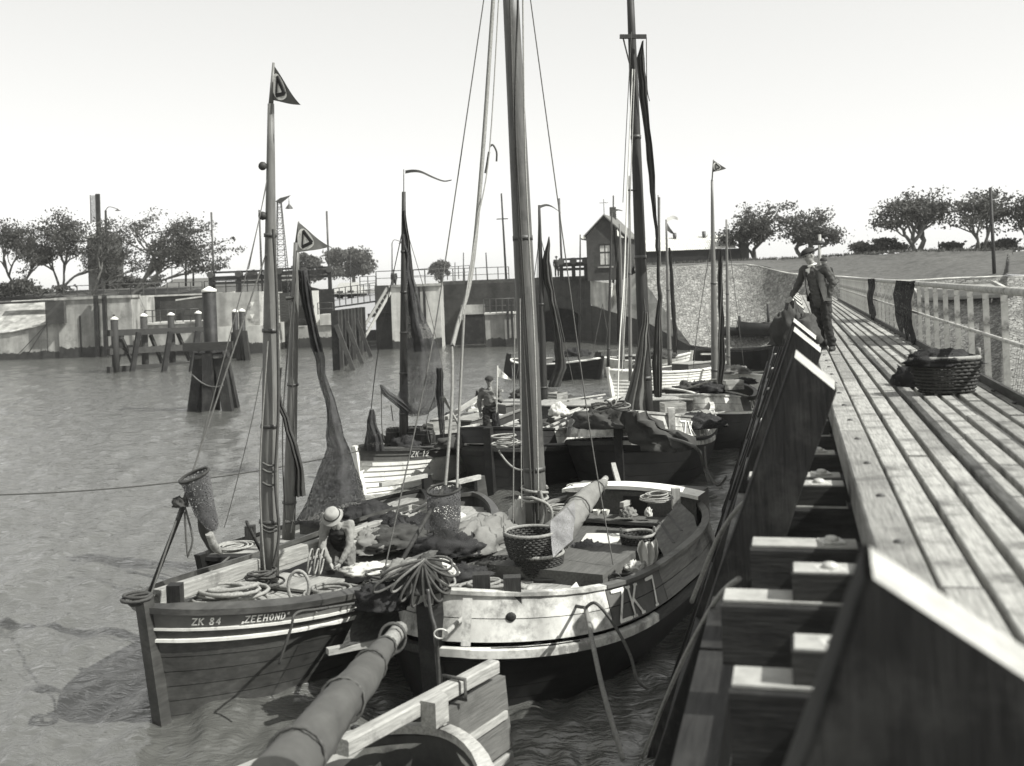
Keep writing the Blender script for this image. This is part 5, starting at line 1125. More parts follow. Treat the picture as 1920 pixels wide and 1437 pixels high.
b13 = far_boat('small pale clinker boat with her stern against the wing wall foot', PZ(1296, 668, .95), -70, 4.6, 1.9, .8, M_wplank, 8, .03, [(1256, 690, .6, 1249, 412, .11, .04, M_mast), (1236, 690, .6, 1234, 366, .05, .03, M_mast)])
# black barge against the dike and two dark hulls on the stones
t = thing('barge', 'long low black barge lying along the foot of the stone dike', 'barge', PZ(1380, 690, 0)); a, b = PZ(1296, 658, .95), PZ(1470, 654, .95)
mb = MB(); d = (b - a).normalized(); nn = Vector((-d.y, d.x, 0)); rows = []
for k in range(13):
    f = k / 12; w_ = 1.3 * (1 - abs(2 * f - 1) ** 4) + .1; p = a.lerp(b, f); up = .3 * abs(2 * f - 1) ** 3
    rows.append([p - nn * w_ * .8 + Vector((0, 0, -1.4)), p - nn * w_ + Vector((0, 0, up)), p - nn * (w_ - .12) + Vector((0, 0, up)), p - nn * (w_ - .12) + Vector((0, 0, up - .25)), p + nn * (w_ - .12) + Vector((0, 0, up - .25)), p + nn * (w_ - .12) + Vector((0, 0, up)), p + nn * w_ + Vector((0, 0, up)), p + nn * w_ * .8 + Vector((0, 0, -1.4))])
mb.grid(rows, False); mb.build('hull', M_black, t); bar('gunwale', a - nn * 1.25 + Vector((0, 0, .12)), b - nn * 1.25 + Vector((0, 0, .12)), .12, .1, M_tarl, t)
for px, py, sz, lab in ((1388, 630, 1.3, 'small dark skiff drawn up on the stones above the barge'), (1442, 632, 2.1, 'dark round-bottomed boat with a post standing in it beside the pier')):
    p = on_dike(px, py) or PY(px, py, 70); t = thing('beached_boat', lab, 'boat', p); mb = MB(); rows = []
    for k in range(9):
        f = k / 8 * 2 - 1; w_ = .42 * sz * (1 - f * f) ** .6 + .02; z = .55 * sz * (.8 + .2 * f * f)
        rows.append([p + Vector((f * sz, 0, .05)), p + Vector((f * sz * .95, -w_ * .7, .1 * sz)), p + Vector((f * sz, -w_, z)), p + Vector((f * sz, -w_ + .08, z)), p + Vector((f * sz * .9, 0, z * .5)), p + Vector((f * sz, w_ - .08, z)), p + Vector((f * sz, w_, z)), p + Vector((f * sz * .95, w_ * .7, .1 * sz))])
    mb.grid(rows, True, True); mb.build('hull', M_black, t); MB().tube([p + Vector((0, 0, .2)), p + Vector((0, 0, sz * 1.05))], .09, 8).build('post', M_tar, t); MB().beam(p + Vector((-.1, -.4 * sz, .45 * sz)), p + Vector((-.1, .4 * sz, .45 * sz)), .15, .05).build('thwart', M_tarl, t)
# ------------------------------------------------------------------ rigging, nets, sails, flags, loose gear
def rig(boat, seq, Y, r=.014, m=None, name='rope', Y2=None):
    n = len(seq); pts = [PY(p[0], p[1], lerp(Y, Y if Y2 is None else Y2, i / max(1, n - 1))) for i, p in enumerate(seq)]
    return line(boat, path(pts, 6) if n > 2 else pts, r, m, name)
def rowsheet(name, label, cat, rows, Y, m, nx=16, seed=1, wr=.04, bulge=.12, dY=0.0, freq=2.2, group=None):
    """rows: (py, left px, right px); the cloth hangs at depth Y with a belly"""
    R_ = []; nx = max(nx, 16)
    fr = []
    for a, b in zip(rows[:-1], rows[1:]):
        for k in range(3): fr.append(tuple(lerp(a[i], b[i], k / 3) for i in range(3)))
    fr.append(rows[-1])
    for j, (py, xa, xb) in enumerate(fr):
        R_.append([PY(lerp(xa, xb, i / nx), py, Y + dY * j / len(fr)) + Vector((0, -bulge * sin(pi * i / nx) + .045 * sin(i / nx * 19 + j * .12 + seed) + .02 * sin(i / nx * 43 + seed * 2), 0)) for i in range(nx + 1)])
    return sheet(name, label, cat, R_, m, 0, wr, seed, freq, group)
def lump(name, label, cat, c, sx, sy, sz, m, seed=1, rough=.35, ang=0., n=48, freq=2.6, group=None):
    """irregular heap (net, sack, crumpled sail) sitting on its base point"""
    sd = Vector((seed * 1.3, seed * 2.1, seed * .7)); mb = MB(); rows = []; rg = 24; rough = min(rough, .36)
    for i in range(rg + 1):
        th = pi * i / rg; row = []
        for j in range(n):
            ph = 2 * pi * j / n; d = Vector((sin(th) * cos(ph), sin(th) * sin(ph), cos(th))); f = 1 + rough * mnoise.noise(d * freq + sd) + rough * .9 * abs(mnoise.noise(Vector((d.x * 2.2, d.y * 5, d.z * 3)) * freq * .8 + sd)) + rough * .55 * abs(mnoise.noise(d * freq * 4.2 + sd)) + rough * .25 * mnoise.noise(d * freq * 11 + sd) - rough * .3
            x, y, z = d.x * sx * f, d.y * sy * f, max(d.z * f, -.12) * sz; row.append(Vector(c) + Vector((x * cos(ang) - y * sin(ang), x * sin(ang) + y * cos(ang), z + .1 * sz)))
        rows.append(row)
    mb.grid(rows, True, True); return tag(mb.build(name, m, None, origin=c), label, cat, group)

# ZK 84
Y1 = mb_.y
mb = MB(); mb.tube([PY(508, 197, Y1), PY(513, 118, Y1)], [.035, .018], 8); mb.build('flagstaff', M_mast, b1.root)
pennant('dark triangular flag with white disc at the varnished boat masthead', PY(513, 122, Y1), PY(510, 188, Y1), PY(563, 196, Y1 - .2), 1.2)
rig(b1, [(503, 465), (440, 650), (368, 865), (284, 1112)], Y1, .014, M_roped, 'forestay', Y2=12.1); rig(b1, [(502, 330), (470, 480), (372, 850)], Y1, .007, M_roped, 'halyard', Y2=12.8)
rig(b1, [(499, 350), (466, 505)], Y1, .006, M_roped, 'halyard'); rig(b1, [(512, 430), (519, 560), (522, 760), (516, 900), (523, 1000), (512, 1062)], Y1 - .15, .02, M_roped, 'halyard')
rig(b1, [(492, 690), (470, 800), (432, 950), (420, 990)], 15.2, .006, M_roped, 'halyard'); [rig(b1, [(492, py), (505, py + 6), (519, py + 3)], Y1 - .14, .016, M_roped, 'mast_lashing') for py in (868, 880, 905, 985, 992)]
rig(b1, [(497, 1075), (490, 980), (488, 860), (502, 640)], Y1 - .17, .012, M_rope, 'halyard')
for py in (312, 405): 
    p = PY(505, py, Y1); mb = MB(); mb.ball(p + Vector((-.08, -.05, 0)), .06, 8, 6); mb.build('block', M_mastd, b1.root)
bar('squared_spar', PZ(292, 1122, 1.28), PZ(735, 980, 1.1), .14, .2, M_wood, None, bev=.012); sp = bpy.data.objects['squared_spar']; tag(sp, 'long pale squared timber lying along the far side of the varnished boat', 'spar')
coil('loose heap of thick rope on the foredeck before the mast of the varnished boat', PZ(428, 1128, 1.02), .42, 8, .026, 3, hgt=.22, squash=.75, mess=.2)
coil('neat flat rope coil on the varnished foredeck beside her near rail', PZ(622, 1122, .95), .36, 7, .022, 4, hgt=.12, mess=.07)
coil('small tangle of tarred rope round the foot of the varnished boat mast', PZ(494, 1100, 1.0), .2, 7, .016, 5, M_roped, hgt=.3, mess=.3)
lp = PZ(556, 1135, 1.02); rope_thing('rope_loop', 'stiff rope loop standing upright on the varnished foredeck', [lp + Vector((.13 * sin(a) + .03, .02, .22 - .2 * cos(a))) for a in np.linspace(-.2, 2 * pi - .5, 26)] + [lp + Vector((-.1, -.05, .03)), lp + Vector((.1, -.1, .03)), lp + Vector((.05, .05, .06))], .022)
rope_thing('mooring_rope', 'rope led over the near rail of the varnished boat and down her side', path([PZ(690, 1128, 1.0), PZ(600, 1142, 1.1), PY(556, 1150, 12.0), PY(545, 1180, 11.9), PY(523, 1245, 11.9)], 8), .016, M_roped)
coil('rope tail wound round the stem head of the varnished boat', PY(258, 1135, 11.9), .17, 4, .018, 6, M_roped, hgt=.15, mess=.2)
# scoop net on a pole at the bow
def scoop(label, pole0, pole1, c, r, tilt, bag, seed=1):
    t = thing('scoop_net', label, 'net', pole0); mb = MB(); mb.tube([pole0, pole1], .028, 7); mb.build('pole', M_tarl, t)
    ring = [Vector(c) + Vector((r * cos(a), r * .55 * sin(a), r * tilt * cos(a) + r * .25 * sin(a))) for a in np.linspace(0, 2 * pi, 21)[:-1]]; mb = MB(); mb.tube(ring, .018, 5, closed=True); mb.build('hoop', M_tarl, t)
    rows = [ring]
    for q, rr in bag: rows.append([Vector(q) + (p - Vector(c)) * rr for p in ring])
    mb = MB(); mb.grid(rows, True, True); mb.build('net_bag', net_mat('scoop_mesh%d' % seed, .12, .62, 42), t)
    return t
Yn = 12.5
scoop('small hooped scoop net on a raking pole at the varnished boat bow', PZ(279, 1116, 1.35), PY(352, 930, Yn), PY(364, 892, Yn), .17, .35, [(PY(375, 925, Yn), .85), (PY(385, 960, Yn), .7), (PY(398, 985, Yn), .45), (PY(402, 995, Yn), .2)], 1)
lump('net_bundle', 'knot of dark netting tied at the head of the raking pole', 'net', PY(338, 950, Yn), .09, .07, .1, M_tan, 3)
rope_thing('hanging_rope', 'rope end dangling from the head of the raking pole', path([PY(345, 945, Yn), PY(356, 985, Yn), PY(361, 1015, Yn), PY(352, 1045, Yn)], 6) + path([PY(352, 1045, Yn), PY(349, 1010, Yn), PY(346, 960, Yn)], 6)[1:], .012, M_roped)
cz = thing('net_cod_end', 'dark tied net cod end with a pale wooden toe hanging over the black boat bow', 'net', PY(404, 1035, 14.0)); wrapped(None, 'net_leg', [PY(384, 960, 13.4), PY(386, 995, 13.6), PY(400, 1030, 14.0)], [.1, .09, .06], M_tan, 5, parent=cz); wrapped(None, 'wooden_toe', [PY(392, 1000, 13.5), PY(402, 1025, 13.6), PY(412, 1036, 13.7)], [.05, .055, .03], M_wood, 2, parent=cz, rough=.05)
# small black boat: net hoisted, flag
Y2 = 18.2
pennant('grey triangular flag with white disc on the black boat mast', PY(560, 417, Y2), PY(557, 474, Y2), PY(617, 462, Y2 - .2), 2.0, m=mat('pale_flag_cloth', .22, .85, .2, 6, .2))
mb = MB(); mb.tube([PY(556, 457, Y2 + .2), PY(560, 416, Y2)], [.03, .015], 6); mb.build('flagstaff', M_mast, b2.root)
rowsheet('fishing_net', 'long dark tanned net hoisted to a point beside the black boat mast', 'net', [(508, 562, 574), (560, 567, 587), (620, 580, 598), (700, 597, 616), (770, 611, 634), (840, 610, 655), (890, 596, 672), (940, 574, 692), (985, 548, 706)], Y2, M_net, 9, 3, .06, .25, dY=1.2)
rowsheet('net_headrope', 'bunched dark head of the long tanned net', 'net', [(506, 561, 573), (540, 562, 582), (572, 566, 586), (600, 574, 592), (660, 590, 606)], Y2 - .05, M_netd, 5, 4, .03, .1)
rowsheet('furled_sail', 'dark furled sail hanging against the black boat mast', 'sail', [(690, 520, 527), (760, 520, 532), (830, 545, 556), (880, 550, 566), (930, 550, 572)], Y2 - .3, M_tan, 5, 6, .05, .1)
rig(b2, [(548, 560), (530, 800), (536, 1000)], Y2 - .15, .012, M_roped, 'halyard'); rig(b2, [(556, 470), (548, 700), (556, 900), (545, 1000)], Y2 - .2, .01, M_roped, 'halyard')
for k, py in enumerate((980, 560)): rig(b2, [(536, py), (552, py - 2)], Y2 - .17, .03, M_roped, 'mast_lashing')
coil('low coil of pale rope on the black boat foredeck', PZ(440, 1030, .82), .3, 5, .018, 8, hgt=.08); rope_thing('oar', 'dark oar leaning on the black boat beside the mast', [PZ(492, 1040, .85), PY(462, 978, 16.2)], .025, M_tarl, 'oar')
rope_thing('mooring_rope', 'dark rope between the black boat and the bow of the varnished boat', sag(PZ(430, 1045, .95), PZ(285, 1118, 1.35), .08), .018, M_roped)
lump('net_heap', 'heap of dark net under the hoisted net beside the squared timber', 'net', PZ(690, 975, .8), .55, .5, .25, M_netd, 9)
# long mooring line over the water
rope_thing('long_mooring_line', 'long thin dark line stretched over the open water to the clinker boat', sag(PY(-120, 930, 20.5), PY(672, 846, 24.4), .25, 24), .016, M_roped)
# white clinker boat gear
Y5 = m5.y
rowsheet('fishing_net', 'pale translucent net hung like a hammock from the clinker boat mast', 'net', [(440, 757, 762), (500, 759, 772), (560, 761, 786), (610, 762, 804), (660, 763, 822), (705, 760, 831), (740, 746, 828), (762, 742, 818), (778, 762, 800)], Y5 - .25, net_mat('pale_net', .075, .68, 45), 9, 7, .07, .3)
rowsheet('net_wing', 'curled wing of the hammock net held out by a line', 'net', [(721, 711, 716), (738, 716, 735), (752, 730, 758), (766, 748, 775), (776, 758, 790)], Y5 - .4, M_net, 5, 8, .03, .1)
rowsheet('net_tail', 'dark bunched tail of the hammock net falling to the deck', 'net', [(690, 818, 830), (740, 818, 832), (780, 822, 834), (830, 827, 834), (870, 828, 832)], Y5 - .3, M_netd, 4, 9, .03, .08)
rowsheet('furled_sail', 'narrow dark sail furled along the upper clinker boat mast', 'sail', [(395, 754, 760), (450, 758, 768), (520, 762, 774), (600, 768, 784), (660, 776, 800)], Y5 - .3, M_tan, 5, 11, .04, .08)
rp = [PY(760, 323, Y5), PY(775, 321, Y5 - .1), PY(790, 323, Y5 - .15), PY(812, 333, Y5), PY(832, 340, Y5 + .1), PY(847, 338, Y5)]
mb = MB(); P_ = path(rp, 6); hh = [.09 * (1 - .7 * i / len(P_)) for i in range(len(P_))]; mb.grid([[p + Vector((0, 0, h / 2)) for p, h in zip(P_, hh)], [p - Vector((0, .03, h / 2)) for p, h in zip(P_, hh)]]); tag(mb.build('streamer', M_tan, None, origin=P_[0]), 'long dark streamer flying from the clinker boat masthead', 'flag')
rig(b5, [(753, 440), (712, 640), (695, 775)], Y5, .012, M_roped, 'forestay'); rig(b5, [(762, 430), (800, 560), (830, 690)], Y5, .008, M_roped, 'shroud'); rig(b5, [(715, 730), (716, 800), (720, 825)], Y5 - .5, .012, M_roped, 'net_line'); rig(b5, [(815, 745), (800, 790), (805, 830)], Y5 - .3, .01, M_roped, 'net_line'); rig(b5, [(733, 760), (737, 790)], Y5 - .4, .012, M_roped, 'net_line')
rowsheet('net_heap', 'dark net drawn up to a peak at the clinker boat bow', 'net', [(768, 692, 698), (790, 686, 706), (815, 684, 716), (845, 682, 722)], 25.3, M_netd, 7, 12, .08, .2)
for i, (px, py, r_, h_, lab) in enumerate(((738, 838, .2, .5, 'upright dark barrel just ahead of the clinker boat mast'), (776, 838, .3, .52, 'round dark barrel just abaft the clinker boat mast'), (796, 838, .3, .45, 'squat dark barrel at the clinker boat rail near the net tail'))):
    c = PZ(px, py, .72); t = thing('barrel', lab, 'barrel', c)
    for k in range(14):
        a0, a1 = 2 * pi * k / 14, 2 * pi * (k + .92) / 14; mb = MB(); mb.grid([[c + Vector((r_ * f * cos(a), r_ * f * sin(a), z * h_)) for a in (a0, a1)] for z, f in ((0, .85), (.3, 1), (.7, 1), (1, .85))]); mb.build('stave', M_tarl, t)
    for z in (.2, .8): b_ = MB(); b_.tube([c + Vector((r_ * .97 * cos(a), r_ * .97 * sin(a), z * h_)) for a in np.linspace(0, 2 * pi, 17)[:-1]], .015, 4, closed=True); b_.build('barrel_hoop', M_iron, t)
    mb = MB(); mb.tube([c + Vector((0, 0, h_ * .9)), c + Vector((0, 0, h_ * .93))], r_ * .86, 12); mb.build('barrel_head', M_tarl, t)
for i, (px, py, s_) in enumerate(((715, 836, .25), (760, 842, .28), (812, 815, .3), (850, 800, .34))): lump('net_heap', ('small dark net heap by the clinker boat stem', 'dark net heap under the clinker boat barrels', 'net heap on the clinker boat under the net tail', 'net heap on the clinker boat afterdeck')[i], 'net', PZ(px, py, .75), s_ * 1.4, s_, s_, M_netd if i % 2 else M_tan, 20 + i)
coil('pale rope coil by the clinker boat stem', PZ(705, 838, .95), .18, 4, .02, 31)
# black bluff boat gear
lump('furled_sail', 'dark furled sail lying across the black bluff boat foredeck', 'sail', PZ(895, 835, 1.0), 1.0, .35, .3, M_tan, 33, ang=.3); lump('net_heap', 'brown net heap at the rail of the black bluff boat', 'net', PZ(955, 830, 1.0), .5, .4, .3, M_netd, 34)
coil('tangled rope on the black bluff boat stem head', PZ(950, 838, 1.25), .28, 6, .022, 35, hgt=.25, mess=.3); 
for i in range(6): rope_thing('spar', ('pale spar uppermost in the stack on the black bluff boat', 'pale spar second in the stack on the black bluff boat', 'pale spar third in the stack on the black bluff boat', 'thin spar crossing the stack on the black bluff boat', 'grey spar under the stack on the black bluff boat', 'short spar beside the stack on the black bluff boat')[i], [PZ(1020 + 3 * i, 815 - 12 * i + (8 if i == 3 else 0), 1.2 + .02 * i), PZ(1105 + 6 * i, 770 - 6 * i, 1.25 + .03 * i)], .045 - .003 * i, M_wood, 'spar')
lump('white_sack', 'white sack on the black bluff boat beside the spars', 'sack', PZ(1048, 778, 1.3), .26, .22, .26, M_canvw, 36)
rope_thing('mooring_rope', 'slack mooring rope hanging from the black bluff boat bow', sag(PY(935, 845, 23.8), PY(1010, 858, 23.0), .35), .022, M_rope)
# ZK 7 rigging and gear
Y3 = bm.y
rig(b3, [(1000, 985), (985, 700), (966, 300), (955, -40)], Y3 - .2, .018, M_roped, 'halyard', Y2=Y3); rig(b3, [(1003, 985), (998, 800), (975, 400), (966, 200), (972, -30)], Y3 - .22, .014, M_roped, 'halyard', Y2=Y3)
rig(b3, [(1010, 975), (1008, 850), (1002, 640), (985, 300), (980, -40)], Y3 - .2, .013, M_rope, 'halyard', Y2=Y3 - .05)
rig(b3, [(926, -20), (905, 290), (884, 510), (858, 610), (848, 650)], Y3 - 1.0, .030, M_rope, 'topping_lift', Y2=13.4); rig(b3, [(848, 650), (847, 760), (835, 910)], 13.4, .02, M_rope, 'topping_lift', Y2=12.8); rig(b3, [(870, 590), (860, 800), (857, 915)], 13.4, .017, M_rope, 'halyard', Y2=12.8)
rig(b3, [(910, -20), (838, 470), (800, 700), (722, 1065)], Y3 - .5, .009, M_roped, 'forestay', Y2=12.3); rig(b3, [(936, -20), (918, 280), (895, 420), (866, 600)], Y3 - .7, .009, M_rope, 'halyard', Y2=14); rig(b3, [(918, 276), (924, 272), (931, 285), (931, 303)], Y3 - .8, .014, M_roped, 'rope_end'); rig(b3, [(917, 285), (913, 310), (910, 325)], Y3 - .8, .018, M_roped, 'rope_end')
rig(b3, [(992, -20), (1045, 370), (1105, 800), (1150, 1060)], Y3 - .2, .009, M_roped, 'shroud', Y2=14.6); rig(b3, [(965, 590), (962, 980)], Y3 - .6, .01, M_rope, 'shroud'); rig(b3, [(975, 560), (978, 950)], Y3 - .5, .008, M_rope, 'shroud')
p = PY(1010, 920, Y3 - .2); rope_thing('rope_knot', 'thick rope knotted round the lower mast of the bluff white-bowed boat', [p + Vector((.2 * cos(a) - .06, .2 * sin(a) + .2, .05 * sin(a * .5) - .012 * a)) for a in np.linspace(0, 5 * pi, 60)] + path([p + Vector((-.1, -.05, -.1)), PY(1025, 945, Y3 - .25), PY(1035, 965, Y3 - .25), PY(1028, 1000, Y3 - .25)], 6), .024)
rig(b3, [(1012, 920), (1020, 960), (1012, 990)], Y3 - .22, .03, M_rope, 'halyard_fall')
# baskets
def basket(label, c, r0, r1, h, dark=True, rings=11, seed=1, fill=None, sq=1.0, ang=0.0, handles=True):
    c = Vector(c); t = thing('wicker_basket', label, 'basket', c); n = 26
    def q(a, k, off=0): 
        rr = lerp(r0, r1, k) * (1 + .05 * sin(pi * k)) + off; x, y = rr * cos(a), rr * sq * sin(a); return c + Vector((x * cos(ang) - y * sin(ang), x * sin(ang) + y * cos(ang), .01 + h * k))
    mb = MB()
    for i in range(rings):
        k = (i + .5) / rings; mb.tube([q(2 * pi * j / (2 * n), k, .012 * (1 if (j + i) % 2 else -1)) for j in range(2 * n)], h / rings * .47, 4, closed=True)
    tag(mb.build('weave', M_wick, t), kind='stuff')
    for j in range(n): 
        mb = MB(); mb.tube([q(2 * pi * j / n, k) for k in (0, .5, 1)], .009, 4); mb.build('stake', M_wick, t)
    mb = MB(); mb.tube([q(a, 1.0) for a in np.linspace(0, 2 * pi, 33)[:-1]], .026, 6, closed=True); mb.build('rim', M_rim, t)
    mb = MB(); mb.add([q(a, .02) for a in np.linspace(0, 2 * pi, 25)[:-1]], [tuple(range(24))]); mb.build('bottom', M_wick, t)
    if handles:
        for a0 in (.0, pi):
            mb = MB(); mb.tube([q(a0 - .18, .97) , q(a0 - .1, 1.0) + Vector((0, 0, .09)), q(a0 + .1, 1.0) + Vector((0, 0, .09)), q(a0 + .18, .97)], .018, 5); mb.build('handle', M_rim, t)
    return t
basket('large empty wicker basket stacked uppermost at the foot of the thick mast', PZ(996, 1052, 1.02) + Vector((0, 0, .04)), .28, .36, .36, seed=1)
basket('wicker basket under the large empty one at the foot of the thick mast', PZ(1012, 1080, .8), .27, .34, .32, seed=2, ang=.3)
basket('small wicker basket beside the white cloth on the bluff boat afterdeck', PZ(1197, 1030, .88), .2, .25, .22, seed=3, rings=7)
lump('catch', 'dark catch lying in the small wicker basket', 'fish', PZ(1197, 1026, .92), .18, .18, .12, M_fish, 41)
wf = wrapped(b3, 'furled_sail', [PZ(1022, 1035, .95), PY(1062, 980, 15.6), PY(1100, 935, 16.8), PY(1132, 905, 17.9)], [.22, .21, .16, .08], M_canvas, 9, 30, 3, rough=.3)
mb = MB(); mb.tube([PY(1115, 920, 17.2), PY(1136, 897, 18.2)], .05, 8); mb.build('boom_end', M_wood, b3.root)
sheet('net_drape', 'pale meshed net draped over the furled sail by the thick mast', 'net', [[PY(1035 + 8 * j, 975 + 12 * i - 7 * j, 14.9 + .1 * j - .1 * i) for j in range(6)] for i in range(7)], net_mat('pale_drape', .26, .85, 75), 0, .05, 3)
lump('net_drape', 'fringed pale net end lying under the furled sail', 'net', PZ(1095, 1045, .8), .35, .25, .2, net_mat('pale_fringe', .22, .95, 60), 44)
sheet('white_cloth', 'white cloth spread over the after hatch of the bluff boat', 'cloth', [[PZ(lerp(lerp(1078, 1100, i / 5), lerp(1150, 1168, i / 5), j / 6), lerp(1030, 1000, i / 5), .93) for j in range(7)] for i in range(6)], M_canvw, 0, .02, 4, 3)
MB_ = MB(); lump('crumpled_sail', 'crumpled dark sail lying along the far rail of the bluff boat', 'sail', PZ(905, 1025, .95), .75, .4, .38, M_canvas, 45, .3, .9); lump('white_sack', 'upright white sack leaning on the far rail behind the thick mast', 'sack', PZ(975, 990, 1.0), .17, .14, .42, M_canvw, 46, .2)
lump('crumpled_net', 'dark brown net bundled at the far bow rail of the bluff boat', 'net', PZ(840, 1035, 1.0), .5, .4, .25, M_netd, 47)
for i, (pa, pb, lab) in enumerate((((948, 1085), (1190, 1078), 'long thin pole nearest the fore hatch of the bluff boat'), ((1000, 1090), (1195, 1086), 'long thin pole lying by the bucket'), ((1090, 1098), (1180, 1102), 'short thin pole against the number panel rail'))): rope_thing('deck_pole', lab, [PZ(*pa, .83), PZ(*pb, .86)], .022, M_tarl, 'pole')
c = PZ(1154, 1106, .8); t = thing('bucket', 'small dark bucket standing on the bluff boat deck', 'bucket', c); mb = MB(); mb.tube([c, c + Vector((0, 0, .13))], [.065, .085], 12, False); mb.tube([c + Vector((0, 0, .01)), c + Vector((0, 0, .02))], .063, 12); mb.build('pail', M_iron, t); mb = MB(); mb.tube([c + Vector((.085 * cos(a), 0, .13 + .09 * sin(a))) for a in np.linspace(0, pi, 10)], .006, 4); mb.build('handle', M_iron, t)
rowsheet('white_rag', 'white rag hung over the near rail of the bluff boat', 'cloth', [(1012, 1200, 1230), (1020, 1196, 1237), (1032, 1194, 1238), (1046, 1200, 1230), (1058, 1208, 1222)], 14.3, M_canvw, 12, 48, .07, .1, freq=5); lump('white_rag', 'crumpled pale rag on deck beside the hold coaming', 'cloth', PZ(1148, 1066, .82), .22, .12, .1, M_canvas, 49, .5); lump('white_rag', 'small bright rag beside the hung white rag', 'cloth', PZ(1190, 1068, .85), .13, .1, .1, M_canvw, 50, .5)
rope_thing('wooden_mallet', 'pale wooden tool handle leaning on the number panel rail', [PZ(1196, 1082, .95), PZ(1212, 1050, 1.15)], .03, M_wood, 'tool')
coil('coil of rope on the foredeck behind the white bulwark', PZ(905, 1122, .95), .42, 7, .024, 51, hgt=.2, squash=.6, mess=.2); coil('thin rope coil hung on the stern cuddy post', PZ(1232, 940, 1.45), .26, 8, .012, 52, hgt=.12, mess=.06); coil('thin rope coil on the far side of the stern cuddy', PZ(1052, 962, 1.2), .26, 6, .012, 53, hgt=.15, mess=.1); coil('loose rope coil behind the boom end of the bluff boat', PZ(1090, 925, 1.2), .28, 4, .012, 54, hgt=.2, mess=.15)
R = random.Random(9); mb = MB(); c0 = PZ(990, 1145, .88)
for i in range(260): mb.ball(c0 + Vector((R.gauss(0, .16), R.gauss(0, .1), R.uniform(0, .08))), R.uniform(.014, .028), 5, 3)
tag(mb.build('shellfish', M_fish, None, origin=c0), 'heap of shellfish on the foredeck behind the white bulwark', 'shellfish', kind='stuff')
for i, px in enumerate((970, 990)): c = PZ(px, 1120, .88); mb = MB(); mb.tube([c + Vector((0, -.05, .06)), c + Vector((.03, .16, .06))], .055, 10); tag(mb.build('cork_float', (M_tarl, M_wood)[i], None, origin=c), ('dark cork float beside the rope coil on the bluff foredeck', 'pale cork float beside the shellfish on the bluff foredeck')[i], 'float')
mb = MB(); c = PZ(1078, 1128, .95); mb.add([c + Vector((-.12, 0, .1)), c + Vector((0, -.05, 0)), c + Vector((.14, 0, .02)), c + Vector((.03, .08, .22)), c + Vector((-.02, .1, .0))], [(0, 1, 3), (1, 2, 3), (2, 4, 3), (4, 0, 3), (0, 4, 2, 1)]); tag(mb.build('wooden_chock', M_wplank, None, origin=c), 'pale split wooden chock lying on the bluff foredeck', 'chock')
for i, px in enumerate((1119, 1136)): 
    c = PZ(px, 966, 1.02); mb = MB(); mb.tube([c, c + Vector((0, 0, .05)), c + Vector((0, 0, .085))], [.04, .062, .068], 12, False); mb.tube([c, c + Vector((0, 0, .004))], .04, 10); tag(mb.build('bowl', M_white, None, origin=c), 'small white bowl on the stern bench', 'bowl', 'pair of white bowls')
lump('bundle', 'pale cloth bundle on the stern bench', 'bundle', PZ(1178, 968, 1.02), .14, .1, .12, M_canvas, 56, .5); lump('bundle', 'small white bundle at the end of the stern bench', 'bundle', PZ(1216, 968, 1.02), .06, .05, .12, M_canvw, 57, .4)
# bow bundle: looped ropes hung on the stem head
b3s = b3.w((3.85, 0, 1.75)); R = random.Random(12)
Yb = b3s.y - .1
ends = [(700, 1110, .05), (716, 1085, .05), (735, 1110, .04), (752, 1128, .035), (775, 1138, .03), (806, 1145, .035), (826, 1128, .045), (842, 1112, .05), (852, 1096, .05), (858, 1075, .05), (848, 1060, .05)]
for i, (ex, ey, wd) in enumerate(ends):
    a = PY(792 + 2 * i % 7, 1050, Yb); b = PY(ex, ey, Yb - .1 + .03 * (i % 3)); d = b - a; pr = Vector((-d.z, 0, d.x)).normalized(); pts = []
    for k in range(25):
        th = 2 * pi * k / 24; s_ = (1 - cos(th)) / 2; pts.append(a + d * s_ + pr * wd * 1.6 * sin(th) * (.35 + .65 * s_) + Vector((0, .05 * sin(th), 0)))
    o = rope_thing('rope_loop', 'rope loop hanging in the bunch on the stem head between the two near boats', pts, .016, (M_roped, M_roped, M_rope)[i % 3]); o['group'] = 'bunched rope loops on the stem head'
lump('furled_jib', 'pale furled jib bundled on the bowsprit head between the two near boats', 'sail', PY(762, 1080, Yb + .25), .27, .16, .15, M_canvas, 61, .5); lump('furled_jib', 'bright white furled jib lump beside the bunch of rope loops', 'sail', PY(832, 1078, Yb + .3), .15, .12, .16, M_canvw, 62, .5); lump('net_heap', 'dark net heap under the bunch of rope loops', 'net', PY(715, 1135, Yb + .2), .3, .25, .22, M_netd, 63); lump('net_heap', 'black net bundled round the stem head behind the rope loops', 'net', PY(792, 1105, Yb + .15), .3, .2, .3, M_tan, 64, .5)
scoop('large hooped scoop net on a pole leaning across the bluff boat bow', PY(715, 1118, 12.4), PY(838, 905, 13.6), PY(832, 918, 13.4), .21, .1, [(PY(832, 945, 13.35), 1.02), (PY(834, 975, 13.3), .95), (PY(838, 998, 13.3), .7), (PY(842, 1008, 13.3), .3)], 2)
rope_thing('bow_chain', 'iron chain hanging from the stem of the bluff boat to the water', path([PY(802, 1105, 11.4), PY(808, 1150, 11.35), PY(818, 1190, 11.3), PY(822, 1260, 11.3), PY(824, 1310, 11.3)], 6), .022, M_iron, 'chain')
rope_thing('boat_hook', 'pale boat hook leaning on the white bow bulwark', [PZ(908, 1122, 1.2), PY(836, 1188, 11.2)], .028, M_wood, 'boat hook'); rope_thing('iron_ring', 'iron ring at the foot of the boat hook', [PY(826, 1190, 11.2) + Vector((.07 * cos(a), .02, .05 * sin(a))) for a in np.linspace(0, 2 * pi, 18)], .01, M_ironl, 'ring')
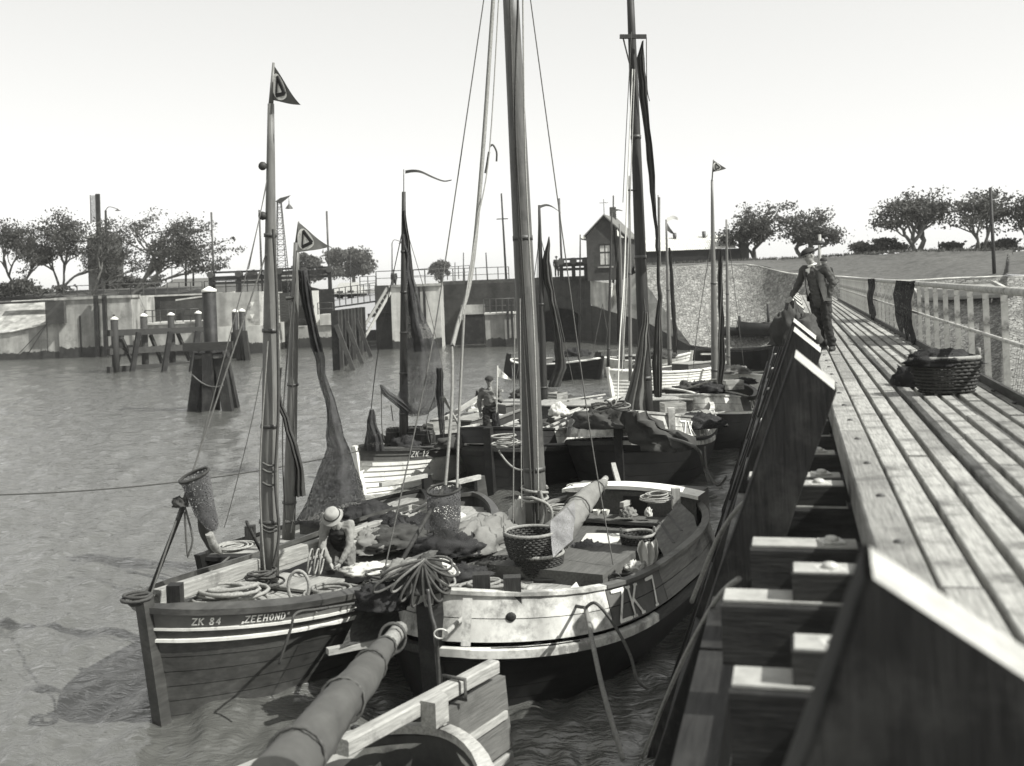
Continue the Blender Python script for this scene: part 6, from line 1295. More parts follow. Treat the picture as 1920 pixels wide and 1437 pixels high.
c = b3.w(b3.Bq(.955, .55, 1, .01)); mb = MB(); mb.ball(c, .06, 12, 8, (1, .5, .9)); mb.build('hawse_hole', M_tarl, b3.root)
# mooring ropes to the pier
def zrope(label, pts, r, m=None, kn=8): return rope_thing('mooring_rope', label, path(pts, kn), r, m)
zrope('pale mooring rope falling from the number panel to the water', [PZ(1098, 1140, 1.2), PY(1112, 1210, 11.2), PY(1132, 1300, 10.6), PY(1168, 1425, 10.0)], .026)
zrope('tarred rope drooping from the rail over the number panel', [PZ(1100, 1138, 1.22), PY(1118, 1132, 11.6), PY(1150, 1170, 11.7), PY(1180, 1225, 11.6), PY(1195, 1275, 11.5), PY(1215, 1292, 11.5)], .018, M_roped)
zrope('rope led from the foredeck coil over the bulwark', [PZ(1015, 1125, 1.0), PZ(1040, 1118, 1.12), PZ(1075, 1135, 1.1), PZ(1100, 1140, 1.2)], .02, M_roped)
zrope('pale rope slanting down the near fender piles into the water', [PY(1386, 1085, 6.4), PY(1340, 1130, 6.9), PY(1270, 1260, 8.0), PY(1205, 1420, 9.4)], .017)
zrope('rope hooked round a fender pile beside the bluff boat', [PP(9.6, -1.3, 2.0), PP(9.2, -1.0, 2.7), PP(8.9, -.75, 3.05), PP(8.2, -.7, 2.95)], .02, M_rope)
zrope('slack rope from the number bulwark to the pier piles', [PY(1322, 838, 22.5), PY(1326, 880, 22.2), PY(1345, 910, 21.5), PY(1362, 895, 20.5)], .025, M_roped)
# ZK 23 gear
Y7 = m7.y
rowsheet('tan_sail', 'long narrow tan sail furled down the tall dark mast', 'sail', [(78, 1203, 1206), (110, 1194, 1208), (180, 1199, 1214), (270, 1209, 1223), (360, 1219, 1229), (430, 1226, 1231), (480, 1231, 1235)], Y7 - .1, M_tan, 5, 21, .06, .12)
rowsheet('tan_jib', 'tan jib lowered in front of the tall dark mast', 'sail', [(585, 1205, 1216), (650, 1196, 1214), (700, 1184, 1212), (740, 1172, 1210), (775, 1163, 1212), (800, 1158, 1214)], Y7 - .6, mat('brown_jib', .11, .9, .25, 4, .4), 6, 22, .06, .2)
rowsheet('tan_strip', 'brown sail strip hanging behind the tall dark mast', 'sail', [(470, 1233, 1237), (560, 1232, 1240), (620, 1226, 1240), (680, 1222, 1242), (745, 1226, 1240)], Y7 + .2, mat('brown_jib', .11), 5, 23, .05, .1)
lump('lowered_jib', 'black jib heaped over the stem of the bow-on boat', 'sail', PY(1140, 800, 23.6), 0.72, .42, .4, M_tan, 71, .6, .0); 
rowsheet('lowered_jib', 'black jib foot trailing over the near bulwark of the bow-on boat', 'sail', [(772, 1160, 1215), (800, 1160, 1255), (822, 1172, 1300), (838, 1195, 1305), (845, 1215, 1290)], 23.2, M_tan, 16, 24, .2, .25, freq=4.5)
for i in range(8):
    a = PY(1146, 762, 23); an = radians(-20 + i * 32); d = Vector((cos(an) * .42, 0, sin(an) * .16 - .03)); pr = Vector((-d.z, .2, d.x)).normalized(); o = rope_thing('rope_loop', 'rope loop in the bunch on the heaped black jib', [a + d * (1 - cos(th)) / 2 * 2 * .5 + pr * .06 * sin(th) for th in np.linspace(0, 2 * pi, 20)], .02, M_rope if i % 2 else M_roped); o['group'] = 'bunched rope loops on the heaped jib'
rig(b7, [(1186, 130), (1176, 360), (1170, 520), (1162, 640), (1158, 755)], Y7 - .4, .016, M_canvw, 'halyard', Y2=23.4); rig(b7, [(1190, 130), (1184, 300), (1176, 520), (1166, 700)], Y7 - .4, .012, M_rope, 'halyard', Y2=23.6); rig(b7, [(1184, 60), (1174, 250), (1168, 380)], Y7 - .3, .01, M_roped, 'halyard'); rig(b7, [(1212, 70), (1213, 160), (1218, 190)], Y7, .012, M_roped, 'rope_end'); rig(b7, [(1168, 70), (1178, 110), (1182, 125)], Y7, .02, M_roped, 'halyard')
rig(b7, [(1235, 370), (1238, 500)], Y7 + .5, .02, M_mast, 'pole'); rig(b7, [(1207, 560), (1214, 620), (1220, 690)], Y7 - .2, .02, M_roped, 'halyard'); rig(b7, [(1177, 357), (1193, 357)], Y7, .02, M_mastd, 'cleat')
bar('crutch', PZ(1165, 925, .9), PY(1150, 872, 22.0), .09, .1, M_wood, b7.root)
coil('coil of rope on the afterdeck beside the furled canvas of the bow-on boat', PZ(1340, 800, 1.3), .3, 4, .03, 72)
zrope('tarred rope looped over the number bulwark of the bow-on boat', [PZ(1255, 822, 1.7), PZ(1285, 830, 1.75), PZ(1310, 845, 1.7), PY(1318, 870, 22.3), PY(1330, 905, 22.0)], .03, M_roped)
# farther boats: sails, pennants, lines
rowsheet('tan_sail', 'dark tan sail brailed to the mast behind the thick mast', 'sail', [(445, 1026, 1028), (490, 1018, 1032), (530, 1020, 1036), (580, 1030, 1044), (640, 1040, 1056), (690, 1040, 1062), (725, 1028, 1052)], 34.5, M_tan, 5, 31, .06, .2)
rig(b8, [(1012, 440), (990, 600), (960, 745)], 34.5, .012, M_roped, 'forestay'); rig(b8, [(1015, 450), (1050, 600), (1075, 720)], 34.5, .012, M_roped, 'shroud'); rig(b8, [(1010, 400), (1006, 560), (1002, 620)], 34.5, .01, M_roped, 'halyard')
for i, (px, py, s_) in enumerate(((985, 745, .35), (1020, 748, .4), (1060, 755, .3), (1075, 760, .25))): lump('net_heap', ('dark net heap at the far end of the dark boat with pale rails', 'dark net heap at the mast of the boat with pale rails', 'brown net heap amidships on the boat with pale rails', 'small net heap near the bow of the boat with pale rails')[i], 'net', PZ(px, py, .85), s_ * 1.5, s_, s_ * .8, M_tan, 80 + i)
def ribbon(label, seq, Y, h0, m, h1=.02):
    P_ = path([PY(x, y, Y + .1 * (i % 2)) for i, (x, y) in enumerate(seq)], 5); hh = [lerp(h0, h1, i / (len(P_) - 1)) for i in range(len(P_))]; mb = MB(); mb.grid([[p + Vector((0, 0, h / 2)) for p, h in zip(P_, hh)], [p - Vector((0, .04, h / 2)) for p, h in zip(P_, hh)]]); tag(mb.build('streamer', m, None, origin=P_[0]), label, 'flag')
ribbon('short dark streamer at the masthead behind the thick mast', [(1013, 388), (1025, 385), (1037, 389), (1052, 400)], 34.5, .1, M_tan)
pennant('small dark triangular flag at the masthead beside the pier', PY(1338, 301, 30), PY(1337, 323, 30), PY(1362, 316, 30), 1.5, True)
mb = MB(); mb.tube([PY(1335, 340, 30.2), PY(1338, 300, 30)], .02, 5); mb.build('flagstaff', M_mast, b11.root)
ribbon('pale curled streamer on the mast before the long store', [(1250, 413), (1262, 408), (1272, 412), (1274, 420)], 60, .25, M_canvw, .1); ribbon('dark small flag below the curled streamer', [(1250, 424), (1256, 432), (1263, 438)], 60, .5, M_tan, .1)
ribbon('small pale flag on the thin mast before the brick hut', [(1088, 440), (1093, 445), (1098, 447)], 55, .28, M_canvw, .1); ribbon('thin streamer flying before the brick hut gable', [(1147, 397), (1158, 394), (1168, 396)], 52, .14, M_tan); ribbon('small white flag before the brick hut window', [(1157, 436), (1163, 442), (1170, 446)], 46, .3, M_canvw)
rowsheet('dark_sail', 'black sail furled close behind the mast beside the pier', 'sail', [(470, 1349, 1353), (520, 1346, 1356), (600, 1347, 1358), (680, 1346, 1360), (720, 1344, 1356)], 30.5, M_tan, 4, 33, .05, .1)
rowsheet('dark_sail', 'black sail furled beside the mast of the small pale clinker boat', 'sail', [(465, 1253, 1257), (520, 1255, 1262), (580, 1258, 1266), (640, 1262, 1270), (680, 1262, 1268)], 59, M_tan, 4, 34, .05, .1)
rowsheet('dark_sail', 'dark net hung beside the masts of the white clinker boat', 'sail', [(425, 1150, 1154), (500, 1154, 1160), (560, 1156, 1164), (640, 1158, 1166)], 46.5, M_tan, 4, 35, .05, .1)
rig(b11, [(1336, 440), (1310, 600), (1300, 690)], 30, .01, M_roped, 'forestay'); rig(b11, [(1355, 480), (1345, 720)], 29.5, .014, M_roped, 'halyard'); rig(b12, [(1364, 430), (1395, 690)], 45, .012, M_roped, 'shroud'); rig(b9, [(1163, 440), (1130, 690)], 46, .012, M_roped, 'forestay'); rig(b9, [(1172, 480), (1166, 700)], 46, .03, M_canvw, 'halyard'); rig(b10, [(1130, 570), (1112, 660)], 55, .015, M_roped, 'stay'); rig(b10, [(1130, 570), (1148, 680)], 55, .015, M_roped, 'stay'); rig(b13, [(1237, 370), (1236, 690)], 58, .03, M_mast, 'pole')
bar('crutch', PZ(1290, 775, 1.2), PY(1302, 800, 28), .08, .08, M_wood, b11.root)
for i, (px, py, z, s_, lab) in enumerate(((1208, 690, 1.1, .4, 'pale gear heaped on the white clinker boat'), (1300, 740, 1.2, .5, 'tangled gear heaped between the mast and the pier'), (1325, 735, 1.3, .4, 'dark net heap at the mast beside the pier'), (1380, 700, 1.0, .4, 'pale gear heaped on the half shaded clinker boat'), (1240, 672, 1.0, .5, 'dark net heap on the small pale clinker boat'), (1080, 668, 1.0, .5, 'dark gear heaped on the boat near the abutment foot'))): lump('gear_heap', lab, 'gear', PZ(px, py, z), s_ * 1.4, s_, s_ * .7, (M_canvas, M_tan, M_netd)[i % 3], 90 + i, .5)
# on the pier: nets over the rail, big fish basket, rope hung on a pile
def rail_net(label, s0, s1, zlow, seed):
    rows = []; n = 9
    for i, f in enumerate(np.linspace(0, 1, 12)):
        row = []
        for j in range(n + 1):
            s_ = lerp(s0, s1, j / n) + .06 * sin(i * .9 + j); z = lerp(DZ + 1.1, zlow + .12 * sin(j * 1.9 + seed), f); row.append(PP(s_, WID - .07 - .05 * sin(pi * f) - .03 * sin(j * 2.2), z))
        rows.append(row)
    sheet('hung_net', label, 'net', rows, M_netb, 0, .06, seed, 3.5)
    rows = [[PP(lerp(s0, s1, j / n), WID - .07 + .16 * i, DZ + 1.1 + .01 * i - .12 * (i > 1)) for j in range(n + 1)] for i in range(3)]
rail_net('wide black net hung over the pier railing to the deck', 19.5, 22.6, DZ + .08, 3); rail_net('narrow black net hung over the pier railing beyond the wide one', 28.5, 30.5, DZ + .1, 5)
bc = PZ(1775, 738, DZ) + Vector((0, 0, .005)); basket('large dark oblong fish basket full of nets on the pier', bc, .26, .34, .36, rings=10, seed=7, sq=.62, ang=math.atan2(PN.y, PN.x) + .15)
lump('net_heap', 'dark netting heaped in the oblong basket on the pier', 'net', bc + Vector((-.05, 0, .3)), .36, .22, .14, M_netd, 101, .5)
lump('net_roll', 'roll of dark netting lying against the oblong pier basket', 'net', PZ(1712, 722, DZ), .2, .2, .2, M_netd, 102, .4)
lump('net_bundle', 'dark net bundle thrown over a fender pile head near the standing man', 'net', PP(15.2, -.3, DZ + .35), .3, .35, .45, M_tan, 103, .4)
pole(1537, 440, 75, 'pale post with a dark cap standing on the dike behind the pier man', .14, zb=4.6, cat='post', name='marker_post', m=M_wood)
mb = MB(); p = PY(1535, 455, 75); mb.tube([p - Vector((0, 0, .18)), p + Vector((0, 0, .12))], [.42, .25], 10); mb.build('dark_cap', M_tar, bpy.data.objects['marker_post'])

# more deck clutter
def crate(label, c, L, W, H, rz, m=None):
    M_ = Matrix.Translation(Vector(c)) @ Matrix.Rotation(rz, 4, 'Z'); t = thing('fish_crate', label, 'crate', M=M_); m = m or M_wood
    for s_ in (-1, 1):
        for k in range(3): MB().box((0, s_ * W / 2, H * (k + .5) / 3), (L, .02, H / 3 - .012)).build('slat', m, t, local=True)
        for k in range(3): MB().box((s_ * (L / 2 - .012), 0, H * (k + .5) / 3), (.02, W - .03, H / 3 - .012)).build('end_slat', m, t, local=True)
    MB().box((0, 0, .012), (L - .03, W - .03, .02)).build('crate_bottom', m, t, local=True)
crate('pale slatted fish crate on the black bluff boat beside the capped fisherman', PZ(985, 822, 1.05), .6, .4, .28, .4); crate('grey slatted fish crate on the varnished boat afterdeck', PZ(770, 985, 1.0), .7, .45, .26, 1.0); crate('pale slatted crate abaft the mast of the bow-on boat', PZ(1262, 775, 1.3), .6, .4, .3, .2); crate('slatted crate on the dark boat with pale rails', PZ(1045, 752, 1.0), .6, .4, .28, .9); crate('long slatted crate on the clinker boat afterdeck', PZ(832, 812, 1.0), .8, .45, .3, .5); crate('slatted crate on the dark boat wedged against the pier', PZ(1375, 730, 1.2), .6, .4, .3, .1)
for i, (p0, p1, lab) in enumerate(((PZ(755, 962, 1.2), PZ(690, 1000, 1.1), 'pale oar across the stern of the varnished boat'), (PZ(800, 945, 1.3), PZ(742, 978, 1.15), 'short grey oar propped on the varnished boat afterdeck'), (PZ(1240, 790, 1.5), PZ(1345, 775, 1.5), 'long oar along the far rail of the bow-on boat'), (PZ(870, 815, 1.2), PZ(845, 770, 1.9), 'oar propped up on the clinker boat afterdeck'), (PZ(960, 760, 1.1), PZ(1085, 765, 1.1), 'long oar laid along the dark boat with pale rails'), (PZ(1285, 730, 1.4), PZ(1330, 715, 1.9), 'oar propped among the gear by the pier mast'))):
    t = thing('oar', lab, 'oar', p0); mb = MB(); mb.tube([p0, p1], .03, 7); mb.build('shaft', M_wood, t); q = p1 + (p1 - p0).normalized() * .55; dd = (p1 - p0).normalized().cross(Vector((0, 0, 1))) * .07; MB().prism([p1 - dd * .4, p1 + dd * .4, q + dd, q - dd], (0, 0, .02)).build('blade', M_wood, t)
for i, (px, py, z, s_, m_, lab) in enumerate(((760, 1000, .95, .45, M_netd, 'dark net heap by the crate on the varnished boat'), (820, 975, 1.0, .3, M_canvw, 'crumpled white cloth on the varnished boat stern'), (735, 1020, .95, .4, M_tan, 'black net heap just behind the bending fisherman sacks'), (1185, 800, 1.6, .35, M_netd, 'net heap under the foot of the tall dark mast'), (1310, 800, 1.35, .45, M_netd, 'net heap at the after end of the furled canvas'), (1005, 800, 1.1, .4, M_tan, 'black tarpaulin heaped beside the stacked spars'), (1085, 800, 1.1, .35, M_canvas, 'grey canvas heaped on the spars by the heaped jib'), (1225, 745, 1.1, .35, M_tan, 'black net heap at the foot of the brown sail strip'), (1395, 720, 1.1, .3, M_netd, 'net heap beside the crate on the boat against the pier'), (870, 1085, .98, .25, M_netd, 'small dark net by the hold coaming of the bluff boat'), (930, 1065, .85, .22, M_tan, 'black oilskin dropped beside the stacked baskets'))): lump('gear_heap', lab, 'gear', PZ(px, py, z), s_ * 1.4, s_, s_ * .6, m_, 130 + i, .55)
coil('coil of tarred rope beside the stacked baskets', PZ(900, 1070, .88), .22, 5, .018, 151, M_roped); coil('rope coil on the black bluff boat hatch', PZ(960, 805, 1.2), .25, 5, .022, 152); coil('rope coil on the dark boat by the net heaps with pale rails', PZ(1005, 765, .95), .28, 5, .024, 153); coil('tarred rope tangle on the varnished boat beside the white canvas', PZ(720, 1105, .95), .3, 7, .018, 154, M_roped, hgt=.2, mess=.3)
# ------------------------------------------------------------------ people
M_skin = mat('skin', .24, .6, .15, 8, .1); M_coat = mat('dark_coat', .035, .9, .25, 9, .4); M_coatl = mat('grey_jacket', .065, .9, .3, 9, .4); M_trou = mat('dark_trousers', .03, .9, .25, 9, .4); M_shirt = mat('pale_shirt', .24, .9, .15, 9, .4); M_hat = mat('felt_hat', .27, .9, .15, 9, .3); M_hair = mat('dark_hair', .02, .7, .3, 30, .3); M_shoe = mat('leather_boot', .03, .5, .3, 9, .2); M_cap = mat('cloth_cap', .03, .9, .3, 12, .3); M_vest = mat('dark_waistcoat', .022, .9, .2, 12, .3); M_work = mat('faded_workcloth', .11, .9, .25, 9, .4); M_clog = mat('pale_clog', .4, .7, .2, 9, .2)
def cap_(mb, p0, p1, r0, r1, n=10):
    mb.tube([p0, p1], [r0, r1], n); mb.ball(p0, r0, n, 6); mb.ball(p1, r1, n, 6)
def remesh(mb, name, m, parent, voxel=.012, sm=4, ratio=None):
    me = mb.mesh('tmp'); o = bpy.data.objects.new('tmp', me); col.objects.link(o)
    md = o.modifiers.new('r', 'REMESH'); md.mode = 'VOXEL'; md.voxel_size = voxel; md.use_smooth_shade = True
    s_ = o.modifiers.new('s', 'SMOOTH'); s_.iterations = sm; s_.factor = .5
    if ratio: d_ = o.modifiers.new('d', 'DECIMATE'); d_.ratio = ratio
    dg = bpy.context.evaluated_depsgraph_get(); me2 = bpy.data.meshes.new_from_object(o.evaluated_get(dg)); bpy.data.objects.remove(o)
    if name not in ('body', 'boot'):
        nv = len(me2.vertices); co = np.zeros(nv * 3, np.float32); no = np.zeros(nv * 3, np.float32); me2.vertices.foreach_get('co', co); me2.vertices.foreach_get('normal', no); co = co.reshape(-1, 3); no = no.reshape(-1, 3)
        h_ = np.array([abs(mnoise.noise((p[0] * 9, p[1] * 9, p[2] * 13))) * (.034 if name != 'shirt' else .016) + abs(mnoise.noise((p[0] * 22, p[1] * 22, p[2] * 30))) * .008 - .010 for p in co.tolist()], np.float32)
        me2.vertices.foreach_set('co', (co + no * h_[:, None]).ravel()); me2.update()
    me2.materials.clear(); me2.polygons.foreach_set('use_smooth', [True] * len(me2.polygons))
    return link(name, me2, m, parent, pm(parent))
def hand(mb, wrist, d, palm_n, curl=.6, s=1.0):
    """palm with five bent fingers; d points down the hand"""
    d = Vector(d).normalized(); n = Vector(palm_n); n = (n - d * n.dot(d)).normalized(); sd = d.cross(n); w_ = Vector(wrist)
    cap_(mb, w_, w_ + d * .045 * s, .026 * s, .034 * s, 8)
    for i in range(4):
        k = (i - 1.5) * .02 * s; cap_(mb, w_ + d * .03 * s + sd * k * .8, w_ + d * .085 * s + sd * k, .016 * s, .013 * s, 6)
        L = (.065, .078, .074, .058)[i] * s; a = w_ + d * .088 * s + sd * k; b = a + (d * cos(curl * .5) + n * sin(curl * .5)) * L * .55; c = b + (d * cos(curl * 1.4) + n * sin(curl * 1.4)) * L * .5
        cap_(mb, a, b, .0105 * s, .0095 * s, 6); cap_(mb, b, c, .0095 * s, .008 * s, 6)
    a = w_ + d * .03 * s - sd * .03 * s; b = a + (d * .7 - sd * .55 + n * .3).normalized() * .045 * s; cap_(mb, a, b, .013 * s, .011 * s, 6); cap_(mb, b, b + (d * .9 + n * .4).normalized() * .032 * s, .011 * s, .009 * s, 6)
def head(mb, c, fwd, up, s=1.0):
    f = Vector(fwd).normalized(); u = Vector(up); u = (u - f * u.dot(f)).normalized(); r = f.cross(u); R_ = Matrix((r, f, u)).transposed(); c = Vector(c)
    mb.ball(c + u * .015 * s, .1 * s, 16, 12, (.78, .98, 1.12), R_); mb.ball(c + f * .025 * s - u * .05 * s, .075 * s, 14, 10, (.82, .9, 1.0), R_)
    cap_(mb, c + f * .085 * s + u * .02 * s, c + f * .112 * s - u * .022 * s, .009 * s, .014 * s, 8); cap_(mb, c + f * .082 * s - u * .03 * s + r * .01, c + f * .082 * s - u * .03 * s - r * .01, .012 * s, .012 * s, 6)
    mb.ball(c + f * .085 * s - u * .058 * s, .016 * s, 8, 6, (1.7, .7, .6), R_); mb.ball(c + f * .07 * s - u * .095 * s, .026 * s, 8, 6)
    cap_(mb, c + f * .088 * s + u * .036 * s - r * .035 * s, c + f * .088 * s + u * .036 * s + r * .035 * s, .011 * s, .011 * s, 6)
    for e in (-1, 1): mb.ball(c + r * e * .08 * s - f * .005 * s, .026 * s, 8, 6, (.45, .7, 1.2), R_)
    return f, u, r, R_
def person(label, loc, rz, J, top, trou, skin=None, headgear='cap', hg_m=None, vest=None, voxel=.013, shoes=None, face=(0, -1, -.1), open_coat=False, collar=None, coat_len=.0, hscale=1.0):
    """J: joint dict in local metres, the figure faces local -Y"""
    t = thing('person', label, 'person', loc, rz); V = {k: Vector(v) for k, v in J.items() if not k.startswith('curl')}; body = MB()
    cap_(body, V['pelvis'], V['chest'], .12, .13, 12); cap_(body, V['chest'], V['neck'], .12, .06); cap_(body, V['neck'], V['head'] - Vector((0, 0, .05)), .05, .048)
    f, u, r, R_ = head(body, V['head'], face, V['head'] - V['neck'])
    for e in 'LR':
        cap_(body, V['chest'].lerp(V['sh' + e], .4), V['sh' + e], .07, .055); cap_(body, V['sh' + e], V['el' + e], .05, .04); cap_(body, V['el' + e], V['wr' + e], .038, .026)
        d = (V['wr' + e] - V['el' + e]).normalized(); hand(body, V['wr' + e], d, J.get('palm' + e, (0, -1, 0)), J.get('curl' + e, .7), 1.0)
        cap_(body, V['pelvis'], V['hp' + e], .11, .095); cap_(body, V['hp' + e], V['kn' + e], .085, .055); cap_(body, V['kn' + e], V['an' + e], .052, .036); cap_(body, V['an' + e] - Vector((0, 0, .03)), V['an' + e] + Vector(J.get('toe' + e, (0, -.15, -.05))), .038, .03)
    remesh(body, 'body', skin or M_skin, t, voxel * .62, 2)
    c = MB(); cap_(c, V['pelvis'] + Vector((0, 0, -coat_len)), V['pelvis'].lerp(V['chest'], .5), .155 if coat_len else .14, .145, 14); cap_(c, V['pelvis'].lerp(V['chest'], .5), V['chest'], .145, .158, 14); cap_(c, V['chest'], V['chest'].lerp(V['neck'], .75), .15, .075, 12)
    for e in 'LR':
        cap_(c, V['chest'].lerp(V['sh' + e], .35), V['sh' + e], .105, .078); cap_(c, V['sh' + e], V['el' + e], .075, .06); cap_(c, V['el' + e], V['el' + e].lerp(V['wr' + e], .93), .06, .045)
    remesh(c, 'jacket' if not vest else 'shirt', top, t, voxel, 4)
    l_ = MB(); cap_(l_, V['pelvis'] + Vector((0, 0, .1)), V['pelvis'], .142, .148, 14)
    for e in 'LR':
        cap_(l_, V['pelvis'], V['hp' + e], .14, .115); cap_(l_, V['hp' + e], V['kn' + e], .112, .082); cap_(l_, V['kn' + e], V['an' + e] + Vector((0, 0, .02)), .08, .068)
    remesh(l_, 'trousers', trou, t, voxel, 4)
    for e in 'LR':
        s_ = MB(); a = V['an' + e]; toe = Vector(J.get('toe' + e, (0, -.15, -.05))); cap_(s_, a + Vector((0, 0, -.02)), a + Vector((0, 0, .03)), .052, .055); cap_(s_, a + Vector((0, .03, -.045)), a + toe, .048, .042); remesh(s_, 'boot', shoes or M_shoe, t, .012, 2)
    if vest:
        v_ = MB(); cap_(v_, V['pelvis'] + Vector((0, 0, .02)), V['pelvis'].lerp(V['chest'], .5), .152, .155, 14); cap_(v_, V['pelvis'].lerp(V['chest'], .5), V['chest'], .155, .166, 14); cap_(v_, V['chest'], V['chest'].lerp(V['neck'], .6), .158, .085, 12); remesh(v_, 'waistcoat', vest, t, voxel, 4)
    if collar:
        k = MB(); n0 = V['neck'] - Vector((0, 0, .02)); k.add([n0 + f * .12 + r * .075 - u * .02, n0 + f * .12 - r * .075 - u * .02, n0 + f * .165 - u * .2], [(0, 1, 2)]); k.tube([n0 + f * .065 * cos(a) + r * .065 * sin(a) + u * .005 for a in np.linspace(0, 2 * pi, 15)[:-1]], .018, 6, closed=True); k.build('collar', collar, t, local=True)
    hc = V['head']
    for e in (-1, 1): q = MB(); q.ball(hc + f * .09 * 1 + u * .014 + r * e * .032, .011, 8, 6); q.build('eye', M_hair, t, local=True)
    h_ = MB(); h_.ball(hc + u * .03 - f * .018, .106, 16, 10, (.82, 1.0, 1.08), R_); 
    h_.v = [p for p in h_.v]; hr = MB(); rows = []
    for i in range(8):
        th = (pi * .56) * i / 7; rows.append([hc + u * .028 - f * .012 + R_ @ Vector((.088 * sin(th) * cos(a), .106 * sin(th) * sin(a) - (.02 if sin(a) > 0 else -.0) * sin(th), .118 * cos(th))) for a in np.linspace(0, 2 * pi, 19)[:-1]])
    hr.grid(rows, True, True); hr.build('hair', M_hair, t, local=True)
    if headgear == 'cap':
        k = MB(); rows = []
        for i in range(7):
            th = pi * .5 * i / 6; rows.append([hc + u * .065 - f * .005 + R_ @ Vector((.108 * sin(th) * cos(a), .125 * sin(th) * sin(a), .075 * cos(th))) for a in np.linspace(0, 2 * pi, 19)[:-1]])
        k.grid(rows, True, True); k.tube([hc + u * .06 - f * .005 + R_ @ Vector((.1 * cos(a), .115 * sin(a), 0)) for a in np.linspace(0, 2 * pi, 19)[:-1]], .016, 6, closed=True)
        k.grid([[hc + u * (.056 - .012 * j) + f * (.085 + .055 * j) + r * x * (1 - .25 * j) for x in np.linspace(-.075, .075, 7)] for j in range(2)]); k.build('cap', hg_m or M_cap, t, local=True)
    elif headgear == 'hat':
        k = MB(); prof = [(.168, .04), (.14, .05), (.118, .065), (.112, .1), (.102, .145), (.06, .165), (.0, .158)]
        k.grid([[hc + u * z + R_ @ Vector((rr * cos(a) * .95, rr * sin(a), (.02 * cos(2 * a) if rr > .15 else 0))) for a in np.linspace(0, 2 * pi, 25)[:-1]] for rr, z in prof], True, True); k.build('hat', hg_m or M_hat, t, local=True)
        k = MB(); k.tube([hc + u * .078 + R_ @ Vector((.117 * cos(a) * .95, .117 * sin(a), 0)) for a in np.linspace(0, 2 * pi, 25)[:-1]], .013, 5, closed=True); k.build('hat_band', M_coat, t, local=True)
    if open_coat:
        for e in (-1, 1):
            k = MB(); A = V['neck'] + Vector((e * .07, -.1, -.04)); Bp = V['pelvis'] + Vector((e * .16, -.17, -coat_len)); C_ = V['pelvis'] + Vector((e * .215, .0, -coat_len - .02)); D_ = V['chest'] + Vector((e * .19, -.06, 0))
            rows = [[A.lerp(Bp, i / 6).lerp(D_.lerp(C_, i / 6), j / 4) + Vector((0, -.03 * sin(pi * j / 4), 0)) for j in range(5)] for i in range(7)]; k.grid(rows); k.build('coat_front', top, t, local=True)
    return t
std = dict(pelvis=(0, 0, .95), chest=(0, 0, 1.27), neck=(0, -.01, 1.47), head=(0, -.02, 1.62), shL=(.19, 0, 1.40), shR=(-.19, 0, 1.40), elL=(.25, .03, 1.12), elR=(-.25, .03, 1.12), wrL=(.24, -.08, .89), wrR=(-.24, -.08, .89), hpL=(.095, 0, .9), hpR=(-.095, 0, .9), knL=(.11, -.02, .49), knR=(-.11, -.02, .49), anL=(.11, .02, .085), anR=(-.11, .02, .085))
# man on the pier, leaning on the pile heads
J = dict(std); J.update(pelvis=(.0, .02, .95), chest=(-.07, .0, 1.27), neck=(-.11, -.02, 1.46), head=(-.15, -.05, 1.60), shL=(.11, .02, 1.40), shR=(-.27, -.01, 1.38), elL=(.22, .05, 1.13), wrL=(.17, -.02, .90), elR=(-.40, -.02, 1.12), wrR=(-.44, -.18, .92), anL=(.16, .05, .085), anR=(-.02, .10, .085), knL=(.13, -.02, .49), knR=(-.05, .0, .49), toeL=(.06, -.14, -.05), toeR=(-.05, -.15, -.05), palmL=(-1, -.2, 0), curlL=.9)
person('man in dark open jacket and white collar leaning on the pier pile heads', PP(18.6, .12, DZ), radians(-48), J, M_coatl, M_trou, headgear='cap', vest=None, collar=M_letter, coat_len=.1, open_coat=True, voxel=.012, face=(-.35, -1, -.3))
J = dict(std); J.update(elL=(.27, -.02, 1.12), wrL=(.22, -.2, .95), knR=(-.1, -.12, .5), anR=(-.1, -.05, .085))
person('man in dark cap and working clothes walking far along the pier', PP(33.5, .62, DZ), radians(-10), J, M_coat, M_trou, voxel=.02)
# fisherman with cap on the black boat, holding a flag pole
J = dict(std); J.update(elL=(.27, -.02, 1.12), wrL=(.16, -.22, 1.2), elR=(-.27, .02, 1.12), wrR=(-.25, -.04, .87), anL=(.13, .0, .085), anR=(-.13, .02, .085), knL=(.13, -.02, .49), palmL=(-1, 0, 0), curlL=1.3)
pf = PZ(922, 838, .9); person('fisherman in dark cap and faded smock standing with a flagged pole', pf, radians(4), J, M_work, M_trou, voxel=.016, shoes=M_clog)
t = thing('flag_pole', 'pole with a small white flag held by the fisherman in the dark cap', 'flag', pf); Yf = pf.y - .26
mb = MB(); mb.tube([PY(929, 832, Yf), PY(931, 770, Yf), PY(933, 686, Yf)], .02, 6); mb.build('pole', M_wood, t)
mb = MB(); mb.grid([[PY(933 + 3.8 * i, 688 + 3.6 * i, Yf - .02 * sin(i)) for i in range(8)], [PY(934 + 3.4 * i, 707 + .9 * i, Yf + .03 * sin(i * 1.4)) for i in range(8)]]); mb.build('cloth', M_letter, t)
lump('net_bundle', 'brown net bundle hung on the flagged pole', 'net', PY(930, 800, Yf), .1, .08, .28, M_netd, 111, .4)
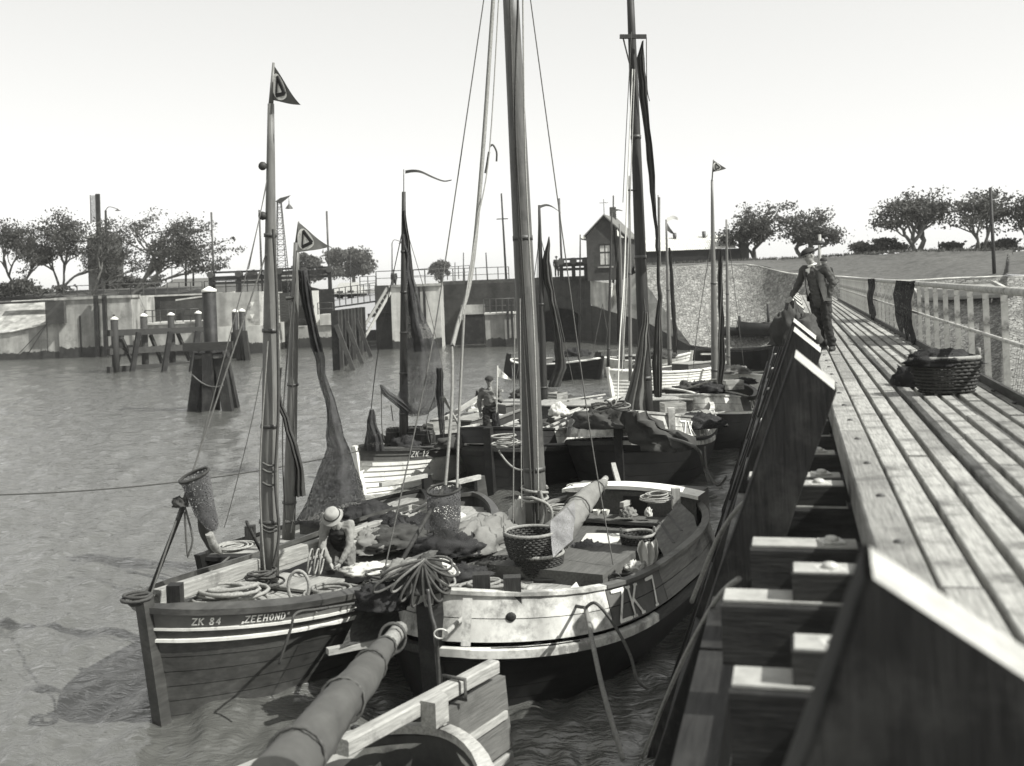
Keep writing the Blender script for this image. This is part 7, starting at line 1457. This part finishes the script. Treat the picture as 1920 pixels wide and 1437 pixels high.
# man bending in the varnished boat
hp = PZ(632, 1088, .75)
J = dict(std); J.update(pelvis=(0, .22, .72), chest=(0, .02, .98), neck=(.0, -.12, 1.13), head=(-.01, -.22, 1.22), shL=(.19, -.04, 1.09), shR=(-.19, -.04, 1.09), elL=(.2, -.16, .80), elR=(-.2, -.16, .80), wrL=(.07, -.26, .58), wrR=(-.07, -.26, .58), hpL=(.1, .2, .68), hpR=(-.1, .2, .68), knL=(.16, -.02, .36), knR=(-.16, -.02, .36), anL=(.15, .18, .085), anR=(-.15, .18, .085), palmL=(-1, 0, 0), palmR=(1, 0, 0), curlL=1.0, curlR=1.0)
person('fisherman in pale felt hat and dark waistcoat bending to work in the varnished boat', Vector((hp.x, hp.y + .25, hp.z - .34)), radians(-4), J, M_shirt, M_work, headgear='hat', vest=M_vest, voxel=.013, face=(0, -1, -.75))
lump('white_canvas', 'bright white canvas heaped beside the bending fisherman', 'canvas', PZ(692, 1075, .95), .36, .2, .12, M_canvw, 120, .5)
lump('grey_sack', 'shaded grey sacks lying behind the bending fisherman', 'sack', PZ(700, 1030, .9), .4, .35, .25, M_canvas, 121, .4)
for i, (px, py) in enumerate(((582, 1072), (594, 1072), (604, 1072))): c = PZ(px, py, 1.0); rope_thing('hoop', ('wooden hoop nearest the mast behind the bending fisherman', 'middle wooden hoop behind the bending fisherman', 'wooden hoop touching the bending fisherman')[i], [c + Vector((.03 * sin(a), .16 * cos(a), .14 + .17 * sin(a))) for a in np.linspace(0, 2 * pi, 22)], .014, M_rim, 'hoop')
# tiny people at the lock railing
J = dict(std)
person('tiny dark figure leaning at the railing beside the brick hut', Vector((PY(1044, 500, 89).x, 89.3, QZ + .35)), 0, J, M_coat, M_trou, voxel=.035)
person('tiny dark figure standing behind the railing of the pale lock pier', Vector((PY(738, 520, 90).x, 90.3, QZ - .25)), 0, J, M_coat, M_trou, voxel=.035)

# ------------------------------------------------------------------ thin summer haze over the harbour and the land behind
mb = MB(); mb.box((0, 2500, 7.5), (9000, 5700, 21)); hz = mb.build('haze', None); tag(hz, kind='stuff')
m = bpy.data.materials.new('thin_haze'); m.use_nodes = True; n = m.node_tree.nodes; n.clear(); out = n.new('ShaderNodeOutputMaterial'); pv = n.new('ShaderNodeVolumePrincipled')
pv.inputs['Color'].default_value = (.97, .97, .95, 1); pv.inputs['Density'].default_value = .00035; pv.inputs['Anisotropy'].default_value = .2; m.node_tree.links.new(pv.outputs[0], out.inputs['Volume']); hz.data.materials.append(m)
